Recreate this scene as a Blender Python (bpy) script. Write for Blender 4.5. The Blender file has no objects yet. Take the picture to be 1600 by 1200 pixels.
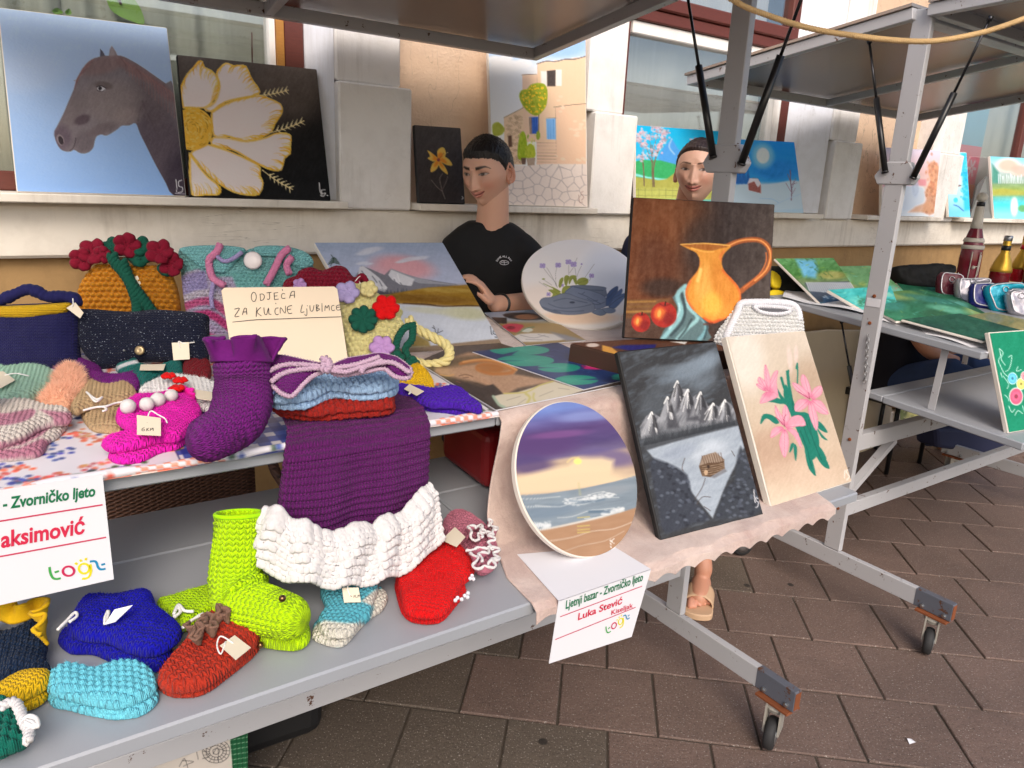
import bpy, bmesh, math, random
import numpy as np
from mathutils import Vector, Matrix
from mathutils.geometry import delaunay_2d_cdt
random.seed(4); RNG = np.random.default_rng(4)
SC = bpy.context.scene; C = SC.collection
# ---------------------------------------------------------------- camera, sky, sun, exposure
CF, CPITCH, CROLL, CYAW, CH = 1150.9, .2629, .0449, .6057, 1.42
_cp, _sp = math.cos(CPITCH), math.sin(CPITCH)
_fw = np.array([0, _cp, -_sp]); _up = np.array([0, _sp, _cp]); _rt = np.array([1., 0, 0])
_c, _s = math.cos(CROLL), math.sin(CROLL)
_r2, _u2 = _c*_rt + _s*_up, -_s*_rt + _c*_up
_S = np.array([[math.cos(CYAW), math.sin(CYAW), 0], [-math.sin(CYAW), math.cos(CYAW), 0], [0, 0, 1.]])
CR, CU, CFW = _S @ _r2, _S @ _u2, _S @ _fw
CO = np.array([0, 0, CH])
cam = bpy.data.cameras.new('camera'); camo = bpy.data.objects.new('camera', cam); C.objects.link(camo)
cam.sensor_width = 36; cam.lens = CF/1600*36; cam.clip_start = .02; cam.clip_end = 500
camo.matrix_world = Matrix([[CR[0], CU[0], -CFW[0], CO[0]], [CR[1], CU[1], -CFW[1], CO[1]], [CR[2], CU[2], -CFW[2], CO[2]], [0, 0, 0, 1]])
SC.camera = camo
SUN_EL, SUN_AZ = math.radians(40), math.radians(205)     # direction the light comes from, measured from +Y clockwise
w = bpy.data.worlds.new('World'); SC.world = w; w.use_nodes = True
_nt = w.node_tree; _sky = _nt.nodes.new('ShaderNodeTexSky'); _sky.sky_type = 'NISHITA'; _sky.sun_disc = False
_sky.sun_elevation = SUN_EL; _sky.sun_rotation = SUN_AZ; _sky.air_density = 1.0; _sky.dust_density = 3.5; _sky.ozone_density = .6
_bg = _nt.nodes['Background']; _nt.links.new(_sky.outputs[0], _bg.inputs[0]); _bg.inputs[1].default_value = .15
sl = bpy.data.lights.new('sun', 'SUN'); sl.energy = 1.05; sl.angle = math.radians(28); sl.color = (1, .93, .84)
slo = bpy.data.objects.new('sun', sl); C.objects.link(slo)
_d = Vector((math.sin(SUN_AZ)*math.cos(SUN_EL), math.cos(SUN_AZ)*math.cos(SUN_EL), math.sin(SUN_EL)))
slo.rotation_euler = _d.to_track_quat('Z', 'Y').to_euler(); slo.location = (0, -3, 6)
SC.view_settings.view_transform = 'Standard'; SC.view_settings.look = 'None'; SC.view_settings.exposure = .5; SC.view_settings.gamma = 1
SC.view_settings.use_curve_mapping = False
# ---------------------------------------------------------------- photo geometry: a photo pixel seen on a plane of the place
def ray(x, y): return CR*(x-800)/CF - CU*(y-600)/CF + CFW
def onX(p, X): d = ray(*p); return CO + d*X/d[0]
def onY(p, Y): d = ray(*p); return CO + d*Y/d[1]
def onZ(p, Z): d = ray(*p); return CO + d*(Z-CH)/d[2]
def onP(p, p0, n):
    d = ray(*p); return CO + d*(((p0-CO) @ n)/(d @ n))
def proj(P):
    d = np.asarray(P, float)-CO; w_ = d @ CFW
    return 800+CF*(d @ CR)/w_, 600-CF*(d @ CU)/w_
def UPz(y): return .99+.077*(y-1.01)
def LOz(y): return .747+.068*(y-.847)
UPP = (np.array([0, 1.01, .99]), np.array([0, -.077, 1.])); LOP = (np.array([0, .847, .747]), np.array([0, -.068, 1.]))
def onUp(p, dz=0): return onP(p, UPP[0]+np.array([0, 0, dz]), UPP[1])
def onLo(p, dz=0): return onP(p, LOP[0]+np.array([0, 0, dz]), LOP[1])
def Z_(x0, y0, s):                       # coordinates read off an enlarged crop
    return lambda a, b: (x0+a/s, y0+b/s)
# ---------------------------------------------------------------- colour
def lin(c):
    c = np.asarray(c, float)/255.
    return np.where(c <= .04045, c/12.92, ((c+.055)/1.055)**2.4)
def L4(c, k=1.): 
    v = np.clip(lin(c)*k, 0, .95); return (float(v[0]), float(v[1]), float(v[2]), 1.)
# ---------------------------------------------------------------- objects
def link(o, parent=None):
    C.objects.link(o)
    if parent is not None:
        o.parent = parent; o.matrix_parent_inverse = Matrix.Translation(-Vector(WL[parent.name]))
    return o
WL = {}
def thing(name, label, cat, loc=(0, 0, 0), group=None):
    o = bpy.data.objects.new(name, None); C.objects.link(o); o.location = loc; o['label'] = label; o['category'] = cat
    o.empty_display_size = .05
    if group: o['group'] = group
    WL[o.name] = tuple(float(v) for v in loc); return o
def tag(o, label=None, cat=None, group=None, kind=None):
    for k, v in (('label', label), ('category', cat), ('group', group), ('kind', kind)):
        if v: o[k] = v
    return o
def mesh(name, V, F, mat, parent=None, uv=None, smooth=False, col=None, mats=None, fm=None):
    me = bpy.data.meshes.new(name)
    V = np.asarray(V, float).reshape(-1, 3)
    if isinstance(F, np.ndarray):
        n, k = F.shape; me.vertices.add(len(V)); me.vertices.foreach_set('co', V.ravel()); me.loops.add(n*k); me.polygons.add(n)
        me.loops.foreach_set('vertex_index', F.ravel().astype(np.int32)); me.polygons.foreach_set('loop_start', np.arange(0, n*k, k, dtype=np.int32))
        me.update(calc_edges=True)
    else: me.from_pydata(V.tolist(), [], [list(f) for f in F]); me.update()
    if uv is not None:
        ul = me.uv_layers.new(name='UVMap'); li = np.empty(len(me.loops), np.int32); me.loops.foreach_get('vertex_index', li)
        ul.data.foreach_set('uv', np.asarray(uv, float)[li].ravel())
    if col is not None:
        ca = me.color_attributes.new('Col', 'FLOAT_COLOR', 'POINT'); c4 = np.ones((len(V), 4)); c4[:, :3] = col
        ca.data.foreach_set('color', c4.ravel())
    if smooth: me.polygons.foreach_set('use_smooth', np.ones(len(me.polygons), bool))
    for m in (mats or [mat]):
        if m: me.materials.append(m)
    if fm is not None: me.polygons.foreach_set('material_index', np.asarray(fm, np.int32))
    me.validate(); o = bpy.data.objects.new(name, me); link(o, parent)
    WL[o.name] = (0, 0, 0)
    return o
def linkpart(o, parent): return link(o, parent)
def bev(o, w_=.0015, seg=1):
    m = o.modifiers.new('bevel', 'BEVEL'); m.width = w_; m.segments = seg; m.limit_method = 'ANGLE'; m.angle_limit = .6; return o
class MB:
    def __init__(s): s.V = []; s.F = []
    def add(s, V, F):
        b = len(s.V); s.V += [tuple(map(float, v)) for v in V]; s.F += [tuple(i+b for i in f) for f in F]; return s
    def box(s, c, d, R=None):
        c = np.asarray(c, float); V = []
        for i in (-1, 1):
            for j in (-1, 1):
                for k in (-1, 1):
                    v = np.array([i*d[0], j*d[1], k*d[2]])/2
                    V.append(c+(R @ v if R is not None else v))
        return s.add(V, [(0, 1, 3, 2), (4, 6, 7, 5), (0, 4, 5, 1), (2, 3, 7, 6), (0, 2, 6, 4), (1, 5, 7, 3)])
    def span(s, a, b): a = np.asarray(a, float); b = np.asarray(b, float); return s.box((a+b)/2, np.abs(b-a))
    def beam(s, a, b, w_, h, up=(0, 0, 1)):
        a = np.asarray(a, float); b = np.asarray(b, float); x = (b-a)/np.linalg.norm(b-a); y = np.cross(up, x); y /= np.linalg.norm(y); z = np.cross(x, y)
        return s.box((a+b)/2, (np.linalg.norm(b-a), w_, h), np.array([x, y, z]).T)
    def tube(s, P, r, n=8, caps=True, closed=False):
        P = np.asarray(P, float); m = len(P); r = np.broadcast_to(r, (m,)); T = np.gradient(P, axis=0)
        if closed: T = np.roll(P, -1, 0)-np.roll(P, 1, 0)
        T /= np.linalg.norm(T, axis=1)[:, None]+1e-12
        N = np.cross(T[0], (0, 0, 1)); N = N if np.linalg.norm(N) > .1 else np.cross(T[0], (0, 1, 0)); N /= np.linalg.norm(N)
        V = []
        for i in range(m):
            N = N-T[i]*(N @ T[i]); N /= np.linalg.norm(N)+1e-12; B = np.cross(T[i], N)
            for k in range(n):
                a = 2*math.pi*k/n; V.append(P[i]+r[i]*(math.cos(a)*N+math.sin(a)*B))
        F = [(i*n+k, i*n+(k+1) % n, ((i+1) % m)*n+(k+1) % n, ((i+1) % m)*n+k) for i in range(m if closed else m-1) for k in range(n)]
        if caps and not closed: F += [tuple(range(n))[::-1], tuple((m-1)*n+k for k in range(n))]
        return s.add(V, F)
    def lathe(s, prof, c, axis=(0, 0, 1), n=24, flat=1.):
        ax = np.asarray(axis, float); ax /= np.linalg.norm(ax); a = np.cross(ax, (0, 1, 0)) if abs(ax[1]) < .9 else np.cross(ax, (1, 0, 0)); a /= np.linalg.norm(a); b = np.cross(ax, a)
        V = [np.asarray(c)+ax*z+r*(math.cos(t)*a+flat*math.sin(t)*b) for r, z in prof for t in np.arange(n)*2*math.pi/n]
        m = len(prof); F = [(i*n+k, i*n+(k+1) % n, (i+1)*n+(k+1) % n, (i+1)*n+k) for i in range(m-1) for k in range(n)]
        F += [tuple(range(n))[::-1], tuple((m-1)*n+k for k in range(n))]
        return s.add(V, F)
    def prism(s, P, d):                    # planar polygon swept by vector d
        n = len(P); P = np.asarray(P, float); V = list(P)+list(P+np.asarray(d))
        return s.add(V, [tuple(range(n))[::-1], tuple(range(n, 2*n))]+[(i, (i+1) % n, n+(i+1) % n, n+i) for i in range(n)])
    def sph(s, c, r, n=12, m=8, sc=(1, 1, 1)):
        V = [np.asarray(c)+np.array([math.sin(math.pi*i/m)*math.cos(2*math.pi*k/n), math.sin(math.pi*i/m)*math.sin(2*math.pi*k/n), math.cos(math.pi*i/m)])*r*np.asarray(sc) for i in range(m+1) for k in range(n)]
        return s.add(V, [(i*n+k, (i+1)*n+k, (i+1)*n+(k+1) % n, i*n+(k+1) % n) for i in range(m) for k in range(n)])
    def build(s, name, mat, parent=None, smooth=False, bevel=0, uv=None):
        o = mesh(name, s.V, s.F, mat, parent, smooth=smooth, uv=uv)
        if bevel: bev(o, bevel)
        return o
def cr(P, n=6, closed=False):               # Catmull-Rom through points
    P = np.asarray(P, float); out = []; m = len(P)
    for i in range(m if closed else m-1):
        g = lambda j: P[j % m] if closed else P[min(max(j, 0), m-1)]
        a, b, c, d = g(i-1), g(i), g(i+1), g(i+2)
        for t in np.arange(n)/n: out.append(.5*((2*b)+(-a+c)*t+(2*a-5*b+4*c-d)*t*t+(-a+3*b-3*c+d)*t**3))
    if not closed: out.append(P[-1])
    return np.array(out)
def vnoise(X, Y, seed=0):                   # smooth value noise, -1..1
    g = np.random.default_rng(seed).random((64, 64))*2-1
    xi = np.floor(X).astype(int); yi = np.floor(Y).astype(int); fx = X-xi; fy = Y-yi; fx = fx*fx*(3-2*fx); fy = fy*fy*(3-2*fy)
    q = lambda a, b: g[a % 64, b % 64]
    return (q(xi, yi)*(1-fx)+q(xi+1, yi)*fx)*(1-fy)+(q(xi, yi+1)*(1-fx)+q(xi+1, yi+1)*fx)*fy
def fbm(X, Y, seed=0, o=4):
    return sum(vnoise(X*2**i+i*7.3, Y*2**i+i*3.1, seed+i)/2**i for i in range(o))/1.6
# ---------------------------------------------------------------- materials
MT = {}
class N:                                    # tiny node-tree writer
    def __init__(s, name):
        s.m = bpy.data.materials.new(name); s.m.use_nodes = True; s.t = s.m.node_tree; s.b = s.t.nodes['Principled BSDF']
    def n(s, typ, inp=None, **kw):
        o = s.t.nodes.new('ShaderNode'+typ)
        for k, v in kw.items(): setattr(o, k, v)
        for k, v in (inp or {}).items(): s.set(o.inputs[k], v)
        return o
    def set(s, sock, v):
        if isinstance(v, bpy.types.NodeSocket): s.t.links.new(v, sock)
        elif isinstance(v, bpy.types.Node): s.t.links.new(v.outputs[0], sock)
        else: sock.default_value = v
    def math(s, op, a, b=None, c=None):
        o = s.n('Math', operation=op); s.set(o.inputs[0], a)
        if b is not None: s.set(o.inputs[1], b)
        if c is not None: s.set(o.inputs[2], c)
        return o.outputs[0]
    def mix(s, f, a, b, mode='MIX'):
        o = s.n('Mix', data_type='RGBA', blend_type=mode); s.set(o.inputs[0], f); s.set(o.inputs[6], a); s.set(o.inputs[7], b); return o.outputs[2]
    def ramp(s, f, *st):
        o = s.n('ValToRGB'); s.set(o.inputs[0], f); e = o.color_ramp.elements
        while len(e) < len(st): e.new(.5)
        for i, (p, c) in enumerate(st): e[i].position = p; e[i].color = c if len(c) == 4 else (*c, 1)
        return o.outputs[0]
    def noise(s, sc, det=4, vec=None, rough=.5, dist=0):
        o = s.n('TexNoise', {'Scale': sc, 'Detail': det, 'Roughness': rough, 'Distortion': dist})
        if vec is not None: s.set(o.inputs['Vector'], vec)
        return o.outputs[0]
    def P(s, **kw):
        for k, v in kw.items(): s.set(s.b.inputs[k.replace('_', ' ')], v)
        return s
    def bump(s, h, strength=.5, dist=.002):
        o = s.n('Bump', {'Height': h, 'Strength': strength, 'Distance': dist}); s.set(s.b.inputs['Normal'], o); return s
    def obj(s): return s.n('TexCoord').outputs['Object']
    def uv(s): return s.n('TexCoord').outputs['UV']
G4 = lambda v: (v, v, v, 1)
def flat(name, c, rough=.6, metal=0, k=1, bump=0, spec=.5, var=.08):
    if name in MT: return MT[name]
    n = N(name); o = n.obj(); f = n.noise(9, 5, o)
    c = L4(c, k); d = tuple(min(1, x*(1-var)) for x in c[:3])+(1,); e = tuple(min(1, x*(1+var)) for x in c[:3])+(1,)
    n.P(Base_Color=n.mix(f, d, e), Roughness=rough, Metallic=metal); n.b.inputs['Specular IOR Level'].default_value = spec
    if bump: n.bump(n.noise(400, 3, o), bump, .001)
    MT[name] = n.m; return n.m
def plaster(name, c, k=1, grain=60, gb=.5, stain=(120, 110, 95), sf=.35):
    n = N(name); o = n.obj(); big = n.noise(1.6, 6, o, .6); sm = n.noise(14, 6, o, .65)
    m = n.ramp(n.math('MULTIPLY', big, sm), (.2, G4(0)), (.42, G4(1)))
    base = n.mix(n.noise(4, 3, o), tuple(x*.93 for x in L4(c, k)[:3])+(1,), L4(c, k))
    mp = n.n('Mapping', {'Vector': o}); mp.inputs['Scale'].default_value = (22, 22, 1.6); sk_ = n.ramp(n.math('MULTIPLY', n.noise(1., 5, mp.outputs[0], .7), n.noise(2.2, 3, o)), (.27, G4(0)), (.42, G4(.38)))
    base = n.mix(sk_, base, L4(stain)); cr_ = n.n('TexVoronoi', {'Scale': 1.7}, feature='DISTANCE_TO_EDGE'); wob = n.n('VectorMath', operation='ADD'); n.set(wob.inputs[0], o); nv = n.n('TexNoise', {'Scale': 5., 'Detail': 5.}); n.t.links.new(nv.outputs[1], wob.inputs[1]); n.t.links.new(wob.outputs[0], cr_.inputs['Vector'])
    base = n.mix(n.math('MULTIPLY', n.ramp(cr_.outputs[0], (.0, G4(.6)), (.006, G4(0))), n.ramp(big, (.5, G4(0)), (.56, G4(1)))), base, L4((96, 88, 78)))
    n.P(Base_Color=n.mix(n.math('MULTIPLY', m, sf), base, L4(stain)), Roughness=.85)
    n.bump(n.math('ADD', n.noise(grain, 5, o, .6), n.math('MULTIPLY', n.noise(6, 3, o), 2)), gb, .004); return n.m
def metal_paint(name, c, k=1, rough=.42, chips=.66):
    n = N(name); o = n.obj(); v = n.mix(n.noise(5, 4, o), tuple(x*.88 for x in L4(c, k)[:3])+(1,), L4(c, k))
    ch = n.ramp(n.noise(34, 7, o, .7), (chips, G4(0)), (chips+.02, G4(1)))
    rust = n.mix(n.noise(60, 3, o), (.03, .02, .015, 1), (.16, .06, .025, 1))
    n.P(Base_Color=n.mix(ch, v, rust), Roughness=n.math('ADD', n.math('MULTIPLY', n.noise(12, 3, o), .25), rough-.12), Metallic=.0)
    n.bump(n.math('ADD', n.noise(180, 2, o), n.noise(5, 2, o)), .12, .0015); return n.m
M_frame = metal_paint('grey_frame_paint', (176, 176, 180), 1.1, chips=.63)
M_shelf = metal_paint('grey_shelf_paint', (174, 178, 186), .8, .34, .74)
M_rust = flat('rusty_plate', (140, 80, 48), .8, .3, var=.5, bump=.5)
M_black = flat('black_plastic', (22, 22, 24), .35)
M_rod = flat('dark_steel', (58, 58, 62), .25, .8)
M_steel = flat('bright_steel', (170, 172, 175), .3, .9)
M_rubber = flat('rubber', (38, 38, 40), .7)
M_paper = flat('paper', (222, 222, 228), .6, var=.02)
def paintmat():
    n = N('canvas_paint'); a = n.n('Attribute', attribute_name='Col').outputs[0]; o = n.obj()
    n.P(Base_Color=a, Roughness=.62); n.b.inputs['Specular IOR Level'].default_value = .18
    n.bump(n.math('ADD', n.noise(500, 3, o), n.noise(90, 4, o)), .25, .001); return n.m
M_paint = paintmat()
def glossprint():
    n = N('printed_card'); a = n.n('Attribute', attribute_name='Col').outputs[0]
    n.P(Base_Color=a, Roughness=.38); n.bump(n.noise(30, 2, n.obj()), .1, .002); return n.m
M_print = glossprint()
# ================================================================ pavement
def pavermat(name, c, k):
    n = N(name); o = n.obj(); r = n.n('ObjectInfo').outputs['Random']
    v2 = n.n('VectorMath', operation='ADD'); n.set(v2.inputs[0], o); cx = n.n('CombineXYZ'); n.set(cx.inputs[0], n.math('MULTIPLY', r, 37.)); n.set(cx.inputs[1], n.math('MULTIPLY', r, 91.)); n.set(v2.inputs[1], cx)
    vec = v2.outputs[0]
    sp = n.noise(150, 3, vec, .9); blot = n.noise(3.2, 6, n.n('NewGeometry').outputs['Position'], .65); mid = n.noise(38, 4, vec, .7)
    b = L4(c, k)[:3]
    base = n.mix(n.math('MULTIPLY', r, .9), tuple(x*.8 for x in b)+(1,), (b[0]*1.12, b[1]*1.07, b[2]*1.05, 1))
    base = n.mix(n.ramp(blot, (.35, G4(0)), (.7, G4(1))), base, tuple(x*.6 for x in b)+(1,))
    base = n.mix(n.math('MULTIPLY', mid, .35), base, tuple(min(1, x*1.5) for x in b)+(1,))
    base = n.mix(n.ramp(sp, (.34, G4(1)), (.47, G4(0))), base, tuple(x*.42 for x in b)+(1,))
    base = n.mix(n.ramp(n.noise(190, 1, vec), (.64, G4(0)), (.72, G4(.8))), base, (.42, .38, .34, 1))
    gum = n.n('TexVoronoi', {'Scale': 4.1, 'Randomness': 1.}); n.set(gum.inputs['Vector'], vec)
    gd = n.math('ADD', gum.outputs['Distance'], n.math('MULTIPLY', n.noise(30, 2, vec), .03))
    base = n.mix(n.ramp(gd, (.055, G4(.85)), (.075, G4(0))), base, (.022, .02, .019, 1))
    n.P(Base_Color=base, Roughness=n.math('ADD', n.math('MULTIPLY', mid, .3), .5)); n.b.inputs['Specular IOR Level'].default_value = .3
    n.bump(n.math('ADD', sp, n.math('MULTIPLY', mid, 1.2)), .8, .004); return n.m
M_pred = [pavermat('red_brown_paver', (136, 115, 106), .74), pavermat('brown_grey_paver', (120, 108, 97), .74)]
def groundmat():
    n = N('dark_joint_sand'); o = n.obj(); n.P(Base_Color=n.mix(n.noise(90, 5, o), (.03, .022, .018, 1), (.10, .08, .06, 1)), Roughness=.95); n.bump(n.noise(300, 3, o), .6, .003); return n.m
g = MB(); g.span((-60, -60, -.06), (60, 60, -.006)); GROUND = g.build('pavement', groundmat()); GROUND['kind'] = 'structure'
D1 = np.array([math.cos(math.radians(-40.9)), math.sin(math.radians(-40.9))]); D2 = np.array([-D1[1], D1[0]]); P0 = np.array([1.985, 1.278]); SP = .2735
pm = []
for v in range(3):
    m_ = MB(); s = SP-.006
    m_.box((0, 0, -.025), (s, s-.0005*v, .05))
    for mt in M_pred:
        me = bpy.data.meshes.new('paver'); me.from_pydata(m_.V, [], m_.F)
        bm = bmesh.new(); bm.from_mesh(me); bmesh.ops.bevel(bm, geom=[e for e in bm.edges if all(x.co.z > -.001 for x in e.verts)], offset=.003, segments=1, affect='EDGES'); bm.to_mesh(me); bm.free()
        me.materials.append(mt); pm.append(me)
for k in range(-22, 22):
    for i in range(-25, 25):
        c = P0+D1*((i+.5)*SP+(SP/2 if k % 2 else 0))-D2*SP*(k+.5)
        if c[0] < -1 or c[1] > 2.42 or c[0] > 9: continue
        px, py = proj((c[0], c[1], 0)); dd = (np.array([c[0], c[1], -CH]) @ CFW)
        if dd < .3 or not (150 < px < 1760 and 560 < py < 1400): continue
        if c[0] > 5.6: continue
        gv = fbm(np.array(c[0]*1.3), np.array(c[1]*1.3), 5) + (1.55-c[0])*.9 - (1.45-c[1])*.25 + random.uniform(-.25, .25)
        me = pm[random.randrange(3)*2+(1 if gv > 0 else 0)]
        o = bpy.data.objects.new('paver', me); C.objects.link(o); o.parent = GROUND; o.location = (c[0], c[1], random.uniform(-.0015, .001))
        o.rotation_euler = (random.uniform(-.002, .002), random.uniform(-.002, .002), math.radians(-40.9)+random.uniform(-.004, .004))
# ================================================================ building behind the stalls
M_white = plaster('white_plaster', (246, 243, 240), 1.0, 90, .35, (150, 140, 125), .25)
M_band = plaster('cream_band_plaster', (238, 231, 220), 1.0, 70, .3, (140, 125, 105), .3)
M_tan = plaster('tan_roughcast', (230, 200, 172), .92, 110, .9, (150, 110, 70), .15)
M_low = plaster('yellow_lower_plaster', (206, 166, 112), .66, 70, .5, (120, 92, 60), .5)
M_reveal = plaster('pale_reveal_plaster', (232, 235, 244), 1., 120, .12, (170, 165, 160), .3)
def woodmat(name, a, b):
    n = N(name); o = n.obj(); mp = n.n('Mapping', {'Vector': o}); mp.inputs['Scale'].default_value = (8, 8, 40)
    n.P(Base_Color=n.mix(n.noise(5, 6, mp.outputs[0], .7), L4(a), L4(b)), Roughness=.5); n.bump(n.noise(60, 4, mp.outputs[0]), .2, .002); return n.m
M_brown = woodmat('red_brown_window_wood', (112, 52, 40), (78, 34, 28)); M_ochre = woodmat('ochre_wood', (196, 140, 62), (160, 104, 40))
B = thing('facade_building', 'cream and white plastered building front with tall windows and pilasters behind the stalls', 'building', (2, 2.4, 0))
def part(name, a, b, m, parent=None, bevel=.003):
    q = MB(); q.span(a, b); return q.build(name, m, parent or B, bevel=bevel)
part('plinth', (-1.5, 2.335, 0), (9, 2.44, .13), M_band)
part('lower_wall', (-1.5, 2.365, .13), (9, 2.6, 1.178), M_low)
part('ledge_band', (-1.5, 2.325, 1.18), (9, 2.56, 1.322), M_band, bevel=.008)
for a, b, c, d in ((.9, 1.15, .90, 1.118), (1.93, 2.15, 1.90, 2.085), (3.5, 3.735, 3.48, 3.70), (4.50, 4.80, 4.47, 4.78), (6.6, 6.9, 6.62, 6.88)):
    p = part('pilaster', (a, 2.302, 1.324), (b, 2.5, 1.708), M_white, bevel=.006)
    part('pilaster_shaft', (c, 2.322, 1.71), (d, 2.5, 3.2), M_white, p, .006)
for a, b in ((1.12, 1.93), (3.70, 4.52)): part('niche_panel', (a, 2.42, 1.324), (b, 2.52, 3.2), M_tan)
for a, b in ((-1.5, .905), (1.156, 1.925), (2.155, 3.40), (3.79, 4.56), (4.83, 7)):
    q = MB(); q.span((a, 2.246, 1.326), (b, 2.47, 1.349)); q.build('sill', M_band, B, bevel=.003)
part('cornice', (-1.5, 2.30, 3.202), (9, 2.6, 3.4), M_white)
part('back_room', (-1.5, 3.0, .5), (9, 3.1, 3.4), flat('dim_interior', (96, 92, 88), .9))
def glassmat():
    n = N('window_glass'); t = n.t; t.nodes.remove(n.b)
    tr = n.n('BsdfTransparent', {'Color': (.93, .94, .94, 1)}); gl = n.n('BsdfGlossy', {'Color': (.9, .93, .95, 1), 'Roughness': .03}); fr = n.n('LayerWeight', {'Blend': .35})
    mx = n.n('MixShader'); n.set(mx.inputs[0], n.math('ADD', n.math('MULTIPLY', fr.outputs['Facing'], .5), .1)); n.set(mx.inputs[1], tr.outputs[0]); n.set(mx.inputs[2], gl.outputs[0])
    n.t.links.new(mx.outputs[0], n.t.nodes['Material Output'].inputs[0]); return n.m
M_glass = glassmat()
def curtmat(name, c):
    n = N(name); o = n.obj(); mp = n.n('Mapping', {'Vector': o}); mp.inputs['Scale'].default_value = (30, 30, 1.2)
    n.P(Base_Color=n.mix(n.noise(3, 5, mp.outputs[0]), L4(c, .75), L4(c, 1.05)), Roughness=.8); return n.m
M_curt = curtmat('grey_green_curtain', (176, 180, 168)); M_curt2 = curtmat('pale_grey_curtain', (208, 208, 204))
def curtain(win, x0, x1, y, z0, z1, m, amp=.016, per=.11, seed=0):
    nx = int((x1-x0)/.008); xs = np.linspace(x0, x1, nx); zs = np.linspace(z0, z1, 12); ph = np.cumsum(1+.6*vnoise(xs*9, xs*0, seed))*(2*math.pi*.008/per)
    V = [(x, y+amp*math.sin(ph[i])*(1+.3*math.sin(i*.13+z)), z) for z in zs for i, x in enumerate(xs)]
    F = np.array([(j*nx+i, j*nx+i+1, (j+1)*nx+i+1, (j+1)*nx+i) for j in range(11) for i in range(nx-1)])
    o = mesh('curtain', V, F, m, None, smooth=True); o.parent = win; return o
def window(x0, x1, z0, z1, fw_=.062, header=None, mull=(), wood=M_brown, curt=()):
    q = MB()
    q.span((x0, 2.40, z0), (x0+fw_, 2.46, z1)); q.span((x1-fw_, 2.40, z0), (x1, 2.46, z1)); q.span((x0+fw_, 2.402, z0), (x1-fw_, 2.458, z0+.05)); q.span((x0+fw_, 2.402, z1-.06), (x1-fw_, 2.458, z1))
    f = q.build('window', wood, B, bevel=.004)
    if header:
        q = MB(); q.span((x0+fw_, 2.385, header), (x1-fw_, 2.462, header+.045)); q.build('transom_bar', wood, f, bevel=.004)
        q = MB(); q.span((x0+fw_, 2.372, header+.047), (x1-fw_, 2.462, header+.10)); q.build('transom_bar', wood, f, bevel=.006)
        q = MB(); q.span((x0+fw_+.01, 2.40, header-.05), (x1-fw_-.01, 2.455, header-.002)); q.build('white_seal', M_white, f, bevel=.004)
    for mx in mull:
        q = MB(); q.span((mx-.03, 2.405, z0+.05), (mx+.03, 2.455, z1-.06)); q.build('mullion', wood, f, bevel=.003)
    q = MB(); q.span((x0+fw_, 2.428, z0+.05), (x1-fw_, 2.432, z1-.06)); q.build('pane', M_glass, f)
    for c in curt: curtain(f, *c)
    return f
w1 = window(-1.4, .83, 1.35, 2.9, curt=((-1.3, .2, 2.52, 1.36, 2.85, M_curt, .02, .12, 1), (.2, .80, 2.51, 1.36, 2.85, M_curt, .012, .1, 2)))
q = MB(); q.span((.745, 2.395, 1.35), (.767, 2.462, 2.9)); q.build('inner_bead', M_ochre, w1); q = MB(); q.span((.725, 2.405, 1.35), (.743, 2.46, 2.9)); q.build('inner_bead', M_white, w1)
w3 = window(2.10, 3.22, 1.35, 2.9, header=2.08, curt=((2.17, 3.14, 2.52, 1.36, 2.07, M_curt2, .008, .3, 3), (2.17, 3.14, 2.53, 2.15, 2.85, M_curt2, .01, .3, 4)))
q = MB(); q.span((3.10, 2.397, 1.40), (3.15, 2.46, 2.03)); q.build('inner_bead', M_white, w3)
w4 = window(4.85, 6.5, 1.35, 2.9, mull=(5.75,), curt=((4.95, 6.4, 2.54, 1.36, 2.85, M_curt2, .01, .2, 5),))
def reveal(x0, x1, y0, y1):   # splayed side of a window opening
    q = MB(); q.prism([(x0, y0, 1.351), (x1, y1, 1.351), (x1, 2.5, 1.351), (x0, 2.5, 1.351)], (0, 0, 1.845)); q.build('reveal', M_reveal, B)
reveal(.832, .899, 2.41, 2.335); reveal(3.222, 3.478, 2.41, 2.335); reveal(4.79, 4.848, 2.335, 2.41)
part('upper_reveal', (2.087, 2.40, 1.351), (2.099, 2.5, 3.2), M_white)
# shop poster seen through the right window
q = MB(); q.span((4.93, 2.50, 1.56), (5.42, 2.505, 1.80)); t = q.build('window_poster', flat('pink_poster', (236, 92, 130), .4))
tag(t, 'pink poster with a white flower behind the right-hand window glass', 'poster')
q = MB()
for k in range(6):
    a = k*math.pi/3; q.box((5.33+.035*math.cos(a), 2.497, 1.66+.035*math.sin(a)), (.05, .002, .018), np.array([[math.cos(a), 0, -math.sin(a)], [0, 1, 0], [math.sin(a), 0, math.cos(a)]]))
q.build('printed_flower', M_paper, t)
q = MB(); q.span((4.93, 2.4995, 1.80), (5.42, 2.5045, 2.05)); q.build('blue_print', flat('blue_poster', (130, 190, 220), .4), t)
q = MB(); q.span((5.10, 2.498, 1.47), (5.42, 2.503, 1.558)); q.build('orange_strip', flat('orange_poster', (240, 140, 40), .4), t)
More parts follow.
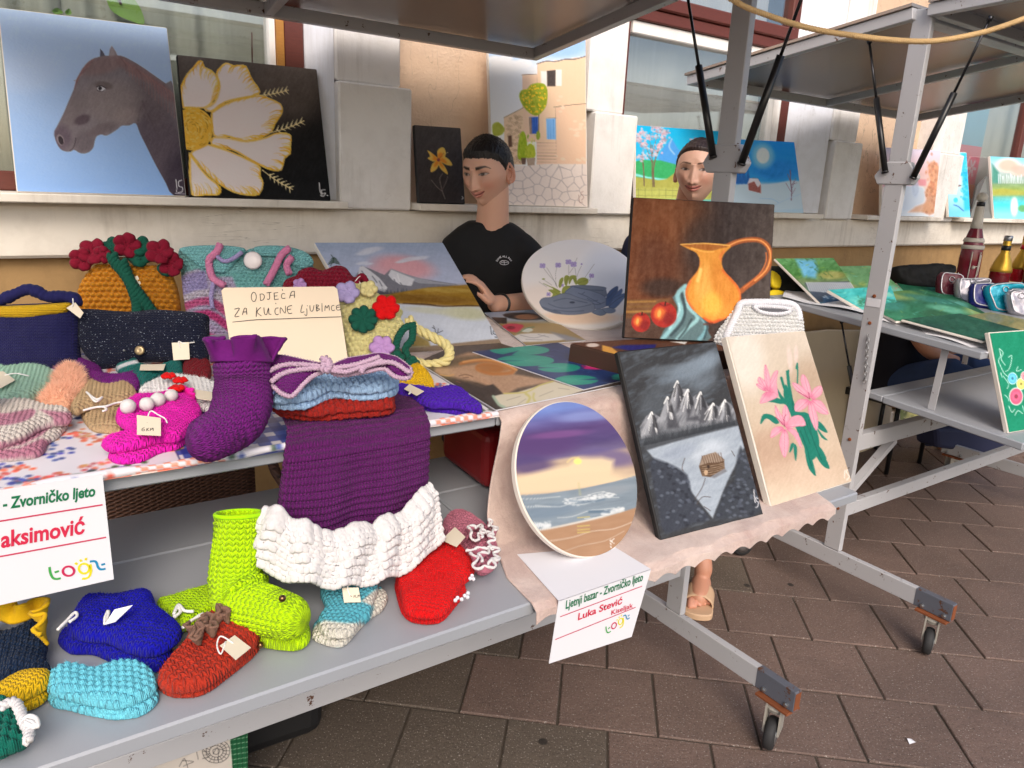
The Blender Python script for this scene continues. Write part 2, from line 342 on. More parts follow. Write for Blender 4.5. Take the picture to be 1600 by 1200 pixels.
# ================================================================ market stalls
def caster(par, x, y, ang=0.):
    q = MB(); q.span((x-.028, y-.05, .131), (x+.028, y+.05, .1385)); pl = q.build('caster_plate', M_rust, par, bevel=.001)
    ca, sa = math.cos(ang), math.sin(ang); R = np.array([[ca, -sa, 0], [sa, ca, 0], [0, 0, 1]])
    T = lambda p: np.array([x, y, 0])+R @ np.array(p)
    q = MB()
    for s in (-1, 1): q.box(T((-.006, s*.019, .091)), (.050, .005, .082), R)
    q.lathe([(.022, .108), (.028, .120), (.024, .1305)], (x, y, 0)); q.build('caster_fork', flat('zinc_fork', (150, 146, 138), .5), par)
    q = MB(); q.lathe([(.030, -.0145), (.041, -.012), (.0445, -.005), (.0445, .005), (.041, .012), (.030, .0145)], T((-.014, 0, .0445)), R @ np.array([0, 1, 0]), 28); o = q.build('caster_wheel', M_rubber, par, True)
    q = MB(); q.lathe([(.009, -.0175), (.026, -.0155), (.028, 0), (.026, .0155), (.009, .0175)], T((-.014, 0, .0445)), R @ np.array([0, 1, 0]), 20); q.build('wheel_rim', M_steel, par, True)
    q = MB()
    for dy in (-.035, .035):
        q.lathe([(.007, 0), (.007, .006), (.003, .008)], (x-.011, y+dy, .152), (-1, 0, 0), 10)
    q.build('caster_bolts', M_steel, par)
def gas_strut(par, a, b, r=.0095, split=.55):
    a = np.array(a, float); b = np.array(b, float); m = a+(b-a)*split
    q = MB(); q.tube([a, m], r, 12); q.tube([a-(b-a)*.012, a], r*1.2, 8); s = q.build('gas_strut', M_black, par, True)
    q = MB(); q.tube([m, b], r*.42, 8); q.tube([b-(b-a)*.03, b], r*.8, 8); o = q.build('strut_rod', M_rod, None, True); o.parent = s
def panelmat():
    n = N('twinwall_canopy_sheet'); o = n.obj(); sx = n.n('SeparateXYZ'); n.set(sx.inputs[0], o)
    h = n.math('SINE', n.math('MULTIPLY', n.math('ADD', sx.outputs[0], n.math('MULTIPLY', sx.outputs[1], 1.4)), 900.))
    n.P(Base_Color=n.mix(n.noise(3, 4, o), L4((186, 168, 152)), L4((150, 142, 142))), Roughness=.2, Metallic=.6); n.bump(n.math('ADD', n.math('MULTIPLY', h, .25), n.math('MULTIPLY', n.noise(2.5, 3, o), 4)), .25, .003); return n.m
M_panel = panelmat()
def sheet(par, name, x0, x1, ya, yb, zf, th, m, lip=0.):
    q = MB(); q.prism([(x0, ya, zf(ya)), (x0, yb, zf(yb)), (x0, yb, zf(yb)-th), (x0, ya, zf(ya)-th)], (x1-x0, 0, 0)); return q.build(name, m, par, bevel=.003)
def wing(par, name, x0, x1, y0, y1, z0, z1, bars=()):
    zf = lambda y: z0+(z1-z0)*(y-y0)/(y1-y0); t = .03
    fr = MB(); e = -.004
    fr.beam((x0+t/2, y0, zf(y0)+.018), (x0+t/2, y1, zf(y1)+.018), t, .034); fr.beam((x1-t/2, y0, zf(y0)+.018), (x1-t/2, y1, zf(y1)+.018), t, .034)
    sg = 1 if y1 > y0 else -1
    fr.beam((x0+t, y1-sg*t/2, zf(y1)+.018), (x1-t, y1-sg*t/2, zf(y1)+.018), t, .034); fr.beam((x0+t, y0+sg*t/2, zf(y0)+.018), (x1-t, y0+sg*t/2, zf(y0)+.018), t, .034)
    f = fr.build(name, M_frame, par, bevel=.002)
    for bx in bars:
        q = MB(); q.beam((bx, y0+sg*t, zf(y0)+.016), (bx, y1-sg*t, zf(y1)+.016), .026, .028); o = q.build('canopy_bar', M_frame, None, bevel=.0015); o.parent = f
    q = MB(); ya, yb = y0+sg*.002, y1-sg*.002; pz = .037
    q.prism([(x0-.008, ya, zf(ya)+pz), (x1+.008, ya, zf(ya)+pz), (x1+.008, yb+sg*.01, zf(yb)+pz), (x0-.008, yb+sg*.01, zf(yb)+pz)], (0, 0, .009))
    o = q.build('canopy_sheet', M_panel, None); o.parent = f
def stall(name, label, xl, xr, upf, lof, join, posts=(True, True), upx=None, lox=None, bars=(), wl=(0, 0), rear=1.45):
    s = thing(name, label, 'market stall', ((xl+xr)/2, 1.33, 0), 'rolling metal market stalls')
    for x in (xl, xr):
        q = MB(); q.span((x-.011, 1.30, .202), (x+.011, 1.36, 1.985)); q.build('post', M_frame, s, bevel=.002)
        q = MB(); q.span((x-.0115, .90, .14), (x+.0115, 1.765, .2)); q.build('base_beam', M_frame, s, bevel=.002)
        q = MB(); q.prism([(x-.0112, .8985, .145), (x+.0112, .8985, .145), (x+.0112, .8985, .195), (x-.0112, .8985, .195)], (0, .001, 0)); q.build('beam_end', M_rust, s)
        q = MB(); q.span((x-.0123, .8992, .1395), (x+.0123, 1.0+.02*(x > 1), .2008)); q.build('worn_beam_end', metal_paint('worn_steel', (104, 108, 120), .8, .5, .56) if 'worn_steel' not in bpy.data.materials else bpy.data.materials['worn_steel'], s, bevel=.002)
        caster(s, x, .955, .4); caster(s, x, 1.70, -.5)
        q = MB(); q.prism([(x-.014, 1.275, 1.475), (x-.014, 1.385, 1.475), (x-.014, 1.40, 1.50), (x-.014, 1.37, 1.545), (x-.014, 1.29, 1.545), (x-.014, 1.26, 1.50)], (.028, 0, 0)); q.build('hinge_plate', M_frame, s, bevel=.003)
        q = MB()
        for zz in (1.12, 1.03, .62, .36): q.lathe([(.006, 0), (.006, .003), (.002, .004)], (x-.011, 1.33, zz), (-1, 0, 0), 10)
        q.build('post_bolts', M_rust, s)
        gas_strut(s, (x-.017, 1.362, 1.515), (x-.017 if x == xr else x+.017, 1.51, 1.925)); gas_strut(s, (x-.017, 1.268, 1.50), (x-.017, 1.13, 1.935))
    q = MB(); q.span((xl+.012, 1.315, .325), (xr-.012, 1.345, .375)); q.build('lower_rail', M_frame, s, bevel=.002)
    q = MB(); q.span((xl+.012, 1.312, .575), (xr-.012, 1.348, .635)); q.build('upper_rail', M_frame, s, bevel=.002)
    q = MB(); q.beam((xl+.015, 1.33, .40), (xl+.28, 1.33, .572), .02, .03, (0, 1, 0)); q.build('corner_brace', M_frame, s); q = MB(); q.beam((xr-.015, 1.33, .40), (xr-.28, 1.33, .572), .02, .03, (0, 1, 0)); q.build('corner_brace', M_frame, s)
    q = MB(); q.span((xl, 1.315, 1.952), (xr, 1.345, 1.982)); q.build('hinge_bar', M_frame, s, bevel=.002)
    ux, lx = upx or (xl, xr), lox or (xl, xr)
    for a, b in ((ux[0], join), (join, ux[1])): sheet(s, 'upper_shelf', a+.001, b-.001, upf, 1.80, UPz, .024, M_shelf)
    for a, b in ((lx[0], join-.04), (join-.04, lx[1])): sheet(s, 'lower_shelf', a+.001, b-.001, lof, 1.285, LOz, .024, M_shelf); sheet(s, 'lower_shelf_rear', a+.001, b-.001, 1.287, rear, LOz, .022, M_shelf)
    for x in (ux[0]+.03, join, ux[1]-.03):
        q = MB(); q.beam((x, upf+.12, UPz(upf+.1)-.026), (x, lof+.29, LOz(lof+.29)+.001), .022, .004, (1, 0, 0)) if x != join else q.beam((x, 1.4, UPz(1.4)-.026), (x, 1.40, LOz(1.4)+.001), .02, .004, (1, 0, 0)); q.build('shelf_link', M_frame, s)
    gas_strut(s, (ux[0]+.02, 1.366, .66), (ux[0]+.03, 1.50, UPz(1.5)-.026), .008)
    gas_strut(s, (xr-.1, 1.30, .63), (xr-.1, 1.12, LOz(1.12)-.026), .008)
    wing(s, 'rear_canopy', xl-.03+wl[0], xr+.035, 1.352, 2.245, 1.955, 1.838, bars)
    wing(s, 'front_canopy', xl-.03, xr+.03, 1.308, .52, 1.957, 1.985, (xl+.6,))
    return s
ST1 = stall('market_stall', 'grey metal market stall on casters carrying the knitwear and the painted canvases', -.06, 1.56, 1.115, .872, .74, upx=(-.10, 1.60), lox=(-.10, 1.625), bars=(.18, .67))
ST2 = stall('market_stall', 'grey metal market stall at the right with green paintings and bottles on top', 2.37, 4.05, 1.008, .845, 3.25, upx=(2.44, 4.15), lox=(2.44, 4.15), bars=(3.25,), rear=1.35)
# side bracket that carries the joint of the knitwear stall shelf
q = MB(); q.lathe([(.006, 0), (.006, .002), (.003, .003)], (.672, .8715, .7365), (0, -1, 0), 12); q.build('shelf_bolt', M_steel, ST1)
# thin black stand legs under the knitwear shelf
q = MB(); q.beam((.412, 1.36, .772), (.425, 1.355, 1.0), .02, .02, (1, 0, 0)); q.build('shelf_prop', M_black, ST1)
# chain and label on the second post
q = MB()
for k in range(12):
    c = np.array([2.3575, 1.325-.0015*k, .985-.0135*k]); a = np.arange(10)*2*math.pi/10
    P = np.array([[0, math.cos(t)*.005, math.sin(t)*.009] for t in a]) if k % 2 else np.array([[math.cos(t)*.004, 0, math.sin(t)*.009] for t in a])
    q.tube(P+c-np.array([.006, 0, 0]), .0013, 5, closed=True)
o = q.build('chain', M_steel, ST2, True); o['kind'] = 'stuff'
q = MB(); q.span((2.3575, 1.306, 1.085), (2.3585, 1.354, 1.112)); q.build('post_label', M_paper, ST2)
# stray cream board behind the second stall
q = MB(); P = cr([(3.0, 0, .17), (4.18, 0, .17), (4.27, 0, .2), (4.31, 0, .32), (4.31, 0, .72), (4.27, 0, .83), (4.18, 0, .87), (3.0, 0, .87)], 4, True)
q = MB(); q.prism([(p[0], 2.18+.06*(p[2]), p[2]) for p in P], (0, .025, 0)); t = q.build('board', flat('cream_laminate', (222, 206, 176), .45), bevel=.004); t.location.z = -.165
tag(t, 'cream board with rounded corners leaning against the wall behind the right stall', 'board')
# ================================================================ painted canvases and prints
class Paint:
    def __init__(s, V, base=(230, 230, 230)):
        s.X, s.Y = proj(V); s.V = V; s.c = np.empty((len(V), 3)); s.c[:] = base; s.tf = lambda a, b: (a, b); s.k = 1.; s.gain = 1.42 if V[:, 2].min() > 1.3 else 1.08
    def zoom(s, x0, y0, k): s.tf = Z_(x0, y0, k); s.k = k; return s
    def pts(s, P): return np.array([s.tf(*p) for p in P], float)
    def blend(s, idx, a, col):
        a = a[:, None]; s.c[idx] = s.c[idx]*(1-a)+np.asarray(col, float)*a
    def mask(s, P, soft=.7):                 # signed coverage of a polygon (photo pixels)
        P = s.pts(P); m = soft+1; b = (s.X > P[:, 0].min()-m) & (s.X < P[:, 0].max()+m) & (s.Y > P[:, 1].min()-m) & (s.Y < P[:, 1].max()+m)
        idx = np.nonzero(b)[0]
        if not len(idx): return idx, np.zeros(0)
        x, y = s.X[idx], s.Y[idx]; ins = np.zeros(len(idx), bool); d2 = np.full(len(idx), 1e9)
        for i in range(len(P)):
            x0, y0 = P[i]; x1, y1 = P[(i+1) % len(P)]
            if y0 != y1: ins ^= ((y0 > y) != (y1 > y)) & (x < (x1-x0)*(y-y0)/(y1-y0)+x0)
            dx, dy = x1-x0, y1-y0; t = np.clip(((x-x0)*dx+(y-y0)*dy)/(dx*dx+dy*dy+1e-9), 0, 1); d2 = np.minimum(d2, (x-x0-t*dx)**2+(y-y0-t*dy)**2)
        return idx, np.clip(.5+np.where(ins, 1, -1)*np.sqrt(d2)/(2*soft), 0, 1)
    def poly(s, P, col, soft=.6, a=1., sm=0, clip=None):
        if sm: P = cr(P, sm, True)
        idx, m = s.mask(P, soft)
        if clip is not None: m = m*clip[idx]
        s.blend(idx, m*a, col); f = np.zeros(len(s.X)); f[idx] = m; return f
    def line(s, P, wd, col, soft=.45, a=1., sm=3, clip=None, taper=False):
        P = s.pts(P); P = cr(P, sm) if sm and len(P) > 2 else P; wd = wd/2.; m = wd+soft+1
        b = (s.X > P[:, 0].min()-m) & (s.X < P[:, 0].max()+m) & (s.Y > P[:, 1].min()-m) & (s.Y < P[:, 1].max()+m); idx = np.nonzero(b)[0]
        if not len(idx): return
        x, y = s.X[idx], s.Y[idx]; d = np.full(len(idx), 1e9); n = len(P)-1
        for i in range(n):
            dx, dy = P[i+1]-P[i]; t = np.clip(((x-P[i, 0])*dx+(y-P[i, 1])*dy)/(dx*dx+dy*dy+1e-9), 0, 1)
            q = np.sqrt((x-P[i, 0]-t*dx)**2+(y-P[i, 1]-t*dy)**2)+(wd*.9*((i+t)/n) if taper else 0); d = np.minimum(d, q)
        m = np.clip((wd+soft-d)/(2*soft), 0, 1)
        if clip is not None: m = m*clip[idx]
        s.blend(idx, m*a, col)
    def ell(s, cx, cy, rx, ry, col, soft=.15, a=1., rot=0, clip=None):
        cx, cy = s.tf(cx, cy); rx /= s.k; ry /= s.k; R = max(rx, ry)*(1+soft)+1
        idx = np.nonzero((abs(s.X-cx) < R) & (abs(s.Y-cy) < R))[0]
        if not len(idx): return
        c, sn = math.cos(math.radians(rot)), math.sin(math.radians(rot)); x = s.X[idx]-cx; y = s.Y[idx]-cy
        r = np.hypot((x*c+y*sn)/rx, (-x*sn+y*c)/ry); m = np.clip((1+soft/2-r)/max(soft, 1e-3), 0, 1); m = m*m*(3-2*m)
        if clip is not None: m = m*clip[idx]
        s.blend(idx, m*a, col)
    def grad(s, st, ax=(0, 1), clip=None, a=1.):   # stops along an axis, given in crop coordinates
        ax = np.array(ax, float); o = np.array(s.tf(0, 0)); t = ((s.X-o[0])*ax[0]+(s.Y-o[1])*ax[1])*s.k; ks = [p for p, _ in st]
        c = np.stack([np.interp(t, ks, [q[i] for _, q in st]) for i in range(3)], 1); m = np.full(len(t), a) if clip is None else clip*a
        s.c = s.c*(1-m[:, None])+c*m[:, None]
    def streak(s, amp, sx, sy, rot=0, clip=None, seed=0, col=None):
        c, sn = math.cos(math.radians(rot)), math.sin(math.radians(rot)); x = s.X*c+s.Y*sn; y = -s.X*sn+s.Y*c
        n = fbm(x/sx, y/sy, seed, 3); m = 1. if clip is None else clip
        if col is None: s.c = s.c+(n*amp*m)[:, None]
        else:
            a = (np.clip(n*1.6, 0, 1)*amp*m)[:, None]; s.c = s.c*(1-a)+np.array(col, float)*a
        s.c = np.clip(s.c, 3, 250)
    def albedo(s, k=None): k = k or s.gain; v = lin(s.c)*k; m = v.max(1, keepdims=True); return np.clip(v*np.minimum(1, .86/m), .003, .88)
def grid(TL, TR, BR, BL, step=1.25):
    TL, TR, BR, BL = (np.asarray(p, float) for p in (TL, TR, BR, BL))
    q = [np.array(proj(p)) for p in (TL, TR, BR, BL)]
    nx = int(max(np.linalg.norm(q[1]-q[0]), np.linalg.norm(q[2]-q[3]))/step)+2; ny = int(max(np.linalg.norm(q[3]-q[0]), np.linalg.norm(q[2]-q[1]))/step)+2
    nx = max(nx, 8); ny = max(ny, 8)
    u, v = np.meshgrid(np.linspace(0, 1, nx), np.linspace(0, 1, ny)); u = u.ravel()[:, None]; v = v.ravel()[:, None]
    V = (TL*(1-u)+TR*u)*(1-v)+(BL*(1-u)+BR*u)*v
    i, j = np.meshgrid(np.arange(nx-1), np.arange(ny-1)); b = (j*nx+i).ravel(); F = np.stack([b, b+nx, b+nx+1, b+1], 1)
    return V, F
M_canvas = flat('raw_canvas_edge', (226, 218, 208), .8, bump=.3)
M_blk_edge = flat('black_canvas_edge', (24, 23, 25), .6, bump=.2)
def canvas(name, label, corners, fn, edge, th=.016, cat='painting', step=1.25, parent=None, front='painted_face', relief=None):
    TL, TR, BR, BL = (np.asarray(p, float) for p in corners); n = np.cross(BR-BL, TL-BL); n /= np.linalg.norm(n)
    if n @ (CO-BL) < 0: n = -n
    q = MB(); q.prism([TL, BL, BR, TR], -n*th); o = q.build(name, edge, bevel=.0025)
    if th < .006: o.modifiers.clear()
    tag(o, label, cat)
    V, F = grid(TL, TR, BR, BL, step); P = Paint(V); fn(P)
    if th > .006: P.streak(6, 2.2, 9, 25, seed=len(label)); P.streak(5, 1.6, 1.6, 0, seed=len(label)+1)
    off = np.full(len(V), .0012)+(.0004*fbm(P.X*.35, P.Y*.9, 6) if th > .006 else 0)
    if relief: off = off+relief(P)
    # the painted face stops just inside the rounded edge
    cen = (TL+TR+BR+BL)/4; V2 = cen+(V-cen)*(1-.004/np.linalg.norm(TR-TL) if th >= .006 else 1)
    mesh(front, V2+n*off[:, None], F, M_paint if th >= .006 else M_print, o, col=P.albedo(), smooth=True); return o
def lean(p, th): return None
def leaned(TLp, TRp, BRp, BLp, base):       # the canvas corners at their distance: bottom on its support, leaning back at the angle that keeps it square
    if base == 'up': a, b = onUp(BLp, .001), onUp(BRp, .001)
    elif base == 'lo': a, b = onLo(BLp, .003), onLo(BRp, .003)
    else: a, b = onY(BLp, base), onY(BRp, base); a[2] = b[2] = 1.3505
    best = None
    for d in np.arange(0, 75, 1.):
        t = math.radians(d); u = (b-a)/np.linalg.norm(b-a); h = np.array([-u[1], u[0], 0]); h /= np.linalg.norm(h); v = math.cos(t)*np.array([0, 0, 1.])+math.sin(t)*h
        v = v-u*(v @ u); v /= np.linalg.norm(v); n = np.cross(u, v); tl, tr = onP(TLp, a, n), onP(TRp, a, n); e = abs((tl-a) @ u)+abs((tr-b) @ u)+abs(np.linalg.norm(tl-a)-np.linalg.norm(tr-b))
        if best is None or e < best[0]: best = (e, tl, tr)
    return best[1], best[2], b, a
def sign_(P, strokes, col, wd=1.1):
    for s in strokes: P.line(s, wd, col)
# ---- horse
def horse(P):
    P.zoom(0, 0, 2.963); P.grad([(30, (190, 216, 250)), (300, (184, 210, 248)), (560, (158, 191, 238)), (900, (138, 175, 228))]); P.streak(5, 26, 6, 8, seed=3)
    P.ell(120, 330, 160, 90, (196, 216, 248), .9, .5); P.ell(300, 500, 160, 60, (166, 196, 240), .9, .5)
    H = [(345, 400), (352, 368), (372, 330), (385, 310), (420, 275), (470, 258), (500, 256), (560, 256), (610, 278), (660, 308), (720, 350), (770, 385), (812, 415), (880, 905), (800, 902), (770, 850), (720, 760), (680, 680), (650, 620), (630, 572), (600, 582), (565, 584), (545, 600), (515, 620), (490, 631), (470, 625), (450, 632), (440, 650), (436, 670), (432, 685), (415, 705), (390, 714), (365, 710), (342, 697), (325, 705), (300, 704), (275, 690), (256, 655), (248, 615), (262, 585), (290, 530), (320, 460)]
    P.poly([(463, 262), (463, 222), (478, 238), (490, 262)], (78, 76, 88)); m = P.poly(H, (110, 103, 108), .7, sm=3)
    P.poly([(503, 262), (508, 225), (518, 208), (538, 238), (548, 262), (540, 290), (530, 318), (515, 290)], (128, 118, 122), .8)
    P.ell(520, 262, 9, 40, (150, 140, 142), .8, .6)
    P.ell(760, 700, 120, 260, (72, 62, 72), .9, .75, -24, m); P.ell(850, 840, 90, 140, (52, 44, 56), .9, .8, 0, m); P.ell(690, 480, 60, 120, (90, 80, 84), .9, .6, -30, m)
    P.ell(480, 300, 110, 40, (116, 94, 94), .8, .7, -15, m); P.ell(640, 330, 110, 26, (118, 92, 92), .8, .7, 30, m); P.ell(760, 420, 70, 26, (110, 86, 90), .8, .7, 42, m)
    P.ell(520, 470, 130, 100, (122, 112, 112), .9, .7, 0, m); P.ell(590, 540, 60, 40, (134, 122, 120), .9, .5, 0, m); P.ell(330, 500, 60, 90, (104, 94, 96), .9, .6, 25, m)
    P.ell(280, 640, 50, 60, (78, 66, 78), .8, .7, 0, m); P.ell(390, 660, 50, 50, (84, 76, 82), .8, .6, 0, m); P.ell(380, 556, 38, 22, (70, 58, 66), .7, .8, -22, m); P.ell(470, 600, 70, 24, (92, 80, 84), .8, .6, -20, m)
    P.ell(278, 650, 16, 27, (132, 122, 126), .3, .7, -20, m); P.ell(280, 652, 11, 21, (44, 38, 44), .3, 1, -20, m)
    P.line([(322, 700), (335, 690), (345, 670), (350, 640)], 1.3, (60, 50, 58)); P.line([(640, 560), (655, 500), (680, 470)], 2.5, (84, 74, 78), .9, .6); P.line([(662, 470), (700, 560), (740, 640)], 3, (78, 68, 74), 1.2, .5)
    P.ell(480, 395, 42, 18, (84, 74, 74), .6, .7, 8, m); P.ell(470, 411, 20, 11, (190, 190, 196), .2, .9, 8); P.ell(463, 409, 9, 9, (40, 36, 42), .2); P.line([(448, 402), (468, 397), (490, 408)], 1.5, (52, 44, 48)); P.line([(450, 418), (470, 424), (488, 414)], 1, (62, 54, 58))
    for i in range(16): a = 560+i*15; b = 268+i*10; P.line([(a, b), (a+22, b+30), (a+26, b+70+4*i)], 1.4, random.choice([(150, 104, 98), (96, 66, 66), (134, 92, 90)]), .7, .4, clip=m)
    for i in range(9): P.line([(440-i*7, 268+i*9), (395-i*5, 300+i*8), (358-i*2, 372+i*5)], 1.2, random.choice([(140, 100, 94), (100, 72, 74)]), .6, .5)
    P.line([(350, 395), (343, 412)], 1, (110, 90, 90)); P.line([(362, 370), (341, 372)], 1, (120, 96, 90)); P.streak(3, 5, 14, 60, m, 5)
    P.line([(818, 835), (822, 870), (820, 895)], 1, (200, 200, 205)); P.line([(845, 838), (830, 845), (832, 866), (848, 872), (846, 892), (828, 896)], 1.1, (205, 205, 210)); P.line([(814, 900), (868, 903)], .9, (190, 190, 200))
# ---- daisy
PET = [[(842, 500), (830, 420), (838, 385), (862, 340), (890, 310), (915, 280), (935, 282), (945, 308), (975, 322), (1000, 350), (1012, 395), (1005, 440), (975, 480), (940, 502), (890, 500)],
       [(940, 502), (990, 470), (1012, 400), (998, 340), (1015, 310), (1045, 288), (1080, 300), (1110, 298), (1140, 305), (1160, 350), (1178, 380), (1200, 410), (1195, 440), (1120, 455), (1040, 475), (975, 518)],
       [(975, 520), (1050, 475), (1130, 452), (1200, 440), (1250, 455), (1300, 480), (1310, 515), (1295, 545), (1275, 575), (1260, 610), (1220, 635), (1170, 652), (1110, 654), (1060, 636), (985, 630)],
       [(985, 634), (1060, 640), (1140, 654), (1230, 636), (1270, 618), (1320, 614), (1350, 630), (1348, 670), (1345, 715), (1320, 735), (1305, 790), (1260, 792), (1215, 775), (1150, 740), (1080, 700), (975, 672)],
       [(960, 668), (1060, 700), (1160, 745), (1205, 775), (1205, 815), (1220, 850), (1200, 905), (1140, 908), (1080, 895), (1020, 862), (960, 815), (905, 750), (880, 706)],
       [(872, 706), (910, 760), (960, 820), (1005, 855), (1022, 880), (1010, 906), (940, 908), (882, 904)]]
def daisy(P):
    P.zoom(0, 0, 2.963); P.grad([(250, (92, 84, 80)), (420, (62, 56, 52)), (560, (30, 26, 24)), (900, (12, 12, 13))], (0.05, 1)); P.ell(1330, 420, 180, 150, (98, 86, 78), .9, .6); P.ell(900, 300, 120, 60, (84, 76, 72), .9, .5); P.streak(5, 14, 14, 0, seed=8)
    for pi_, p in enumerate(PET):
        c = (860, 600); q = np.array(p); m = P.poly(p, (216, 204, 202), .6, sm=2)
        P.ell(*(q.mean(0)), 70, 45, (230, 220, 218), .9, .7, clip=m)
        P.line(p+[p[0]], 4.2, (232, 186, 60), 1.2, .95, clip=m)
        for i in range(60):
            t = random.random()*(len(p)-1); a = q[int(t)]*(1-t % 1)+q[int(t)+1]*(t % 1); d = np.array(c)-a; L = np.linalg.norm(d)
            if L < 190: continue
            d = d/L*(random.uniform(18, 65)); w_ = np.array([-d[1], d[0]])*.12
            P.line([a, a+d*.5+w_, a+d], random.uniform(1.2, 3.), random.choice([(240, 196, 70), (214, 160, 36), (250, 220, 110), (190, 140, 40)]), .6, .85, clip=m, taper=True)
        for i in range(5):
            a = q[len(q)//2]+np.random.randn(2)*30; d = np.array(c)-a; P.line([a+d*.2, a+d*.7], 1., (196, 184, 182), .8, .5, clip=m)
    P.ell(888, 598, 98, 100, (206, 160, 56), .05)
    for i in range(150):
        a, r = random.random()*6.28, 95*math.sqrt(random.random()); x, y = 888+r*math.cos(a), 598+r*math.sin(a)
        P.line([(x, y), (x+14*math.cos(a+1.6), y+14*math.sin(a+1.6))], 1.5, random.choice([(236, 196, 92), (160, 118, 36), (222, 178, 70), (250, 222, 130)]), .5, .8)
    for (x0, y0, x1, y1) in ((1185, 442, 1335, 416), (1240, 618, 1408, 560), (1215, 790, 1355, 880)):
        d = np.array([x1-x0, y1-y0], float); n = np.array([-d[1], d[0]])/np.linalg.norm(d); P.line([(x0, y0), (x0+d[0]*.5+n[0]*6, y0+d[1]*.5+n[1]*6), (x1, y1)], 1.4, (226, 206, 150))
        for k in range(6):
            b = np.array([x0, y0])+d*(.25+.13*k); 
            for s in (-1, 1): P.line([b, b+d*.10+n*s*20], 2.4, (232, 216, 166), .4, 1, taper=True)
    P.line([(1480, 850), (1483, 885), (1492, 905)], 1.3, (215, 215, 215)); P.line([(1508, 882), (1490, 884), (1496, 900), (1510, 896), (1500, 912), (1486, 908)], 1.2, (215, 215, 215)); P.ell(1518, 908, 3, 3, (210, 210, 210))
def daisy_relief(P):
    lum = P.c.mean(1); g = (P.c[:, 0]-P.c[:, 2] > 60)*1.; return np.clip(lum/255-.25, 0, 1)*.0012+g*(.0012+.0012*vnoise(P.X*.45, P.Y*.45, 3))
# ---- small black lily
def lilyblk(P):
    P.zoom(520, 0, 3.333); P.c[:] = (54, 49, 49); P.grad([(650, (62, 57, 56)), (1050, (48, 44, 45))]); P.streak(3, 9, 9)
    for p in ([(550, 830), (520, 800), (490, 782), (505, 812), (492, 824), (520, 840)], [(550, 830), (542, 790), (560, 768), (580, 770), (588, 800), (575, 830)], [(550, 832), (580, 815), (610, 835), (622, 862), (590, 858)],
              [(550, 835), (565, 845), (590, 880), (598, 910), (565, 885), (552, 862)], [(545, 835), (520, 850), (508, 880), (512, 898), (540, 880), (552, 850)]):
        m = P.poly(p, (238, 196, 92), .5, sm=3); P.poly([(a*.6+550*.4, b*.6+832*.4) for a, b in p], (226, 130, 40), 1.4, .75, sm=3, clip=m)
    P.ell(550, 832, 9, 9, (120, 50, 70), .5, .8); P.line([(552, 830), (578, 795)], .8, (150, 70, 40)); P.line([(585, 798), (600, 792)], .8, (200, 180, 120))
    P.line([(585, 1040), (570, 1000), (560, 960), (556, 930), (572, 905)], 1.1, (110, 102, 98)); P.line([(570, 1000), (540, 975), (512, 940)], 1.1, (104, 96, 92)); P.line([(572, 985), (590, 950), (598, 920)], 1., (100, 92, 90))
    P.line([(676, 1028), (680, 1035), (674, 1042)], 1, (200, 200, 200))
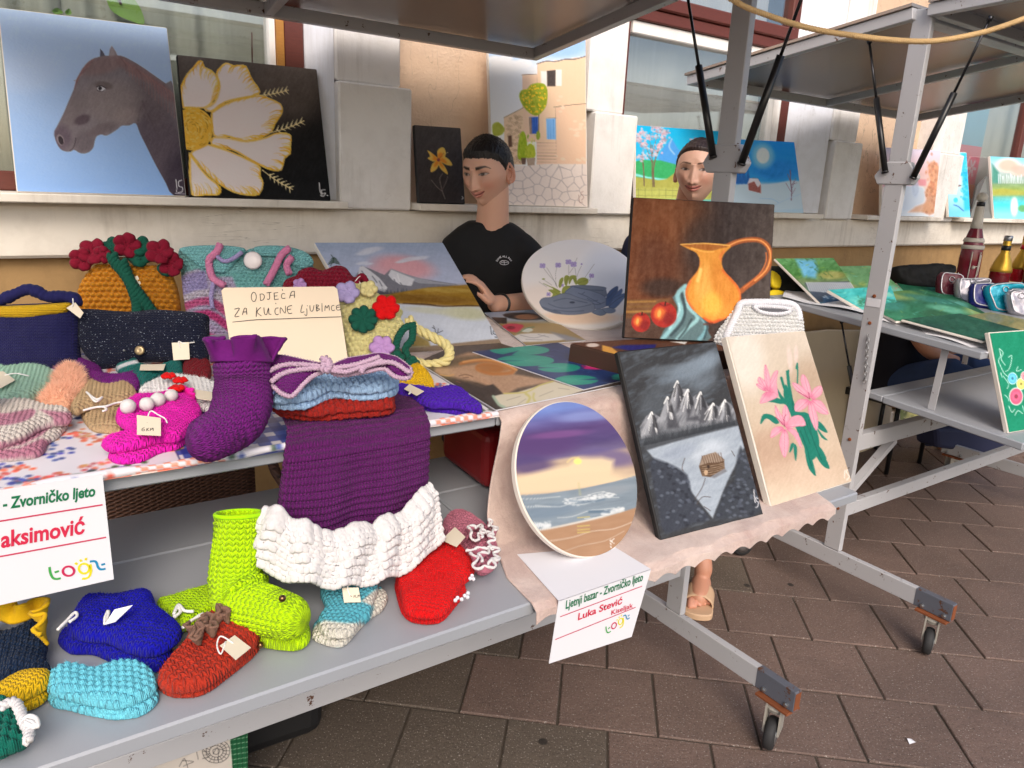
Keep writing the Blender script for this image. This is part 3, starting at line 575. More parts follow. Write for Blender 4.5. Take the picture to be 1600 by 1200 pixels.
# ---- stone house with lemon tree
def house(P):
    P.zoom(520, 0, 3.333); P.grad([(200, (140, 178, 224)), (290, (186, 208, 232)), (360, (232, 234, 236)), (700, (240, 238, 234))])
    for x, y, r in ((840, 310, 40), (900, 300, 34), (870, 345, 60), (930, 340, 50), (990, 330, 44)): P.ell(x, y, r, r*.6, (240, 240, 240), .6, .9)
    P.ell(1180, 245, 130, 50, (150, 186, 230), .6, .8)
    W = (222, 190, 158); P.poly([(985, 385), (1070, 385), (1070, 740), (985, 740)], (212, 180, 152), .5)
    P.poly([(1065, 325), (1318, 290), (1318, 870), (1060, 860)], W, .5); P.poly([(888, 610), (990, 560), (998, 860), (892, 858)], (206, 178, 146), .5)
    P.poly([(1158, 556), (1320, 540), (1320, 860), (1164, 860)], (224, 188, 158), .5)
    P.line([(1062, 330), (1110, 316), (1160, 318), (1210, 306), (1260, 306), (1318, 290)], 2., (104, 98, 98)); P.line([(980, 388), (1060, 383)], 1.2, (120, 110, 104)); P.line([(890, 612), (990, 560)], 1, (130, 112, 96)); P.line([(1150, 558), (1240, 546), (1320, 540)], 1.3, (124, 104, 90))
    P.line([(1066, 330), (1062, 470)], .9, (160, 136, 116), a=.7); P.line([(1158, 556), (1166, 860)], .9, (170, 140, 118))
    rs = random.Random(3)
    for i in range(90):
        x, y = rs.uniform(895, 990), rs.uniform(600, 850)
        if y < 612-(x-888)*.5+20: continue
        P.ell(x, y, 8, 5, (186, 156, 124), .3, .45); P.line([(x-9, y), (x, y-6), (x+9, y), (x, y+6), (x-9, y)], .7, (150, 122, 98), a=.5, sm=0)
    for i in range(26):
        x, y = rs.choice([(1180, 570), (1215, 690), (1290, 640), (1200, 830), (1300, 830), (1170, 500), (1260, 700)]); x += rs.gauss(0, 14); y += rs.gauss(0, 14); P.ell(x, y, 11, 7, (236, 212, 186), .4, .7)
    P.poly([(1082, 368), (1114, 368), (1114, 446), (1084, 446)], (232, 228, 220)); P.poly([(1160, 360), (1192, 360), (1192, 446), (1160, 446)], (232, 228, 220)); P.poly([(1114, 366), (1160, 362), (1160, 448), (1116, 448)], (66, 58, 56))
    for x in (1090, 1098, 1106, 1168, 1176, 1184): P.line([(x, 372), (x, 442)], .6, (190, 184, 176), a=.7, sm=0)
    P.line([(1072, 580), (1070, 720)], 1.6, (120, 104, 70)); m = P.poly([(968, 500), (980, 470), (1010, 462), (1030, 440), (1070, 430), (1105, 440), (1118, 480), (1115, 530), (1100, 570), (1060, 602), (1020, 585), (985, 545)], (138, 150, 36), .8, sm=4)
    for i in range(130): x, y = rs.uniform(970, 1118), rs.uniform(432, 600); P.ell(x, y, rs.uniform(5, 10), rs.uniform(5, 9), rs.choice([(120, 136, 24), (158, 164, 50), (170, 172, 60)]), .5, .5, clip=m)
    for i in range(75): x, y = rs.uniform(985, 1108), rs.uniform(440, 590); P.ell(x, y, 4.5, 5, (240, 200, 50), .3, .95, clip=m)
    P.poly([(828, 650), (860, 636), (892, 670), (880, 700), (850, 710), (830, 700)], (150, 154, 56), .8, sm=3)
    P.poly([(1022, 610), (1068, 608), (1068, 698), (1026, 698)], (52, 92, 170)); [P.line([(x, 612), (x, 696)], .8, (30, 60, 130), sm=0) for x in (1034, 1046, 1058)]; P.poly([(1020, 612), (1034, 612), (1036, 698), (1024, 698)], (140, 116, 100))
    P.poly([(1110, 618), (1160, 616), (1162, 728), (1114, 726)], (116, 166, 214)); [P.line([(x, 622), (x+1, 724)], .7, (80, 130, 186), sm=0) for x in (1122, 1134, 1148)]; P.line([(1108, 616), (1162, 614)], 1, (150, 130, 116))
    for k in range(7): y = 745+k*17; P.line([(1062, y), (1162, y+2)], 1., (150, 120, 104), a=.8, sm=0); P.line([(1062, y+6), (1162, y+8)], 2, (212, 178, 154), a=.8, sm=0)
    P.poly([(910, 708), (930, 706), (932, 765), (912, 768)], (92, 66, 52))
    P.poly([(964, 830), (962, 760), (975, 700), (990, 684), (1004, 710), (1012, 770), (1006, 826)], (138, 158, 34), .8, sm=3); P.poly([(1004, 820), (1006, 770), (1028, 748), (1050, 770), (1054, 815), (1030, 828)], (156, 166, 46), .8, sm=3)
    for i in range(60): x, y = rs.uniform(965, 1050), rs.uniform(700, 820); P.ell(x, y, 4, 8, rs.choice([(110, 136, 24), (176, 178, 62)]), .5, .35)
    P.poly([(978, 824), (1006, 824), (1002, 858), (984, 858)], (96, 72, 60)); P.poly([(1006, 826), (1054, 822), (1050, 870), (1014, 872)], (156, 136, 118)); P.ell(1068, 706, 11, 24, (130, 146, 50), .3)
    m = P.poly([(770, 880), (900, 862), (1010, 866), (1100, 856), (1325, 856), (1330, 1080), (770, 1080)], (214, 200, 190), .8)
    pts = [];
    for i in range(400):
        p = (rs.uniform(890, 1330), rs.uniform(858, 1080))
        if all(math.hypot(p[0]-q[0], (p[1]-q[1])*1.1) > 38 for q in pts): pts.append(p)
    X = (P.X-520)*3.333; Y = P.Y*3.333; d = np.sort(np.stack([np.hypot(X-a, (Y-b)*1.1) for a, b in pts]), axis=0); e = np.clip(1.2-(d[1]-d[0])/7, 0, 1)*m
    P.c = P.c*(1-e[:, None]*.8)+np.array((158, 146, 142))*e[:, None]*.8; P.streak(3, 8, 8)
    P.line([(1285, 1050), (1282, 1020), (1286, 1058), (1300, 1056)], .9, (150, 120, 110)); P.line([(1305, 1000), (1292, 1010), (1308, 1030), (1296, 1046)], 1., (150, 120, 110))
# ---- spring trees / winter moon / autumn / snow / pond on the sills
def spring(P):
    P.zoom(960, 0, 3.53); P.grad([(690, (22, 176, 232)), (900, (60, 190, 236))]); P.streak(9, 12, 5, seed=2)
    P.poly([(240, 860), (280, 800), (315, 762), (350, 820), (420, 870), (560, 840), (560, 920), (240, 915)], (70, 140, 206), 1.2); P.line([(315, 765), (300, 810), (330, 850)], 2, (150, 190, 226), 1)
    P.poly([(110, 890), (200, 884), (250, 884), (330, 905), (400, 912), (560, 900), (560, 1000), (110, 1000)], (52, 150, 92), 1, sm=2); P.poly([(110, 975), (240, 992), (290, 985), (350, 940), (380, 950), (560, 960), (560, 1100), (110, 1100)], (150, 150, 74), 1)
    P.poly([(110, 955), (180, 975), (290, 988), (240, 994), (110, 972)], (120, 200, 196), .8); P.poly([(110, 1040), (560, 1040), (560, 1110), (110, 1110)], (170, 176, 96), 3, .7)
    for y in (1048, 1078): P.line([(115, y), (360, y+4)], .9, (120, 124, 70), a=.8)
    for x in range(130, 370, 38): P.line([(x, 1040), (x, 1088)], .9, (120, 124, 70), a=.8)
    for x0, y0, x1, y1 in ((162, 1025, 150, 850), (210, 1030, 205, 800), (218, 1030, 240, 820)):
        P.line([(x0, y0), (x0-4, (y0+y1)/2), (x1, y1)], 2, (104, 88, 70))
    for a in ((205, 900, 170, 800), (215, 900, 180, 860), (222, 880, 270, 770), (205, 860, 235, 740), (200, 860, 190, 730)): P.line([(a[0], a[1]), (a[2], a[3])], 1, (110, 92, 80))
    rs = random.Random(1)
    for x, y, r in ((145, 735, 28), (190, 755, 34), (240, 715, 34), (262, 765, 34), (150, 865, 32), (215, 835, 38), (160, 800, 24), (250, 800, 26), (130, 765, 22), (215, 695, 26), (440, 780, 26), (275, 730, 24)):
        for k in range(26): P.ell(x+rs.gauss(0, r*.45), y+rs.gauss(0, r*.4), 7, 6, rs.choice([(178, 146, 160), (204, 160, 168), (140, 128, 146), (170, 176, 186)]), .5, .7)
def winter(P):
    P.zoom(960, 0, 3.53); P.grad([(770, (20, 130, 212)), (900, (34, 140, 214)), (1000, (60, 160, 222)), (1020, (190, 220, 240))]); P.streak(10, 14, 6, 10, seed=5); P.ell(890, 940, 130, 60, (24, 104, 186), .8, .6); P.ell(760, 800, 80, 40, (80, 176, 230), .9, .5)
    P.ell(818, 860, 62, 68, (140, 206, 236), .6, .8); P.ell(818, 858, 36, 44, (236, 246, 250), .3)
    P.poly([(660, 1040), (740, 1010), (820, 1020), (900, 1010), (1040, 1000), (1060, 1150), (640, 1150)], (206, 228, 244), 1.5, sm=2); P.streak(6, 12, 4, 10, seed=9)
    for x, h in ((670, 130), (690, 160), (712, 150), (735, 90)): P.poly([(x-16, 1015), (x, 1015-h), (x+16, 1015)], (40, 96, 168), 1.6)
    P.poly([(735, 1010), (760, 982), (790, 985), (806, 1012), (808, 1068), (738, 1050)], (150, 90, 84), .6); P.poly([(732, 1015), (744, 984), (790, 986), (806, 1015), (790, 1036), (770, 1000)], (222, 220, 230), .6)
    for k in range(4): P.line([(742, 1018+k*9), (800, 1036+k*9)], .8, (110, 62, 60), a=.7)
    P.line([(975, 1105), (978, 1050), (972, 1010), (970, 940)], 1.8, (110, 90, 110)); 
    for a in ((975, 1060, 945, 1010), (976, 1050, 1000, 985), (972, 1010, 955, 960), (974, 1030, 990, 1000), (972, 1020, 1005, 1010), (975, 1080, 998, 1040)): P.line([(a[0], a[1]), (a[2], a[3])], 1, (120, 100, 120))
    P.line([(800, 1095), (870, 1100), (905, 1120)], 1, (150, 190, 220)); P.line([(890, 1130), (930, 1110), (1030, 1070)], .9, (170, 200, 226))
def autumn(P):
    P.zoom(1260, 0, 3.529); P.grad([(820, (206, 196, 214)), (960, (226, 190, 186)), (1030, (236, 216, 206)), (1170, (206, 214, 222))]); P.streak(8, 16, 5, seed=6)
    P.poly([(420, 985), (560, 978), (610, 985), (660, 990), (660, 1025), (420, 1030)], (206, 140, 146), 1.5); P.poly([(540, 1020), (640, 1030), (660, 1060), (640, 1150), (540, 1165), (500, 1160), (500, 1040)], (200, 210, 222), 2); P.ell(600, 1040, 20, 50, (160, 172, 190), .6, .8)
    P.poly([(640, 1170), (660, 1100), (650, 1060), (680, 1000), (668, 920), (690, 890), (720, 900), (735, 960), (720, 1172)], (178, 126, 96), 2, .85, sm=2); P.poly([(560, 1172), (600, 1140), (680, 1110), (720, 1172)], (190, 142, 110), 2, .8); rs = random.Random(4)
    for i in range(90): P.ell(rs.gauss(695, 18), rs.gauss(1000, 60), 7, 9, rs.choice([(160, 104, 76), (206, 156, 120), (186, 120, 92)]), .5, .5)
    P.poly([(425, 960), (450, 960), (446, 1160), (428, 1165)], (170, 170, 190), 3, .5)
def snowblue(P):
    P.zoom(1260, 0, 3.529); P.grad([(840, (190, 226, 236)), (1000, (214, 236, 242)), (1100, (170, 222, 238)), (1170, (120, 206, 232))]); P.poly([(850, 840), (884, 840), (906, 1160), (870, 1165), (860, 1000)], (54, 178, 214), 2); rs = random.Random(5)
    for i in range(90): P.ell(rs.uniform(850, 900), rs.uniform(850, 1100), 6, 6, rs.choice([(20, 140, 190), (110, 206, 232), (30, 160, 200)]), .5, .6)
    P.line([(822, 1026), (848, 1024)], 3, (110, 90, 96)); P.line([(826, 992), (836, 996)], 3, (90, 90, 120)); P.line([(812, 1132), (835, 1140), (865, 1165)], 2, (60, 110, 170)); P.ell(822, 1105, 12, 14, (60, 190, 220), .5)
def pondsill(P):
    P.zoom(1260, 0, 3.529); P.grad([(860, (110, 190, 216)), (930, (180, 190, 196)), (1000, (110, 140, 120)), (1050, (130, 150, 70)), (1090, (90, 160, 150)), (1130, (70, 196, 216)), (1180, (120, 200, 210))]); P.streak(12, 16, 5, seed=7)
    P.ell(1110, 910, 60, 36, (240, 190, 170), .9, .9); P.ell(1180, 940, 50, 30, (236, 176, 160), .9, .8); P.poly([(1020, 900), (1060, 950), (1070, 1010), (1025, 1010)], (70, 130, 116), 2)
    for i in range(16): x = 1060+i*10; P.line([(x, 1010), (x+random.uniform(-6, 6), 965+random.uniform(-10, 10))], 1.4, (206, 210, 216), a=.8)
    P.poly([(1020, 1050), (1080, 1040), (1200, 1055), (1210, 1078), (1020, 1080)], (156, 150, 60), 2, .8); P.ell(1145, 1140, 20, 50, (236, 226, 210), .7, .9); P.ell(1192, 1150, 26, 20, (90, 140, 70), .7, .8)
sk = lambda *p: leaned(*p, 2.27)
canvas('canvas_painting', 'large blue canvas of a grey horse head on the window sill', sk((-4, 11), (261, 43), (291, 305), (26, 299)), horse, M_canvas)
canvas('canvas_painting', 'black canvas with a big white and gold daisy on the sill beside the horse', sk((276, 85), (495, 108), (517, 310), (296, 305)), daisy, M_blk_edge, relief=daisy_relief)
canvas('canvas_painting', 'small black canvas with one yellow lily standing in the wall niche', sk((647, 195), (720, 200), (727, 317), (654, 315)), lilyblk, M_blk_edge)
canvas('canvas_painting', 'tall canvas of a stone house with blue shutters and lemon tree in the niche', sk((762, 62), (915, 60), (918, 327), (770, 322)), house, M_canvas)
canvas('canvas_painting', 'bright canvas of pink blossom trees and green hills behind the woman', sk((993, 195), (1128, 205), (1128, 325), (993, 320)), spring, M_canvas)
canvas('canvas_painting', 'blue winter canvas with a full moon and red cabin on the window sill', sk((1128, 216), (1241, 222), (1257, 324), (1132, 322)), winter, M_canvas)
canvas('canvas_painting', 'pale autumn canvas of a frozen river behind the second stall post', sk((1378, 230), (1470, 235), (1460, 332), (1378, 330)), autumn, M_canvas)
canvas('canvas_painting', 'narrow pale turquoise snow scene canvas on the right-hand sill', sk((1478, 236), (1510, 238), (1518, 331), (1484, 331)), snowblue, M_canvas)
canvas('canvas_painting', 'canvas of a turquoise pond under pink clouds at the right edge of the sill', sk((1547, 244), (1625, 248), (1632, 334), (1555, 333)), pondsill, M_canvas)
q = MB(); a = onY((1518, 330), 2.30); b = onY((1552, 333), 2.25); a[2] = b[2] = 1.3505
q.prism([a, b, b+np.array([-.06, .05, .26]), a+np.array([.10, .04, .20])], (.004, .008, 0)); tag(q.build('card_back', flat('grey_card', (116, 118, 116), .7)), 'dark grey back of a card leaning beside the pond canvas', 'card')
# ---- canvases on the tables
def mountain(P):
    P.gain = .84
    P.zoom(380, 350, 4.); P.grad([(110, (170, 186, 214)), (250, (186, 196, 222)), (370, (188, 196, 222)), (400, (150, 130, 110))]); P.streak(8, 22, 5, 4, seed=2)
    P.ell(1000, 270, 190, 70, (232, 170, 178), .8, .95, 8); P.ell(860, 300, 90, 36, (228, 176, 186), .9, .7, 10)
    for x, y, r in ((800, 160, 70), (760, 180, 60), (1040, 220, 60), (1110, 212, 50), (990, 235, 40), (740, 245, 40), (780, 250, 30)): P.ell(x, y, r, r*.22, (222, 224, 236), .8, .85, -8)
    P.poly([(715, 300), (735, 262), (790, 280), (880, 320), (920, 282), (1000, 310), (1100, 340), (1220, 360), (1330, 376), (1380, 400), (700, 440), (690, 340)], (128, 128, 138), .8); P.poly([(925, 280), (1060, 330), (1200, 362), (1360, 384), (1100, 372), (990, 330)], (166, 168, 178), .8)
    rs = random.Random(6)
    for poly_ in ([(722, 270), (745, 262), (800, 300), (850, 340), (900, 400), (880, 430), (760, 380), (715, 310)], [(905, 320), (922, 284), (980, 310), (1070, 345), (1050, 390), (980, 380), (930, 350)]):
        m = P.poly(poly_, (222, 222, 228), .7)
        for i in range(30): x, y = rs.uniform(715, 1070), rs.uniform(265, 420); P.line([(x, y), (x+rs.uniform(10, 30), y+rs.uniform(20, 50))], 1.8, rs.choice([(250, 250, 252), (112, 116, 128), (240, 240, 244)]), .6, .8, clip=m)
    for i in range(26): x = 800+i*11; h = rs.uniform(12, 40); P.poly([(x-5, 440), (x, 440-h), (x+6, 442)], (56, 66, 84), .7, .95)
    m = P.poly([(840, 455), (1000, 425), (1160, 398), (1400, 382), (1440, 400), (1500, 500), (1470, 520), (1250, 510), (1100, 500), (880, 500), (840, 480)], (160, 122, 44), 1.2)
    P.ell(1150, 470, 300, 26, (120, 84, 30), .9, .7, 3, clip=m); P.ell(1280, 415, 200, 16, (186, 156, 76), .8, .7, 2, clip=m); P.streak(16, 14, 3, 4, m, 12); P.line([(1000, 500), (1150, 505), (1250, 520), (1400, 512), (1490, 518)], 2, (78, 56, 32), .9, .9)
    m2 = P.poly([(840, 498), (1000, 503), (1250, 522), (1480, 520), (1620, 720), (1100, 775), (900, 790), (840, 600)], (206, 212, 224), 1.2); P.ell(1400, 560, 150, 40, (198, 196, 156), .9, .8, 5, m2); P.ell(1180, 545, 170, 20, (204, 204, 180), .9, .7, 5, m2); P.streak(5, 22, 5, 2, m2, 15); P.ell(1160, 700, 120, 50, (186, 196, 218), .9, .5, 0, m2)
    P.poly([(1050, 680), (1160, 735), (1170, 770), (1040, 776)], (150, 122, 50), 2, .8)
    for l in ([(1182, 735), (1205, 690), (1190, 640)], [(1205, 690), (1250, 672)], [(1212, 695), (1222, 660)], [(1205, 690), (1258, 738)], [(1182, 652), (1200, 660)]): P.line(l, .9, (60, 56, 60))
    P.line([(1550, 645), (1556, 690), (1562, 695)], 1.1, (50, 50, 56)); P.line([(1582, 680), (1570, 672), (1568, 690), (1588, 698), (1594, 712), (1578, 712)], 1.1, (50, 50, 56))
    P.line([(540, 262), (560, 225), (545, 192)], 1., (40, 60, 46)); [P.line([(562, 210+i*8), (562+s*(14+i*6), 216+i*9)], 1.2, (44, 66, 48)) for i in range(5) for s in (-1, 1)]
def jug(P):
    P.zoom(940, 300, 4.); P.grad([(130, (112, 66, 40)), (420, (110, 62, 36)), (600, (66, 46, 38)), (800, (58, 48, 46)), (1100, (76, 66, 62))], (1, .05)); P.ell(420, 150, 240, 200, (128, 78, 46), .9, .6, 20); P.ell(330, 470, 120, 200, (88, 50, 32), .9, .7)
    P.ell(640, 300, 130, 160, (52, 42, 40), .9, .6, 30); P.ell(380, 600, 130, 60, (44, 34, 32), .9, .7); P.streak(11, 5, 34, 3, seed=3); P.streak(9, 6, 6, 0, seed=17)
    m = P.poly([(150, 675), (420, 668), (400, 770), (380, 930), (130, 915)], (112, 76, 46), 1.5); [P.line([(150, y), (330, y-4)], 3., c, 1.2, .8) for y, c in ((690, (160, 118, 60)), (720, (124, 88, 48)), (752, (176, 132, 70)), (772, (90, 58, 36)))]
    P.poly([(130, 790), (300, 790), (460, 860), (700, 880), (680, 940), (120, 920)], (74, 54, 46), 3, .9); P.streak(12, 10, 5, -10, m, 9)
    P.poly([(530, 570), (495, 620), (440, 660), (470, 720), (450, 800), (360, 925), (660, 935), (668, 880), (620, 800), (560, 700)], (88, 112, 116), 1.2, sm=2)
    for l, w_, c in (([(520, 590), (470, 650), (500, 760), (440, 850), (380, 920)], 7, (140, 190, 196)), ([(520, 620), (540, 720), (600, 790), (540, 850), (470, 925)], 6, (150, 196, 200)), ([(560, 720), (640, 810), (650, 870), (610, 925)], 6, (120, 170, 180)), ([(500, 640), (520, 740), (500, 820), (430, 900)], 4, (50, 66, 72)), ([(600, 760), (660, 830), (640, 920)], 3, (52, 70, 76)), ([(480, 700), (480, 760), (420, 860)], 3, (176, 216, 220)), ([(560, 800), (520, 870), (480, 920)], 3, (48, 62, 66))): P.line(l, w_, c, 1.5, .9)
    P.line([(790, 335), (850, 310), (920, 297), (990, 300), (1040, 335), (1060, 400), (1040, 480), (980, 540), (910, 590), (875, 620)], 8, (156, 84, 44), .9); P.line([(800, 332), (860, 305), (930, 295), (1000, 304), (1048, 350), (1058, 410), (1030, 490), (960, 555)], 2.4, (226, 150, 84), .8); P.line([(1030, 380), (1032, 430), (1000, 500), (940, 560), (890, 600)], 2, (200, 110, 60), .8)
    B_ = [(490, 325), (560, 326), (640, 318), (720, 322), (810, 334), (770, 380), (750, 430), (765, 490), (820, 550), (865, 610), (870, 690), (830, 760), (740, 810), (690, 824), (640, 800), (570, 740), (530, 680), (522, 620), (545, 560), (600, 490), (612, 430), (590, 380), (540, 355)]
    m = P.poly(B_, (212, 142, 56), .9, sm=3); P.ell(700, 640, 120, 120, (226, 164, 74), .9, .8, 0, m); P.ell(640, 560, 50, 120, (222, 164, 80), .9, .7, 10, m); P.ell(760, 600, 70, 160, (196, 118, 44), .9, .6, -20, m)
    P.ell(690, 700, 60, 70, (220, 176, 70), .9, .7, 0, m); P.line([(765, 490), (820, 550), (866, 612), (872, 690), (836, 760), (760, 808)], 6, (206, 84, 40), 2.2, .8, clip=m); P.line([(640, 800), (690, 822), (740, 808)], 6, (196, 60, 36), 2, .8, clip=m); P.line([(548, 560), (524, 620), (532, 680), (572, 740)], 5, (206, 96, 50), 2, .8, clip=m)
    P.line([(612, 440), (592, 495), (548, 555)], 3, (230, 120, 60), 1.3, .7, clip=m); P.line([(750, 430), (742, 400), (765, 370)], 4, (216, 110, 56), 1.4, .7, clip=m); P.line([(618, 485), (610, 520), (600, 555)], 5, (244, 208, 120), 1.2, .9)
    P.poly([(500, 328), (640, 322), (800, 336), (740, 352), (690, 366), (620, 358), (560, 345)], (156, 92, 40), .9, .9, sm=2); P.line([(492, 327), (640, 320), (800, 334)], 1.6, (240, 186, 100), .6, .9); P.streak(10, 3, 16, 0, m, 21)
    P.line([(560, 350), (640, 372), (700, 372)], 2, (236, 180, 90), .8, .8); P.line([(640, 830), (690, 826)], 3, (90, 40, 30), 1.5, .8)
    for cx, cy, rx, ry in ((385, 770, 82, 80), (240, 818, 60, 62)):
        P.ell(cx, cy, rx, ry, (164, 44, 36), .1); P.ell(cx-rx*.3, cy-ry*.1, rx*.45, ry*.5, (216, 110, 50), .8, .9, 10); P.ell(cx+rx*.4, cy+ry*.3, rx*.5, ry*.5, (120, 30, 32), .9, .7); P.ell(cx-rx*.35, cy-ry*.1, rx*.14, ry*.3, (240, 180, 90), .7, .8, 10); P.line([(cx+rx*.1, cy-ry*.75), (cx+rx*.15, cy-ry)], 2.2, (50, 30, 24))
        P.line([(cx-rx*.3, cy-ry*.85), (cx+rx*.05, cy-ry*.7), (cx+rx*.5, cy-ry*.85)], 2, (110, 30, 26), 1, .8)
def night(P):
    P.gain = .9
    P.zoom(950, 500, 3.); P.c[:] = (56, 57, 60); P.streak(3, 10, 10)
    for x, y, rx, ry, r, a in ((400, 220, 150, 40, -22, .75), (270, 230, 110, 24, -10, .45), (440, 250, 70, 90, 10, .5), (210, 380, 60, 90, 30, .3), (350, 290, 120, 40, 0, .25), (470, 180, 60, 30, -35, .6)): P.ell(x, y, rx, ry, (126, 140, 154), .95, a, r)
    P.streak(.35, 18, 5, -25, None, 4, (120, 134, 150)); P.c[:] = np.clip(P.c, 20, 240); rs = random.Random(8)
    R_ = [(145, 500), (175, 450), (200, 430), (240, 455), (262, 390), (275, 358), (290, 372), (322, 282), (345, 320), (372, 322), (395, 360), (432, 335), (455, 375), (470, 405), (492, 388), (520, 405), (548, 372), (580, 395), (600, 430), (600, 470), (150, 560)]
    m = P.poly(R_, (124, 126, 132), .8); P.streak(30, 2.4, 12, 24, m, 31)
    for (px, py) in ((200, 430), (275, 358), (322, 282), (372, 322), (432, 335), (492, 388), (548, 372)):
        P.poly([(px, py), (px-24, py+48), (px-52, py+120), (px-8, py+110), (px+4, py+50)], (172, 174, 180), 2.5, .55, clip=m); P.poly([(px, py), (px+4, py+50), (px-4, py+150), (px+60, py+150), (px+24, py+50)], (56, 56, 62), 2.5, .7, clip=m)
        for i in range(16): a = rs.uniform(.0, 1.9); L = rs.uniform(20, 110); P.line([(px, py), (px-L*math.sin(a-1.)*.5-rs.uniform(0, 20), py+L)], 1.5, rs.choice([(226, 226, 228), (180, 182, 186), (66, 66, 70), (240, 240, 240)]), .6, .7, clip=m)
        P.poly([(px, py), (px+22, py+30), (px+30, py+80), (px+8, py+70), (px+4, py+30)], (50, 50, 54), .8, .8, clip=m); P.line([(px-16, py+32), (px, py), (px+5, py+12)], 1.6, (236, 236, 236), .5)
    P.poly([(150, 560), (260, 520), (400, 500), (600, 470), (605, 520), (170, 620)], (78, 82, 88), 6, .85)
    for i in range(70): x = 165+i*6.2; h = rs.uniform(14, 50); yb = 590-(x-165)*.23; P.poly([(x-4, yb), (x, yb-h), (x+5, yb)], (50, 53, 58), .9, .85)
    m = P.poly([(178, 612), (300, 575), (450, 535), (612, 495), (640, 600), (560, 760), (490, 935), (380, 800), (250, 700)], (158, 168, 180), 1.4); P.ell(470, 620, 90, 50, (190, 198, 208), .9, .7, -15, m); P.ell(330, 620, 90, 30, (146, 156, 172), .9, .6, -15, m); P.streak(10, 22, 5, -28, m, 14)
    m = P.poly([(190, 670), (240, 660), (310, 690), (370, 730), (385, 800), (420, 870), (480, 940), (400, 960), (265, 1010), (235, 900)], (58, 62, 72), 2.4, sm=2); m2 = P.poly([(615, 612), (640, 620), (730, 890), (600, 930), (500, 940), (530, 850), (545, 800), (590, 760), (600, 700)], (58, 62, 70), 2.4, sm=2)
    for i in range(240):
        x, y = (rs.uniform(195, 480), rs.uniform(665, 1000)) if i % 2 else (rs.uniform(510, 720), rs.uniform(620, 940)); P.ell(x, y, 9, 7, rs.choice([(84, 90, 104), (40, 42, 50), (104, 112, 126)]), .7, .6, clip=np.maximum(m, m2))
    P.poly([(425, 690), (440, 640), (500, 622), (545, 655), (548, 700), (480, 740), (440, 735)], (94, 72, 54), .8); P.poly([(428, 685), (445, 638), (505, 620), (545, 660), (520, 670), (470, 672)], (150, 132, 116), .8)
    for i in range(9): P.line([(440+i*11, 640-i*2), (452+i*11, 678-i)], 1, (86, 62, 48), .5, .9, sm=0)
    for i in range(5): P.line([(440, 690+i*10), (500, 684+i*10), (546, 672+i*8)], .9, (176, 156, 136), .5, .7)
    P.ell(458, 718, 9, 13, (190, 160, 130), .3); P.ell(470, 690, 7, 8, (60, 44, 36), .3); P.poly([(480, 740), (548, 700), (560, 712), (500, 745)], (120, 122, 128), 1.2)
    for l in ([(455, 745), (440, 790), (405, 845)], [(350, 710), (345, 690), (358, 650)], [(415, 870), (440, 835), (480, 835)], [(450, 880), (480, 900)], [(595, 640), (580, 615)]): P.line(l, 1.2, (80, 72, 70), .5, .9)
    P.line([(686, 800), (690, 845), (692, 860)], 1.3, (210, 210, 215)); P.line([(706, 842), (696, 838), (698, 854), (708, 858), (704, 880), (694, 884)], 1.2, (210, 210, 215))
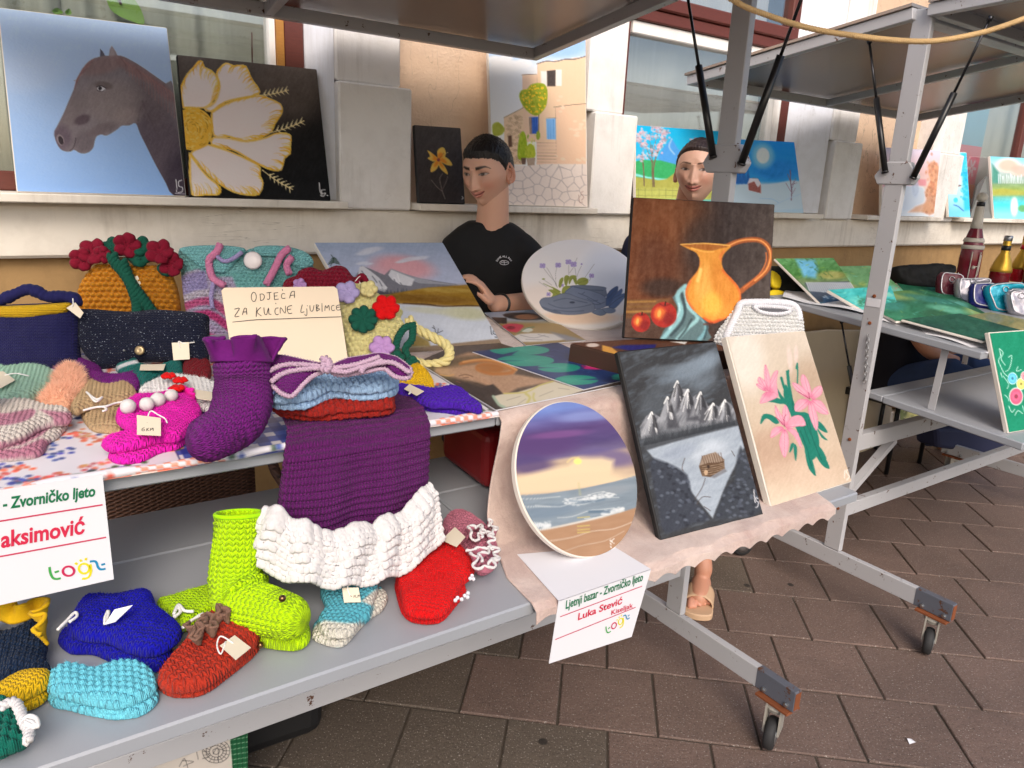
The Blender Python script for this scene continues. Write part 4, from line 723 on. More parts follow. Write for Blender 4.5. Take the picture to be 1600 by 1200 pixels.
def lilies(P):
    P.gain = .84
    P.zoom(950, 500, 3.); P.grad([(60, (214, 200, 184)), (300, (206, 190, 170)), (700, (204, 180, 156)), (880, (222, 204, 182))]); P.ell(640, 180, 90, 160, (232, 224, 214), .95, .8, -10); P.ell(780, 620, 130, 120, (184, 150, 128), .95, .6); P.ell(950, 320, 120, 140, (176, 148, 124), .95, .6); P.ell(900, 720, 180, 60, (216, 190, 168), .95, .6)
    P.ell(850, 180, 12, 60, (238, 214, 208), .9, .6, -6); P.ell(880, 160, 10, 44, (240, 216, 212), .9, .6); P.streak(4, 24, 24, 0, seed=2)
    g = (30, 122, 104); gd = (18, 84, 74)
    for l, w_ in (([(842, 235), (850, 300), (862, 370)], 2), ([(886, 200), (888, 250), (884, 330)], 2), ([(810, 270), (825, 320), (845, 360)], 4), ([(838, 240), (848, 330), (870, 420)], 4)): P.line(l, w_, g, .6)
    for p in ([(885, 198), (877, 225), (890, 228)], [(838, 235), (848, 232), (845, 248)], [(735, 380), (770, 362), (805, 370), (830, 386), (810, 394), (770, 386)], [(790, 318), (810, 350), (840, 390), (825, 395), (800, 360)], [(830, 300), (850, 340), (875, 400), (870, 440), (840, 420), (820, 350)],
              [(710, 480), (725, 442), (770, 448), (800, 480), (780, 488), (740, 462), (715, 488)], [(840, 400), (880, 430), (940, 440), (980, 520), (990, 600), (960, 660), (920, 600), (880, 510)], [(920, 580), (950, 590), (955, 650), (975, 735), (940, 700), (925, 640)], [(960, 600), (985, 590), (1020, 650), (1040, 700), (1010, 690), (980, 650)],
              [(985, 590), (1010, 620), (1025, 655), (1010, 640)], [(985, 475), (1010, 495), (1030, 530), (1000, 520), (980, 500)], [(975, 500), (1005, 540), (1030, 566), (1000, 552)], [(855, 585), (870, 580), (862, 610), (848, 625)], [(870, 585), (885, 600), (880, 665), (870, 630)], [(945, 655), (965, 685), (950, 690)]):
        P.poly(p, g, .6, sm=3)
    for l in ([(900, 520), (930, 600), (955, 700)], [(940, 470), (960, 560), (1000, 660)], [(860, 350), (866, 420)], [(915, 500), (945, 580)], [(925, 470), (950, 540)]): P.line(l, 1.1, gd, .5, .8)
    pk = (226, 158, 176)
    def petal(p, c0, sh=0):
        m = P.poly(p, pk, .6, sm=3); q = np.array(p); far = q[np.argmax(np.hypot(*(q-np.array(c0)).T))]
        P.line([c0, (np.array(c0)+far)/2, far], 4.5, (240, 186, 196), 2, .7, clip=m); P.line([c0, far], 1., (206, 108, 140), .5, .8, clip=m); P.line(list(p)+[p[0]], 1.1, (206, 112, 142), .5, .8, clip=m); P.ell(*c0, 26, 26, (206, 96, 134), .95, .5, clip=m)
    for c0, ps in (((745, 335), [[(740, 330), (728, 250), (734, 205), (752, 250), (765, 320)], [(745, 330), (700, 290), (705, 265), (735, 290)], [(740, 335), (705, 320), (690, 298), (715, 300)], [(755, 330), (762, 270), (778, 240), (795, 238), (788, 290), (795, 350), (775, 365)], [(745, 335), (720, 350), (708, 390), (740, 385), (790, 362), (780, 340)]]),
                   ((945, 370), [[(940, 360), (905, 300), (905, 262), (918, 255), (940, 290), (955, 350)], [(935, 368), (880, 330), (862, 292), (900, 305), (940, 345)], [(930, 370), (890, 375), (872, 405), (880, 430), (920, 415), (945, 385)], [(950, 360), (965, 320), (1000, 308), (1002, 345), (965, 372)], [(955, 375), (1000, 380), (1035, 440), (990, 435), (955, 400)], [(942, 380), (940, 440), (975, 520), (985, 470), (965, 400)]]),
                   ((825, 505), [[(815, 495), (785, 450), (780, 400), (800, 430), (825, 470)], [(820, 490), (815, 430), (830, 398), (850, 440), (840, 490)], [(830, 500), (860, 455), (905, 450), (925, 495), (880, 500), (845, 515)], [(810, 500), (770, 510), (758, 555), (790, 540), (820, 515)], [(820, 515), (800, 580), (825, 650), (845, 590), (840, 530)], [(835, 515), (870, 545), (905, 605), (900, 560), (880, 520), (845, 508)]])):
        for p in ps: petal(p, c0)
    for l in ([(825, 500), (800, 470), (780, 455)], [(827, 500), (822, 465), (832, 445)], [(945, 370), (915, 350), (890, 335)], [(945, 368), (940, 340)]): P.line(l, .9, (150, 60, 90))
    P.line([(1112, 708), (1110, 745)], 1.2, (236, 230, 220)); P.line([(1128, 705), (1118, 712), (1126, 728), (1134, 738), (1120, 755)], 1.3, (236, 230, 220))
canvas('canvas_painting', 'mountain lake landscape canvas leaning far back on the table in front of the boy', leaned((490, 379), (692, 379), (787, 542), (592, 556), 'up'), mountain, M_canvas)
canvas('canvas_painting', 'brown still life canvas of an orange jug and two apples', [CO+(p-CO)*.885 for p in leaned((989, 308), (1211, 319), (1200, 538), (974, 528), 'up')], jug, M_blk_edge, relief=lambda P: .0006*vnoise(P.X*.5, P.Y*.5, 2)+.0004*vnoise(P.X*1.1, P.Y*.3, 4))
canvas('canvas_painting', 'dark grey canvas of snowy mountains and a cabin on the lower shelf', leaned((965, 549), (1118, 533), (1193, 805), (1032, 845), 'lo'), night, M_blk_edge, relief=lambda P: .0005*vnoise(P.X*.6, P.Y*.6, 2)*(P.c.mean(1) > 120))
canvas('canvas_painting', 'beige canvas of three pink lilies on the lower shelf beside the dark mountains', leaned((1135, 526), (1257, 516), (1331, 753), (1205, 793), 'lo'), lilies, M_canvas, th=.02)
# ---- round canvases
def disc(name, label, x, y, th, ph, r, zf, fn, thick=.014, gap=.001):
    u = np.array([math.cos(ph), math.sin(ph), 0]); h = np.array([-math.sin(ph), math.cos(ph), 0]); v = math.cos(th)*np.array([0, 0, 1.])+math.sin(th)*h; c = np.array([x, y, zf(y)+gap])+v*r; n = np.cross(u, v); n = n if n @ (CO-c) > 0 else -n
    q = MB(); q.lathe([(r-.002, -thick), (r, -thick+.002), (r, -.002), (r-.002, 0)], c, n, 96); o = q.build(name, M_canvas, smooth=False); tag(o, label, 'painting')
    nr, na = 90, 330; R_, A = np.meshgrid(np.linspace(0.004, r-.002, nr), np.arange(na)*2*math.pi/na, indexing='ij'); V = c+np.outer((R_*np.cos(A)).ravel(), u)+np.outer((R_*np.sin(A)).ravel(), v)+n*.0012
    i, j = np.meshgrid(np.arange(nr-1), np.arange(na), indexing='ij'); F = np.stack([i*na+j, (i+1)*na+j, (i+1)*na+(j+1) % na, i*na+(j+1) % na], -1).reshape(-1, 4)
    V = np.vstack([V, c+n*.0012]); P = Paint(V); fn(P)
    me = mesh('painted_face', V, [tuple(f) for f in F]+[(k, (k+1) % na, len(V)-1) for k in range(na)], M_paint, o, col=P.albedo(), smooth=True); return o
def sea(P):
    P.gain = .80
    P.zoom(760, 600, 2.608); P.grad([(70, (136, 150, 206)), (150, (118, 140, 206)), (190, (110, 108, 168)), (240, (92, 72, 124)), (300, (88, 74, 122)), (345, (120, 108, 144)), (360, (196, 172, 150))], (.16, 1)); P.streak(9, 30, 7, -4, seed=1)
    P.ell(240, 250, 150, 50, (92, 66, 118), .9, .8, -6); P.ell(500, 300, 120, 36, (96, 84, 140), .9, .7, 4); P.ell(180, 330, 90, 40, (84, 68, 118), .9, .8); P.ell(420, 130, 130, 20, (150, 168, 222), .9, .6, -5); P.ell(300, 205, 120, 14, (140, 90, 150), .9, .6, -5)
    P.poly([(110, 380), (230, 352), (330, 330), (380, 300), (470, 298), (520, 310), (510, 370), (560, 378), (610, 370), (610, 390), (400, 425), (110, 455)], (236, 212, 176), 4.5, .95); P.ell(330, 400, 220, 30, (232, 206, 172), .7, .8, -8); P.line([(330, 318), (350, 302), (375, 300)], 2, (236, 214, 150), 1.5, .9); P.ell(372, 315, 16, 12, (250, 240, 140), .8)
    m = P.poly([(100, 456), (250, 446), (400, 424), (520, 398), (620, 370), (620, 505), (500, 535), (350, 565), (190, 602), (100, 560)], (136, 150, 162), .8); P.streak(12, 24, 4, -9, m, 6); P.ell(250, 520, 120, 26, (120, 138, 156), .9, .7, -8, m); P.ell(480, 440, 120, 20, (150, 158, 166), .9, .7, -10, m)
    rs = random.Random(9)
    for l in ([(310, 480), (350, 465), (400, 458), (440, 445), (480, 440), (530, 452)], [(330, 490), (400, 490), (470, 465), (540, 462)], [(290, 545), (350, 540), (420, 515), (460, 512), (520, 505)], [(400, 548), (470, 540), (520, 512), (560, 508)], [(120, 470), (220, 466), (300, 458)], [(150, 500), (260, 500)], [(200, 495), (300, 500), (350, 480)]):
        P.line(l, 1.3, (206, 212, 214), .8, .8)
    for (x0, y0, x1, y1, n, sp) in ((320, 482, 520, 448, 150, 9), (470, 530, 560, 508, 80, 6), (175, 580, 260, 575, 110, 10)):
        for i in range(n): t = rs.random(); P.ell(x0+(x1-x0)*t, y0+(y1-y0)*t+rs.gauss(0, sp*.7), 7, 3.4, (226, 230, 232), .9, .38)
    P.line([(420, 520), (460, 520), (500, 522)], 4, (88, 112, 134), 1.5, .7); P.line([(340, 476), (420, 480), (480, 470)], 3, (100, 122, 142), 1.5, .6)
    m = P.poly([(170, 602), (260, 590), (350, 572), (470, 548), (560, 520), (620, 500), (620, 700), (300, 730), (170, 640)], (176, 138, 108), 1.2); P.line([(180, 600), (300, 580), (450, 545), (560, 515)], 2.5, (226, 226, 222), 1, .8); P.line([(210, 632), (250, 640), (350, 625), (430, 600), (520, 590), (600, 560)], 1.5, (218, 198, 180), .7, .8); P.line([(300, 690), (380, 660), (480, 640), (560, 600)], 1.4, (206, 184, 164), .7, .7); P.streak(6, 24, 5, -10, m, 8)
    for y in (545, 580, 595, 606): P.line([(372, y), (420, y-4)], 1.6, (214, 196, 110), .8, .8)
    P.line([(376, 405), (382, 450)], 3, (190, 188, 140), 2, .5); P.line([(505, 632), (508, 668)], 1.1, (240, 236, 230)); P.line([(520, 630), (510, 640), (520, 650)], 1.1, (240, 236, 230))
def pond(P):
    P.zoom(780, 370, 7.27); P.grad([(40, (244, 240, 240)), (700, (244, 238, 236)), (1060, (244, 234, 226))]); P.ell(1250, 420, 320, 320, (230, 235, 248), .9, .8); P.ell(450, 700, 260, 160, (232, 214, 202), .9, .6); P.ell(900, 920, 460, 70, (226, 192, 162), .8, .8)
    Gm = (146, 152, 74); lav = (168, 152, 200)
    for l in ([(500, 350), (560, 430), (640, 520), (660, 580)], [(540, 350), (600, 450), (650, 560)], [(655, 350), (640, 430), (650, 560)], [(790, 320), (790, 430)], [(850, 340), (800, 410)], [(860, 350), (880, 480)], [(885, 240), (868, 280)], [(935, 330), (900, 400), (885, 450)], [(1080, 310), (1010, 410), (975, 460)], [(1045, 460), (1025, 500)], [(450, 510), (540, 570)], [(500, 485), (600, 550)]): P.line(l, .7, (128, 124, 120), .4, .75)
    for x, y, r in ((492, 328, 30), (670, 322, 30), (786, 285, 30), (845, 312, 32), (1050, 442, 26), (560, 652, 22), (715, 550, 18), (545, 725, 24), (935, 310, 10)):
        for dx, dy in ((-.5, -.4), (.5, -.4), (-.5, .4), (.5, .4)): P.ell(x+dx*r, y+dy*r, r*.6, r*.55, lav, .2, .95)
        P.ell(x, y, 5, 5, (120, 100, 160), .3)
    P.ell(503, 480, 18, 9, (150, 156, 90), .3)
    for p in ([(675, 560), (685, 490), (720, 460), (728, 490), (705, 560), (690, 580)], [(745, 540), (735, 470), (760, 436), (795, 450), (785, 500), (765, 560)], [(790, 520), (800, 450), (850, 436), (875, 450), (830, 480), (800, 540)], [(835, 470), (870, 450), (885, 520), (870, 545)], [(880, 530), (900, 480), (960, 462), (1010, 485), (1005, 530), (950, 556)], [(715, 650), (720, 580), (770, 555), (840, 570), (850, 610), (790, 640)], [(500, 530), (600, 570), (660, 600), (700, 630), (620, 590)], [(560, 605), (620, 600), (700, 640), (650, 660), (590, 690), (610, 650)], [(600, 570), (650, 590), (700, 625), (640, 625)], [(620, 620), (700, 640), (715, 670), (640, 690)]):
        P.poly(p, Gm, .5, sm=3); q = np.array(p); P.line([q[0], q.mean(0), q[len(q)//2]], .8, (112, 120, 56), .5, .7)
    S = (122, 132, 152); Dk = (78, 86, 108)
    for p, c in (([(800, 560), (960, 550), (1190, 570), (1212, 600), (1212, 680), (1050, 660), (900, 600)], (108, 116, 134)), ([(840, 560), (1000, 600), (1150, 650), (1215, 700), (1215, 790), (1060, 820), (900, 720), (740, 650)], (116, 126, 148)), ([(458, 740), (500, 695), (600, 685), (750, 640), (900, 690), (1050, 740), (1085, 790), (1060, 850), (850, 885), (650, 870), (500, 810)], (116, 124, 142)), ([(480, 790), (560, 820), (700, 860), (640, 870), (520, 830)], (100, 108, 126)),
                 ([(1215, 780), (1215, 700), (1250, 620), (1340, 560), (1345, 620), (1290, 700), (1240, 780)], (78, 96, 134)), ([(1240, 790), (1290, 690), (1385, 590), (1390, 640), (1300, 800)], (88, 106, 144)), ([(1250, 800), (1300, 700), (1430, 640), (1430, 680), (1330, 800), (1290, 812)], (96, 114, 150)), ([(1055, 860), (1120, 820), (1200, 830), (1215, 870), (1150, 895)], (116, 128, 148)), ([(1170, 820), (1260, 805), (1320, 830), (1300, 860), (1220, 865)], (122, 134, 156))):
        P.poly(p, c, .5, sm=3); P.line(list(p)+[p[0]], .9, Dk, .5, .6, sm=3)
    for l in ([(560, 760), (700, 810), (900, 800), (1040, 770)], [(620, 730), (760, 700), (900, 730), (1000, 750)], [(850, 570), (1000, 600), (1180, 610)], [(900, 640), (1000, 680), (1150, 760)], [(1000, 700), (1060, 730), (1120, 720)], [(1060, 760), (1130, 770), (1200, 740)], [(620, 830), (800, 850), (960, 840)], [(1230, 700), (1290, 640), (1335, 590)], [(1260, 780), (1330, 720), (1410, 670)], [(940, 650), (970, 630)]): P.line(l, 1.1, Dk, .6, .75)
    P.ell(830, 745, 30, 12, (60, 66, 84), .6, .9); P.streak(4, 8, 5, 8, seed=4); P.line([(1395, 905), (1392, 945), (1410, 945)], .9, (206, 150, 140)); P.line([(1410, 880), (1400, 900)], .8, (206, 150, 140))
disc('round_canvas', 'round canvas of a purple sunset sea standing on the lower shelf', .87, .929, .526, .096, .151, LOz, sea, gap=.004)
disc('round_canvas', 'large round white canvas with grey rocks and violet flowers beside the boy', 1.339, 1.572, .888, -.543, .183, UPz, pond, gap=.003)
# ---- flat prints lying on the cloth
def elf(P):
    P.zoom(660, 450, 4.706); P.c[:] = (78, 64, 54); P.poly([(100, 590), (260, 500), (420, 480), (700, 600), (560, 740), (500, 730), (300, 660), (120, 640)], (176, 138, 108), 2.4, sm=2); P.poly([(400, 640), (700, 640), (980, 690), (700, 740), (600, 800), (540, 730)], (168, 134, 108), 2.2); P.ell(300, 640, 170, 40, (180, 144, 116), .8, .8, 12)
    P.poly([(80, 660), (250, 680), (440, 735), (520, 710), (600, 790), (600, 890), (500, 900), (300, 800), (60, 700)], (52, 44, 42), 1.5); P.poly([(90, 590), (250, 510), (420, 495), (540, 530), (380, 560), (200, 590)], (110, 90, 66), 3); P.streak(12, 3, 3, 0, seed=3)
    P.line([(280, 560), (380, 540), (520, 545), (640, 590), (660, 625), (520, 635), (420, 610), (400, 585), (450, 565), (560, 580), (580, 600), (500, 610)], 5, (176, 112, 56), 1.5); P.line([(300, 548), (420, 530), (560, 545), (690, 605)], 3, (206, 146, 84), 1); P.poly([(400, 575), (520, 560), (640, 600), (560, 625), (440, 615)], (164, 104, 52), 1.6, .8)
    P.line([(130, 640), (190, 650), (230, 640)], 2, (196, 150, 96), 1); P.line([(270, 650), (320, 640), (370, 655)], 1.4, (120, 86, 62), .8); P.line([(300, 665), (340, 660)], 1, (110, 76, 56), .7); P.line([(250, 690), (280, 700)], 1, (150, 90, 76), .8)
    P.poly([(520, 800), (580, 785), (700, 770), (860, 720), (970, 690), (1100, 730), (1190, 755), (1000, 820), (600, 885), (560, 860)], (198, 190, 170), 1.2); P.line([(600, 780), (760, 770), (860, 720), (960, 690)], 2, (190, 180, 100), 1); P.line([(760, 780), (790, 810), (770, 850)], 4, (186, 178, 110), 1.4); P.line([(820, 780), (815, 815), (840, 850)], 3, (186, 178, 110), 1.4)
    for l in ([(620, 830), (720, 800)], [(860, 800), (960, 760)], [(1000, 740), (1080, 750)], [(700, 860), (760, 820)]): P.line(l, 1, (150, 140, 126), .7, .8)
    P.line([(520, 800), (560, 860), (600, 880)], 4, (150, 170, 150), 1.2)
def lilypads(P):
    P.zoom(660, 450, 4.706); P.grad([(400, (26, 44, 92)), (750, (28, 58, 110))]); P.streak(10, 14, 3, 5, seed=4)
    for cx, cy, rx, ry, na in ((715, 460, 218, 38, 115), (757, 537, 212, 42, 175), (1003, 590, 158, 34, 180), (1230, 492, 118, 26, 110), (1133, 680, 160, 36, -10), (1440, 660, 50, 22, 180)):
        A = np.linspace(math.radians(na+9), math.radians(na+351), 40); P.poly([(cx, cy)]+[(cx+rx*math.cos(t), cy+ry*math.sin(t)) for t in A], (30, 138, 122), .5)
        P.ell(cx-rx*.2, cy, rx*.6, ry*.5, (50, 152, 134), .9, .5)
        for k in range(7): t = A[4+k*5]; P.line([(cx, cy), (cx+rx*.8*math.cos(t), cy+ry*.8*math.sin(t))], .7, (70, 166, 146), .5, .35, sm=0)
    for i in range(26): x, y = random.uniform(900, 1450), random.uniform(410, 740); P.line([(x, y), (x+25, y-5), (x+60, y+2)], .7, (86, 110, 160), .4, .5)
    for k in range(22): a = math.pi*(k/21); r = random.choice([60, 90, 118]); P.line([(1285, 595), (1285-r*math.cos(a), 595-r*.42*math.sin(a)-4)], 1.7, random.choice([(206, 44, 122), (232, 96, 156), (170, 30, 100)]), .5, .9, sm=0)
    P.ell(1280, 592, 100, 12, (190, 40, 110), .5, .8)
def figures(P):
    P.zoom(660, 450, 4.706); P.c[:] = (168, 136, 84); P.grad([(170, (136, 156, 184)), (240, (168, 176, 186)), (270, (170, 140, 84)), (420, (150, 128, 84))]); P.poly([(590, 200), (660, 185), (820, 190), (900, 230), (760, 240), (640, 225)], (30, 28, 32), 1, sm=2); P.ell(770, 215, 90, 20, (150, 104, 76), .4)
    P.poly([(510, 218), (620, 222), (620, 265), (520, 262)], (24, 23, 26), .6); m = P.poly([(570, 290), (640, 265), (740, 275), (730, 300), (690, 330), (600, 310)], (206, 60, 84), 1, sm=2); P.ell(650, 295, 30, 12, (140, 30, 50), .6)
    P.poly([(720, 320), (770, 295), (815, 310), (780, 330)], (206, 212, 200), .8, sm=2); P.line([(700, 340), (760, 300), (820, 290)], 1.3, (90, 130, 90)); P.poly([(660, 370), (720, 340), (900, 335), (1010, 350), (1060, 380), (900, 395), (700, 400)], (214, 210, 206), 1, sm=2)
    for l in ([(720, 350), (820, 370), (900, 350)], [(760, 380), (880, 385)], [(850, 345), (930, 365)]): P.line(l, 1, (150, 146, 150), .6, .8)
    P.poly([(940, 325), (1060, 350), (1180, 385), (1060, 392)], (140, 140, 150), 2)
def blueprt(P):
    P.zoom(940, 300, 4.); P.c[:] = (92, 58, 42); P.poly([(60, 975), (120, 960), (340, 955), (330, 985), (200, 1000)], (34, 40, 110), 1.4); P.poly([(0, 960), (60, 975), (130, 1030), (80, 1050), (0, 1010)], (206, 150, 70), 1); P.ell(-60, 960, 40, 12, (206, 190, 180), .5); P.poly([(430, 938), (540, 935), (520, 955)], (230, 226, 220), 1)
prints = (('portrait print of a pointed-ear face in profile lying at the front of the cloth', [(652, 566), (745, 526), (985, 598), (775, 641)], elf, .004), ('dark blue print of green lily pads lying on the cloth', [(738, 550), (872, 536), (992, 590), (912, 609)], lilypads, .0065),
          ('print with a red flower and white drapery lying behind the lily pads', [(757, 489), (838, 484), (915, 532), (822, 540)], figures, .004), ('brown and blue canvas lying flat under the jug canvas', [(890, 537), (1130, 522), (1165, 546), (985, 560)], blueprt, .050))
for lab, q4, fn, dz in prints:
    tl, tr, br, bl = (onUp(p, dz+.003) for p in q4); canvas('art_print', lab, (tl, tr, br, bl), fn, M_paper if dz < .02 else flat('dark_brown_edge', (62, 38, 26), .7), th=.0018 if dz < .02 else .048, cat='print' if dz < .02 else 'painting', step=1.1, front='printed_face')
# ---- the green paintings of the second stall
def falls(P):
    P.zoom(1200, 280, 4.); P.grad([(495, (96, 150, 96)), (600, (70, 120, 60)), (640, (110, 130, 90)), (780, (70, 100, 120))]); P.poly([(170, 500), (290, 505), (310, 560), (300, 620), (220, 610)], (110, 180, 214), 3); P.ell(400, 600, 90, 26, (170, 160, 96), .8, .8); P.streak(22, 7, 4, -30, seed=3); rs = random.Random(2)
    for i in range(50): x, y = rs.uniform(60, 420), rs.uniform(500, 620); P.line([(x, y), (x+rs.uniform(-20, 20), y+rs.uniform(-20, 20))], 1.4, rs.choice([(60, 110, 50), (130, 170, 70), (40, 86, 44)]), .6, .6)
    P.poly([(225, 650), (500, 640), (540, 690), (350, 770), (300, 770)], (70, 80, 96), 1)
    for i in range(22): x = 240+i*13; P.line([(x, 648), (x+20+i*1.5, 700+i)], 1.6, (224, 228, 232), .6, .9)
    P.poly([(340, 740), (560, 690), (560, 720), (430, 775), (345, 780)], (70, 104, 140), 2)
    for i in range(40): x, y = rs.uniform(330, 520), rs.uniform(700, 775); P.ell(x, y, 8, 3, (190, 206, 220), .5, .6)
def greens(seed, pal):
    def f(P):
        rs = random.Random(seed); P.c[:] = pal[0]; P.streak(20, 14, 6, rs.uniform(-30, 30), seed=seed)
        x0, x1, y0, y1 = P.X.min(), P.X.max(), P.Y.min(), P.Y.max(); P.zoom(0, 0, 1)
        for i in range(16): P.ell(rs.uniform(x0, x1), rs.uniform(y0, y1), (x1-x0)*rs.uniform(.05, .2), (y1-y0)*rs.uniform(.08, .2), rs.choice(pal), .8, .8, 10)
        for i in range(90): x, y = rs.uniform(x0, x1), rs.uniform(y0, y1); P.line([(x, y), (x+rs.uniform(-8, 8), y+rs.uniform(-4, 4))], 1.2, rs.choice(pal), .5, .7)
        P.streak(10, 4, 3, seed=seed+5)
    return f
GR = [(46, 120, 88), (90, 160, 110), (60, 140, 130), (130, 170, 90), (40, 90, 60), (110, 190, 180)]
canvas('canvas_painting', 'green waterfall canvas leaning on the far table beside the yellow bag', leaned((1210, 404), (1302, 403), (1350, 472), (1283, 476), 'up'), falls, M_canvas, th=.01)
canvas('canvas_painting', 'green woodland canvas leaning behind the waterfall canvas', leaned((1305, 416), (1368, 415), (1420, 462), (1345, 464), 'up'), greens(5, [(110, 160, 110), (150, 170, 90), (90, 150, 90), (196, 150, 120), (120, 190, 170)]), M_canvas, th=.01)
canvas('canvas_painting', 'turquoise water canvas propped low behind the second stall post', leaned((1293, 453), (1392, 447), (1405, 482), (1352, 487), 'up'), greens(7, [(70, 180, 180), (110, 200, 190), (50, 140, 130), (150, 210, 190), (60, 120, 90)]), M_canvas, th=.012)
for k, (lab, q4, pal) in enumerate((('long green canvas lying behind the front row of flat paintings', [(1388, 428), (1450, 436), (1548, 494), (1440, 490)], GR),
      ('light green pond canvas lying at the left end of the flat row', [(1320, 462), (1440, 452), (1552, 498), (1400, 502)], GR+[(170, 190, 120), (120, 200, 170)]),
      ('brown and green landscape canvas lying nearest the silver bags', [(1490, 496), (1548, 488), (1640, 508), (1560, 526)], [(130, 130, 90), (90, 120, 90), (160, 150, 100), (110, 120, 110)]),
      ('dark green canvas with a reclining pale figure at the front corner', [(1408, 499), (1500, 490), (1610, 520), (1536, 533)], [(30, 84, 66), (46, 104, 74), (26, 66, 56)]))):
    tl, tr, br, bl = (onUp(p, .012+.004*k) for p in q4); canvas('flat_painting', lab, (tl, tr, br, bl), greens(20+k, pal), M_canvas, th=.008, step=1.6)
def roses(P):
    P.zoom(1200, 540, 4.); P.c[:] = (22, 128, 96); P.streak(5, 12, 12)
    wc = (196, 226, 216)
    for l in ([(1440, 20), (1450, 60), (1435, 90), (1450, 130), (1470, 170), (1490, 190)], [(1440, 15), (1465, 40), (1452, 80), (1478, 120)], [(1500, 70), (1520, 60), (1515, 110), (1500, 150), (1480, 160)], [(1465, 190), (1500, 240), (1490, 270)], [(1560, 130), (1550, 160), (1580, 150)], [(1500, 380), (1520, 420), (1540, 400)], [(1540, 440), (1560, 410), (1590, 430)], [(1590, 380), (1600, 420)], [(1460, 200), (1450, 170)], [(1475, 310), (1495, 330), (1500, 350)]): P.line(l, 1.1, wc, .5, .9)
    for cx, cy, r, c in ((1525, 205, 34, (90, 176, 210)), (1580, 240, 34, (206, 196, 110)), (1548, 320, 50, (206, 90, 120)), (1600, 190, 26, (220, 140, 150))):
        P.ell(cx, cy, r*.9, r*1.15, wc, .15); P.ell(cx, cy, r*.8, r*1.02, c, .2); [P.ell(cx+r*.25*math.cos(k*1.3), cy+r*.25*math.sin(k*1.3), r*.3, r*.4, tuple(min(255, v*1.15) for v in c), .5, .8) for k in range(5)]; P.ell(cx, cy, r*.25, r*.3, tuple(v*.7 for v in c), .5)
a, b = onX((1576, 677), 2.80), onX((1625, 670), 2.99); b = np.array([a[0]+.17, a[1]-.01, a[2]+.0]); 
base = onLo((1576, 677), .002); W_ = np.array([.20, -.03, 0]); H_ = np.array([-.01, .11, .295])
canvas('canvas_painting', 'emerald green canvas with white outlined roses leaning on the lower shelf at the right', (base+H_, base+H_+W_, base+W_, base), roses, M_canvas, th=.016)
b1 = onY((1407, 664), 2.28); canvas('canvas_painting', 'pale yellow and green floral canvas standing on the ground under the second stall', (b1+np.array([0, .05, .2]), b1+np.array([.40, .05, .2]), b1+np.array([.40, 0, 0]), b1), greens(31, [(190, 186, 120), (120, 130, 80), (214, 206, 170), (90, 90, 60), (160, 170, 110)]), M_canvas)
# ================================================================ cloths
def plush(name, c, k, sc=7):
    n = N(name); o = n.obj(); f = n.noise(sc, 7, o, .68, .6)
    b = L4(c, k)[:3]; col = n.mix(n.ramp(f, (.38, G4(0)), (.62, G4(1))), tuple(x*.70 for x in b[:1])+tuple(x*.62 for x in b[1:])+(1,), b+(1,))
    n.P(Base_Color=col, Roughness=.9, Sheen_Weight=.4); n.bump(n.math('ADD', n.noise(170, 4, o, .7), n.math('MULTIPLY', n.noise(22, 4, o), 2)), .6, .004); return n.m
M_plush = plush('pink_beige_plush', (222, 200, 190), .85)
def cloth_profile(name, label, cols, rows_fn, nu, nv, mat, amp=.0, seed=1):
    U, Vv = np.meshgrid(np.linspace(0, 1, nu), np.linspace(0, 1, nv)); P = rows_fn(U.ravel(), Vv.ravel())
    i, j = np.meshgrid(np.arange(nu-1), np.arange(nv-1)); b = (j*nu+i).ravel(); F = np.stack([b, b+1, b+nu+1, b+nu], 1)
    o = mesh(name, P, F, mat, smooth=True); m = o.modifiers.new('thick', 'SOLIDIFY'); m.thickness = .003; m.offset = 1; tag(o, label, 'cloth'); return o
def plcloth(u, v):       # v: 0 back of the upper shelf, over its front edge, down behind the round canvas, along the lower shelf to its scalloped hem
    ys = np.array([1.78, 1.12, 1.100, 1.098, 1.100, 1.09, 1.04, .95, .868, .852, .850]); zs = np.array([0, 0, -.004, -.04, -.12, -.20, -.235, 0, 0, -.012, -.036])
    zb = np.array([UPz(1.78)+.003, UPz(1.12)+.003, .99, .95, .88, .80, LOz(1.04)+.006, LOz(.95)+.004, LOz(.868)+.004, .742, .724])
    s = np.array([0, .40, .415, .44, .50, .57, .66, .76, .86, .92, 1.]); y = np.interp(v, s, ys); z = np.interp(v, s, zb)
    x0 = np.interp(v, s, [.745, .745, .745, .742, .735, .72, .70, .665, .66, .66, .66]); x1 = np.interp(v, s, [1.58, 1.585, 1.585, 1.585, 1.58, 1.57, 1.56, 1.53, 1.50, 1.50, 1.50]); x = x0+(x1-x0)*u
    w_ = np.exp(-((v-.53)/.11)**2); y = y+w_*(.014*np.sin(u*26+1)+.01*np.sin(u*11))-.012*w_; x = x+w_*.01*np.sin(u*19+v*9); z = z+.002*fbm(u*9, v*9, 3)
    y = y-.008*np.sin(v*3)*np.sin(u*40)*(v > .86)
    sc = .011*np.abs(np.sin(u*math.pi*15.5)); z = np.where(v > .9, z+(v-.9)*10*sc-.004*(v > .95), z); return np.stack([x, y, z], 1)
cloth_profile('plush_cloth', 'pale pink beige plush cloth with scalloped hem draped over both shelves under the paintings', None, plcloth, 220, 150, M_plush)
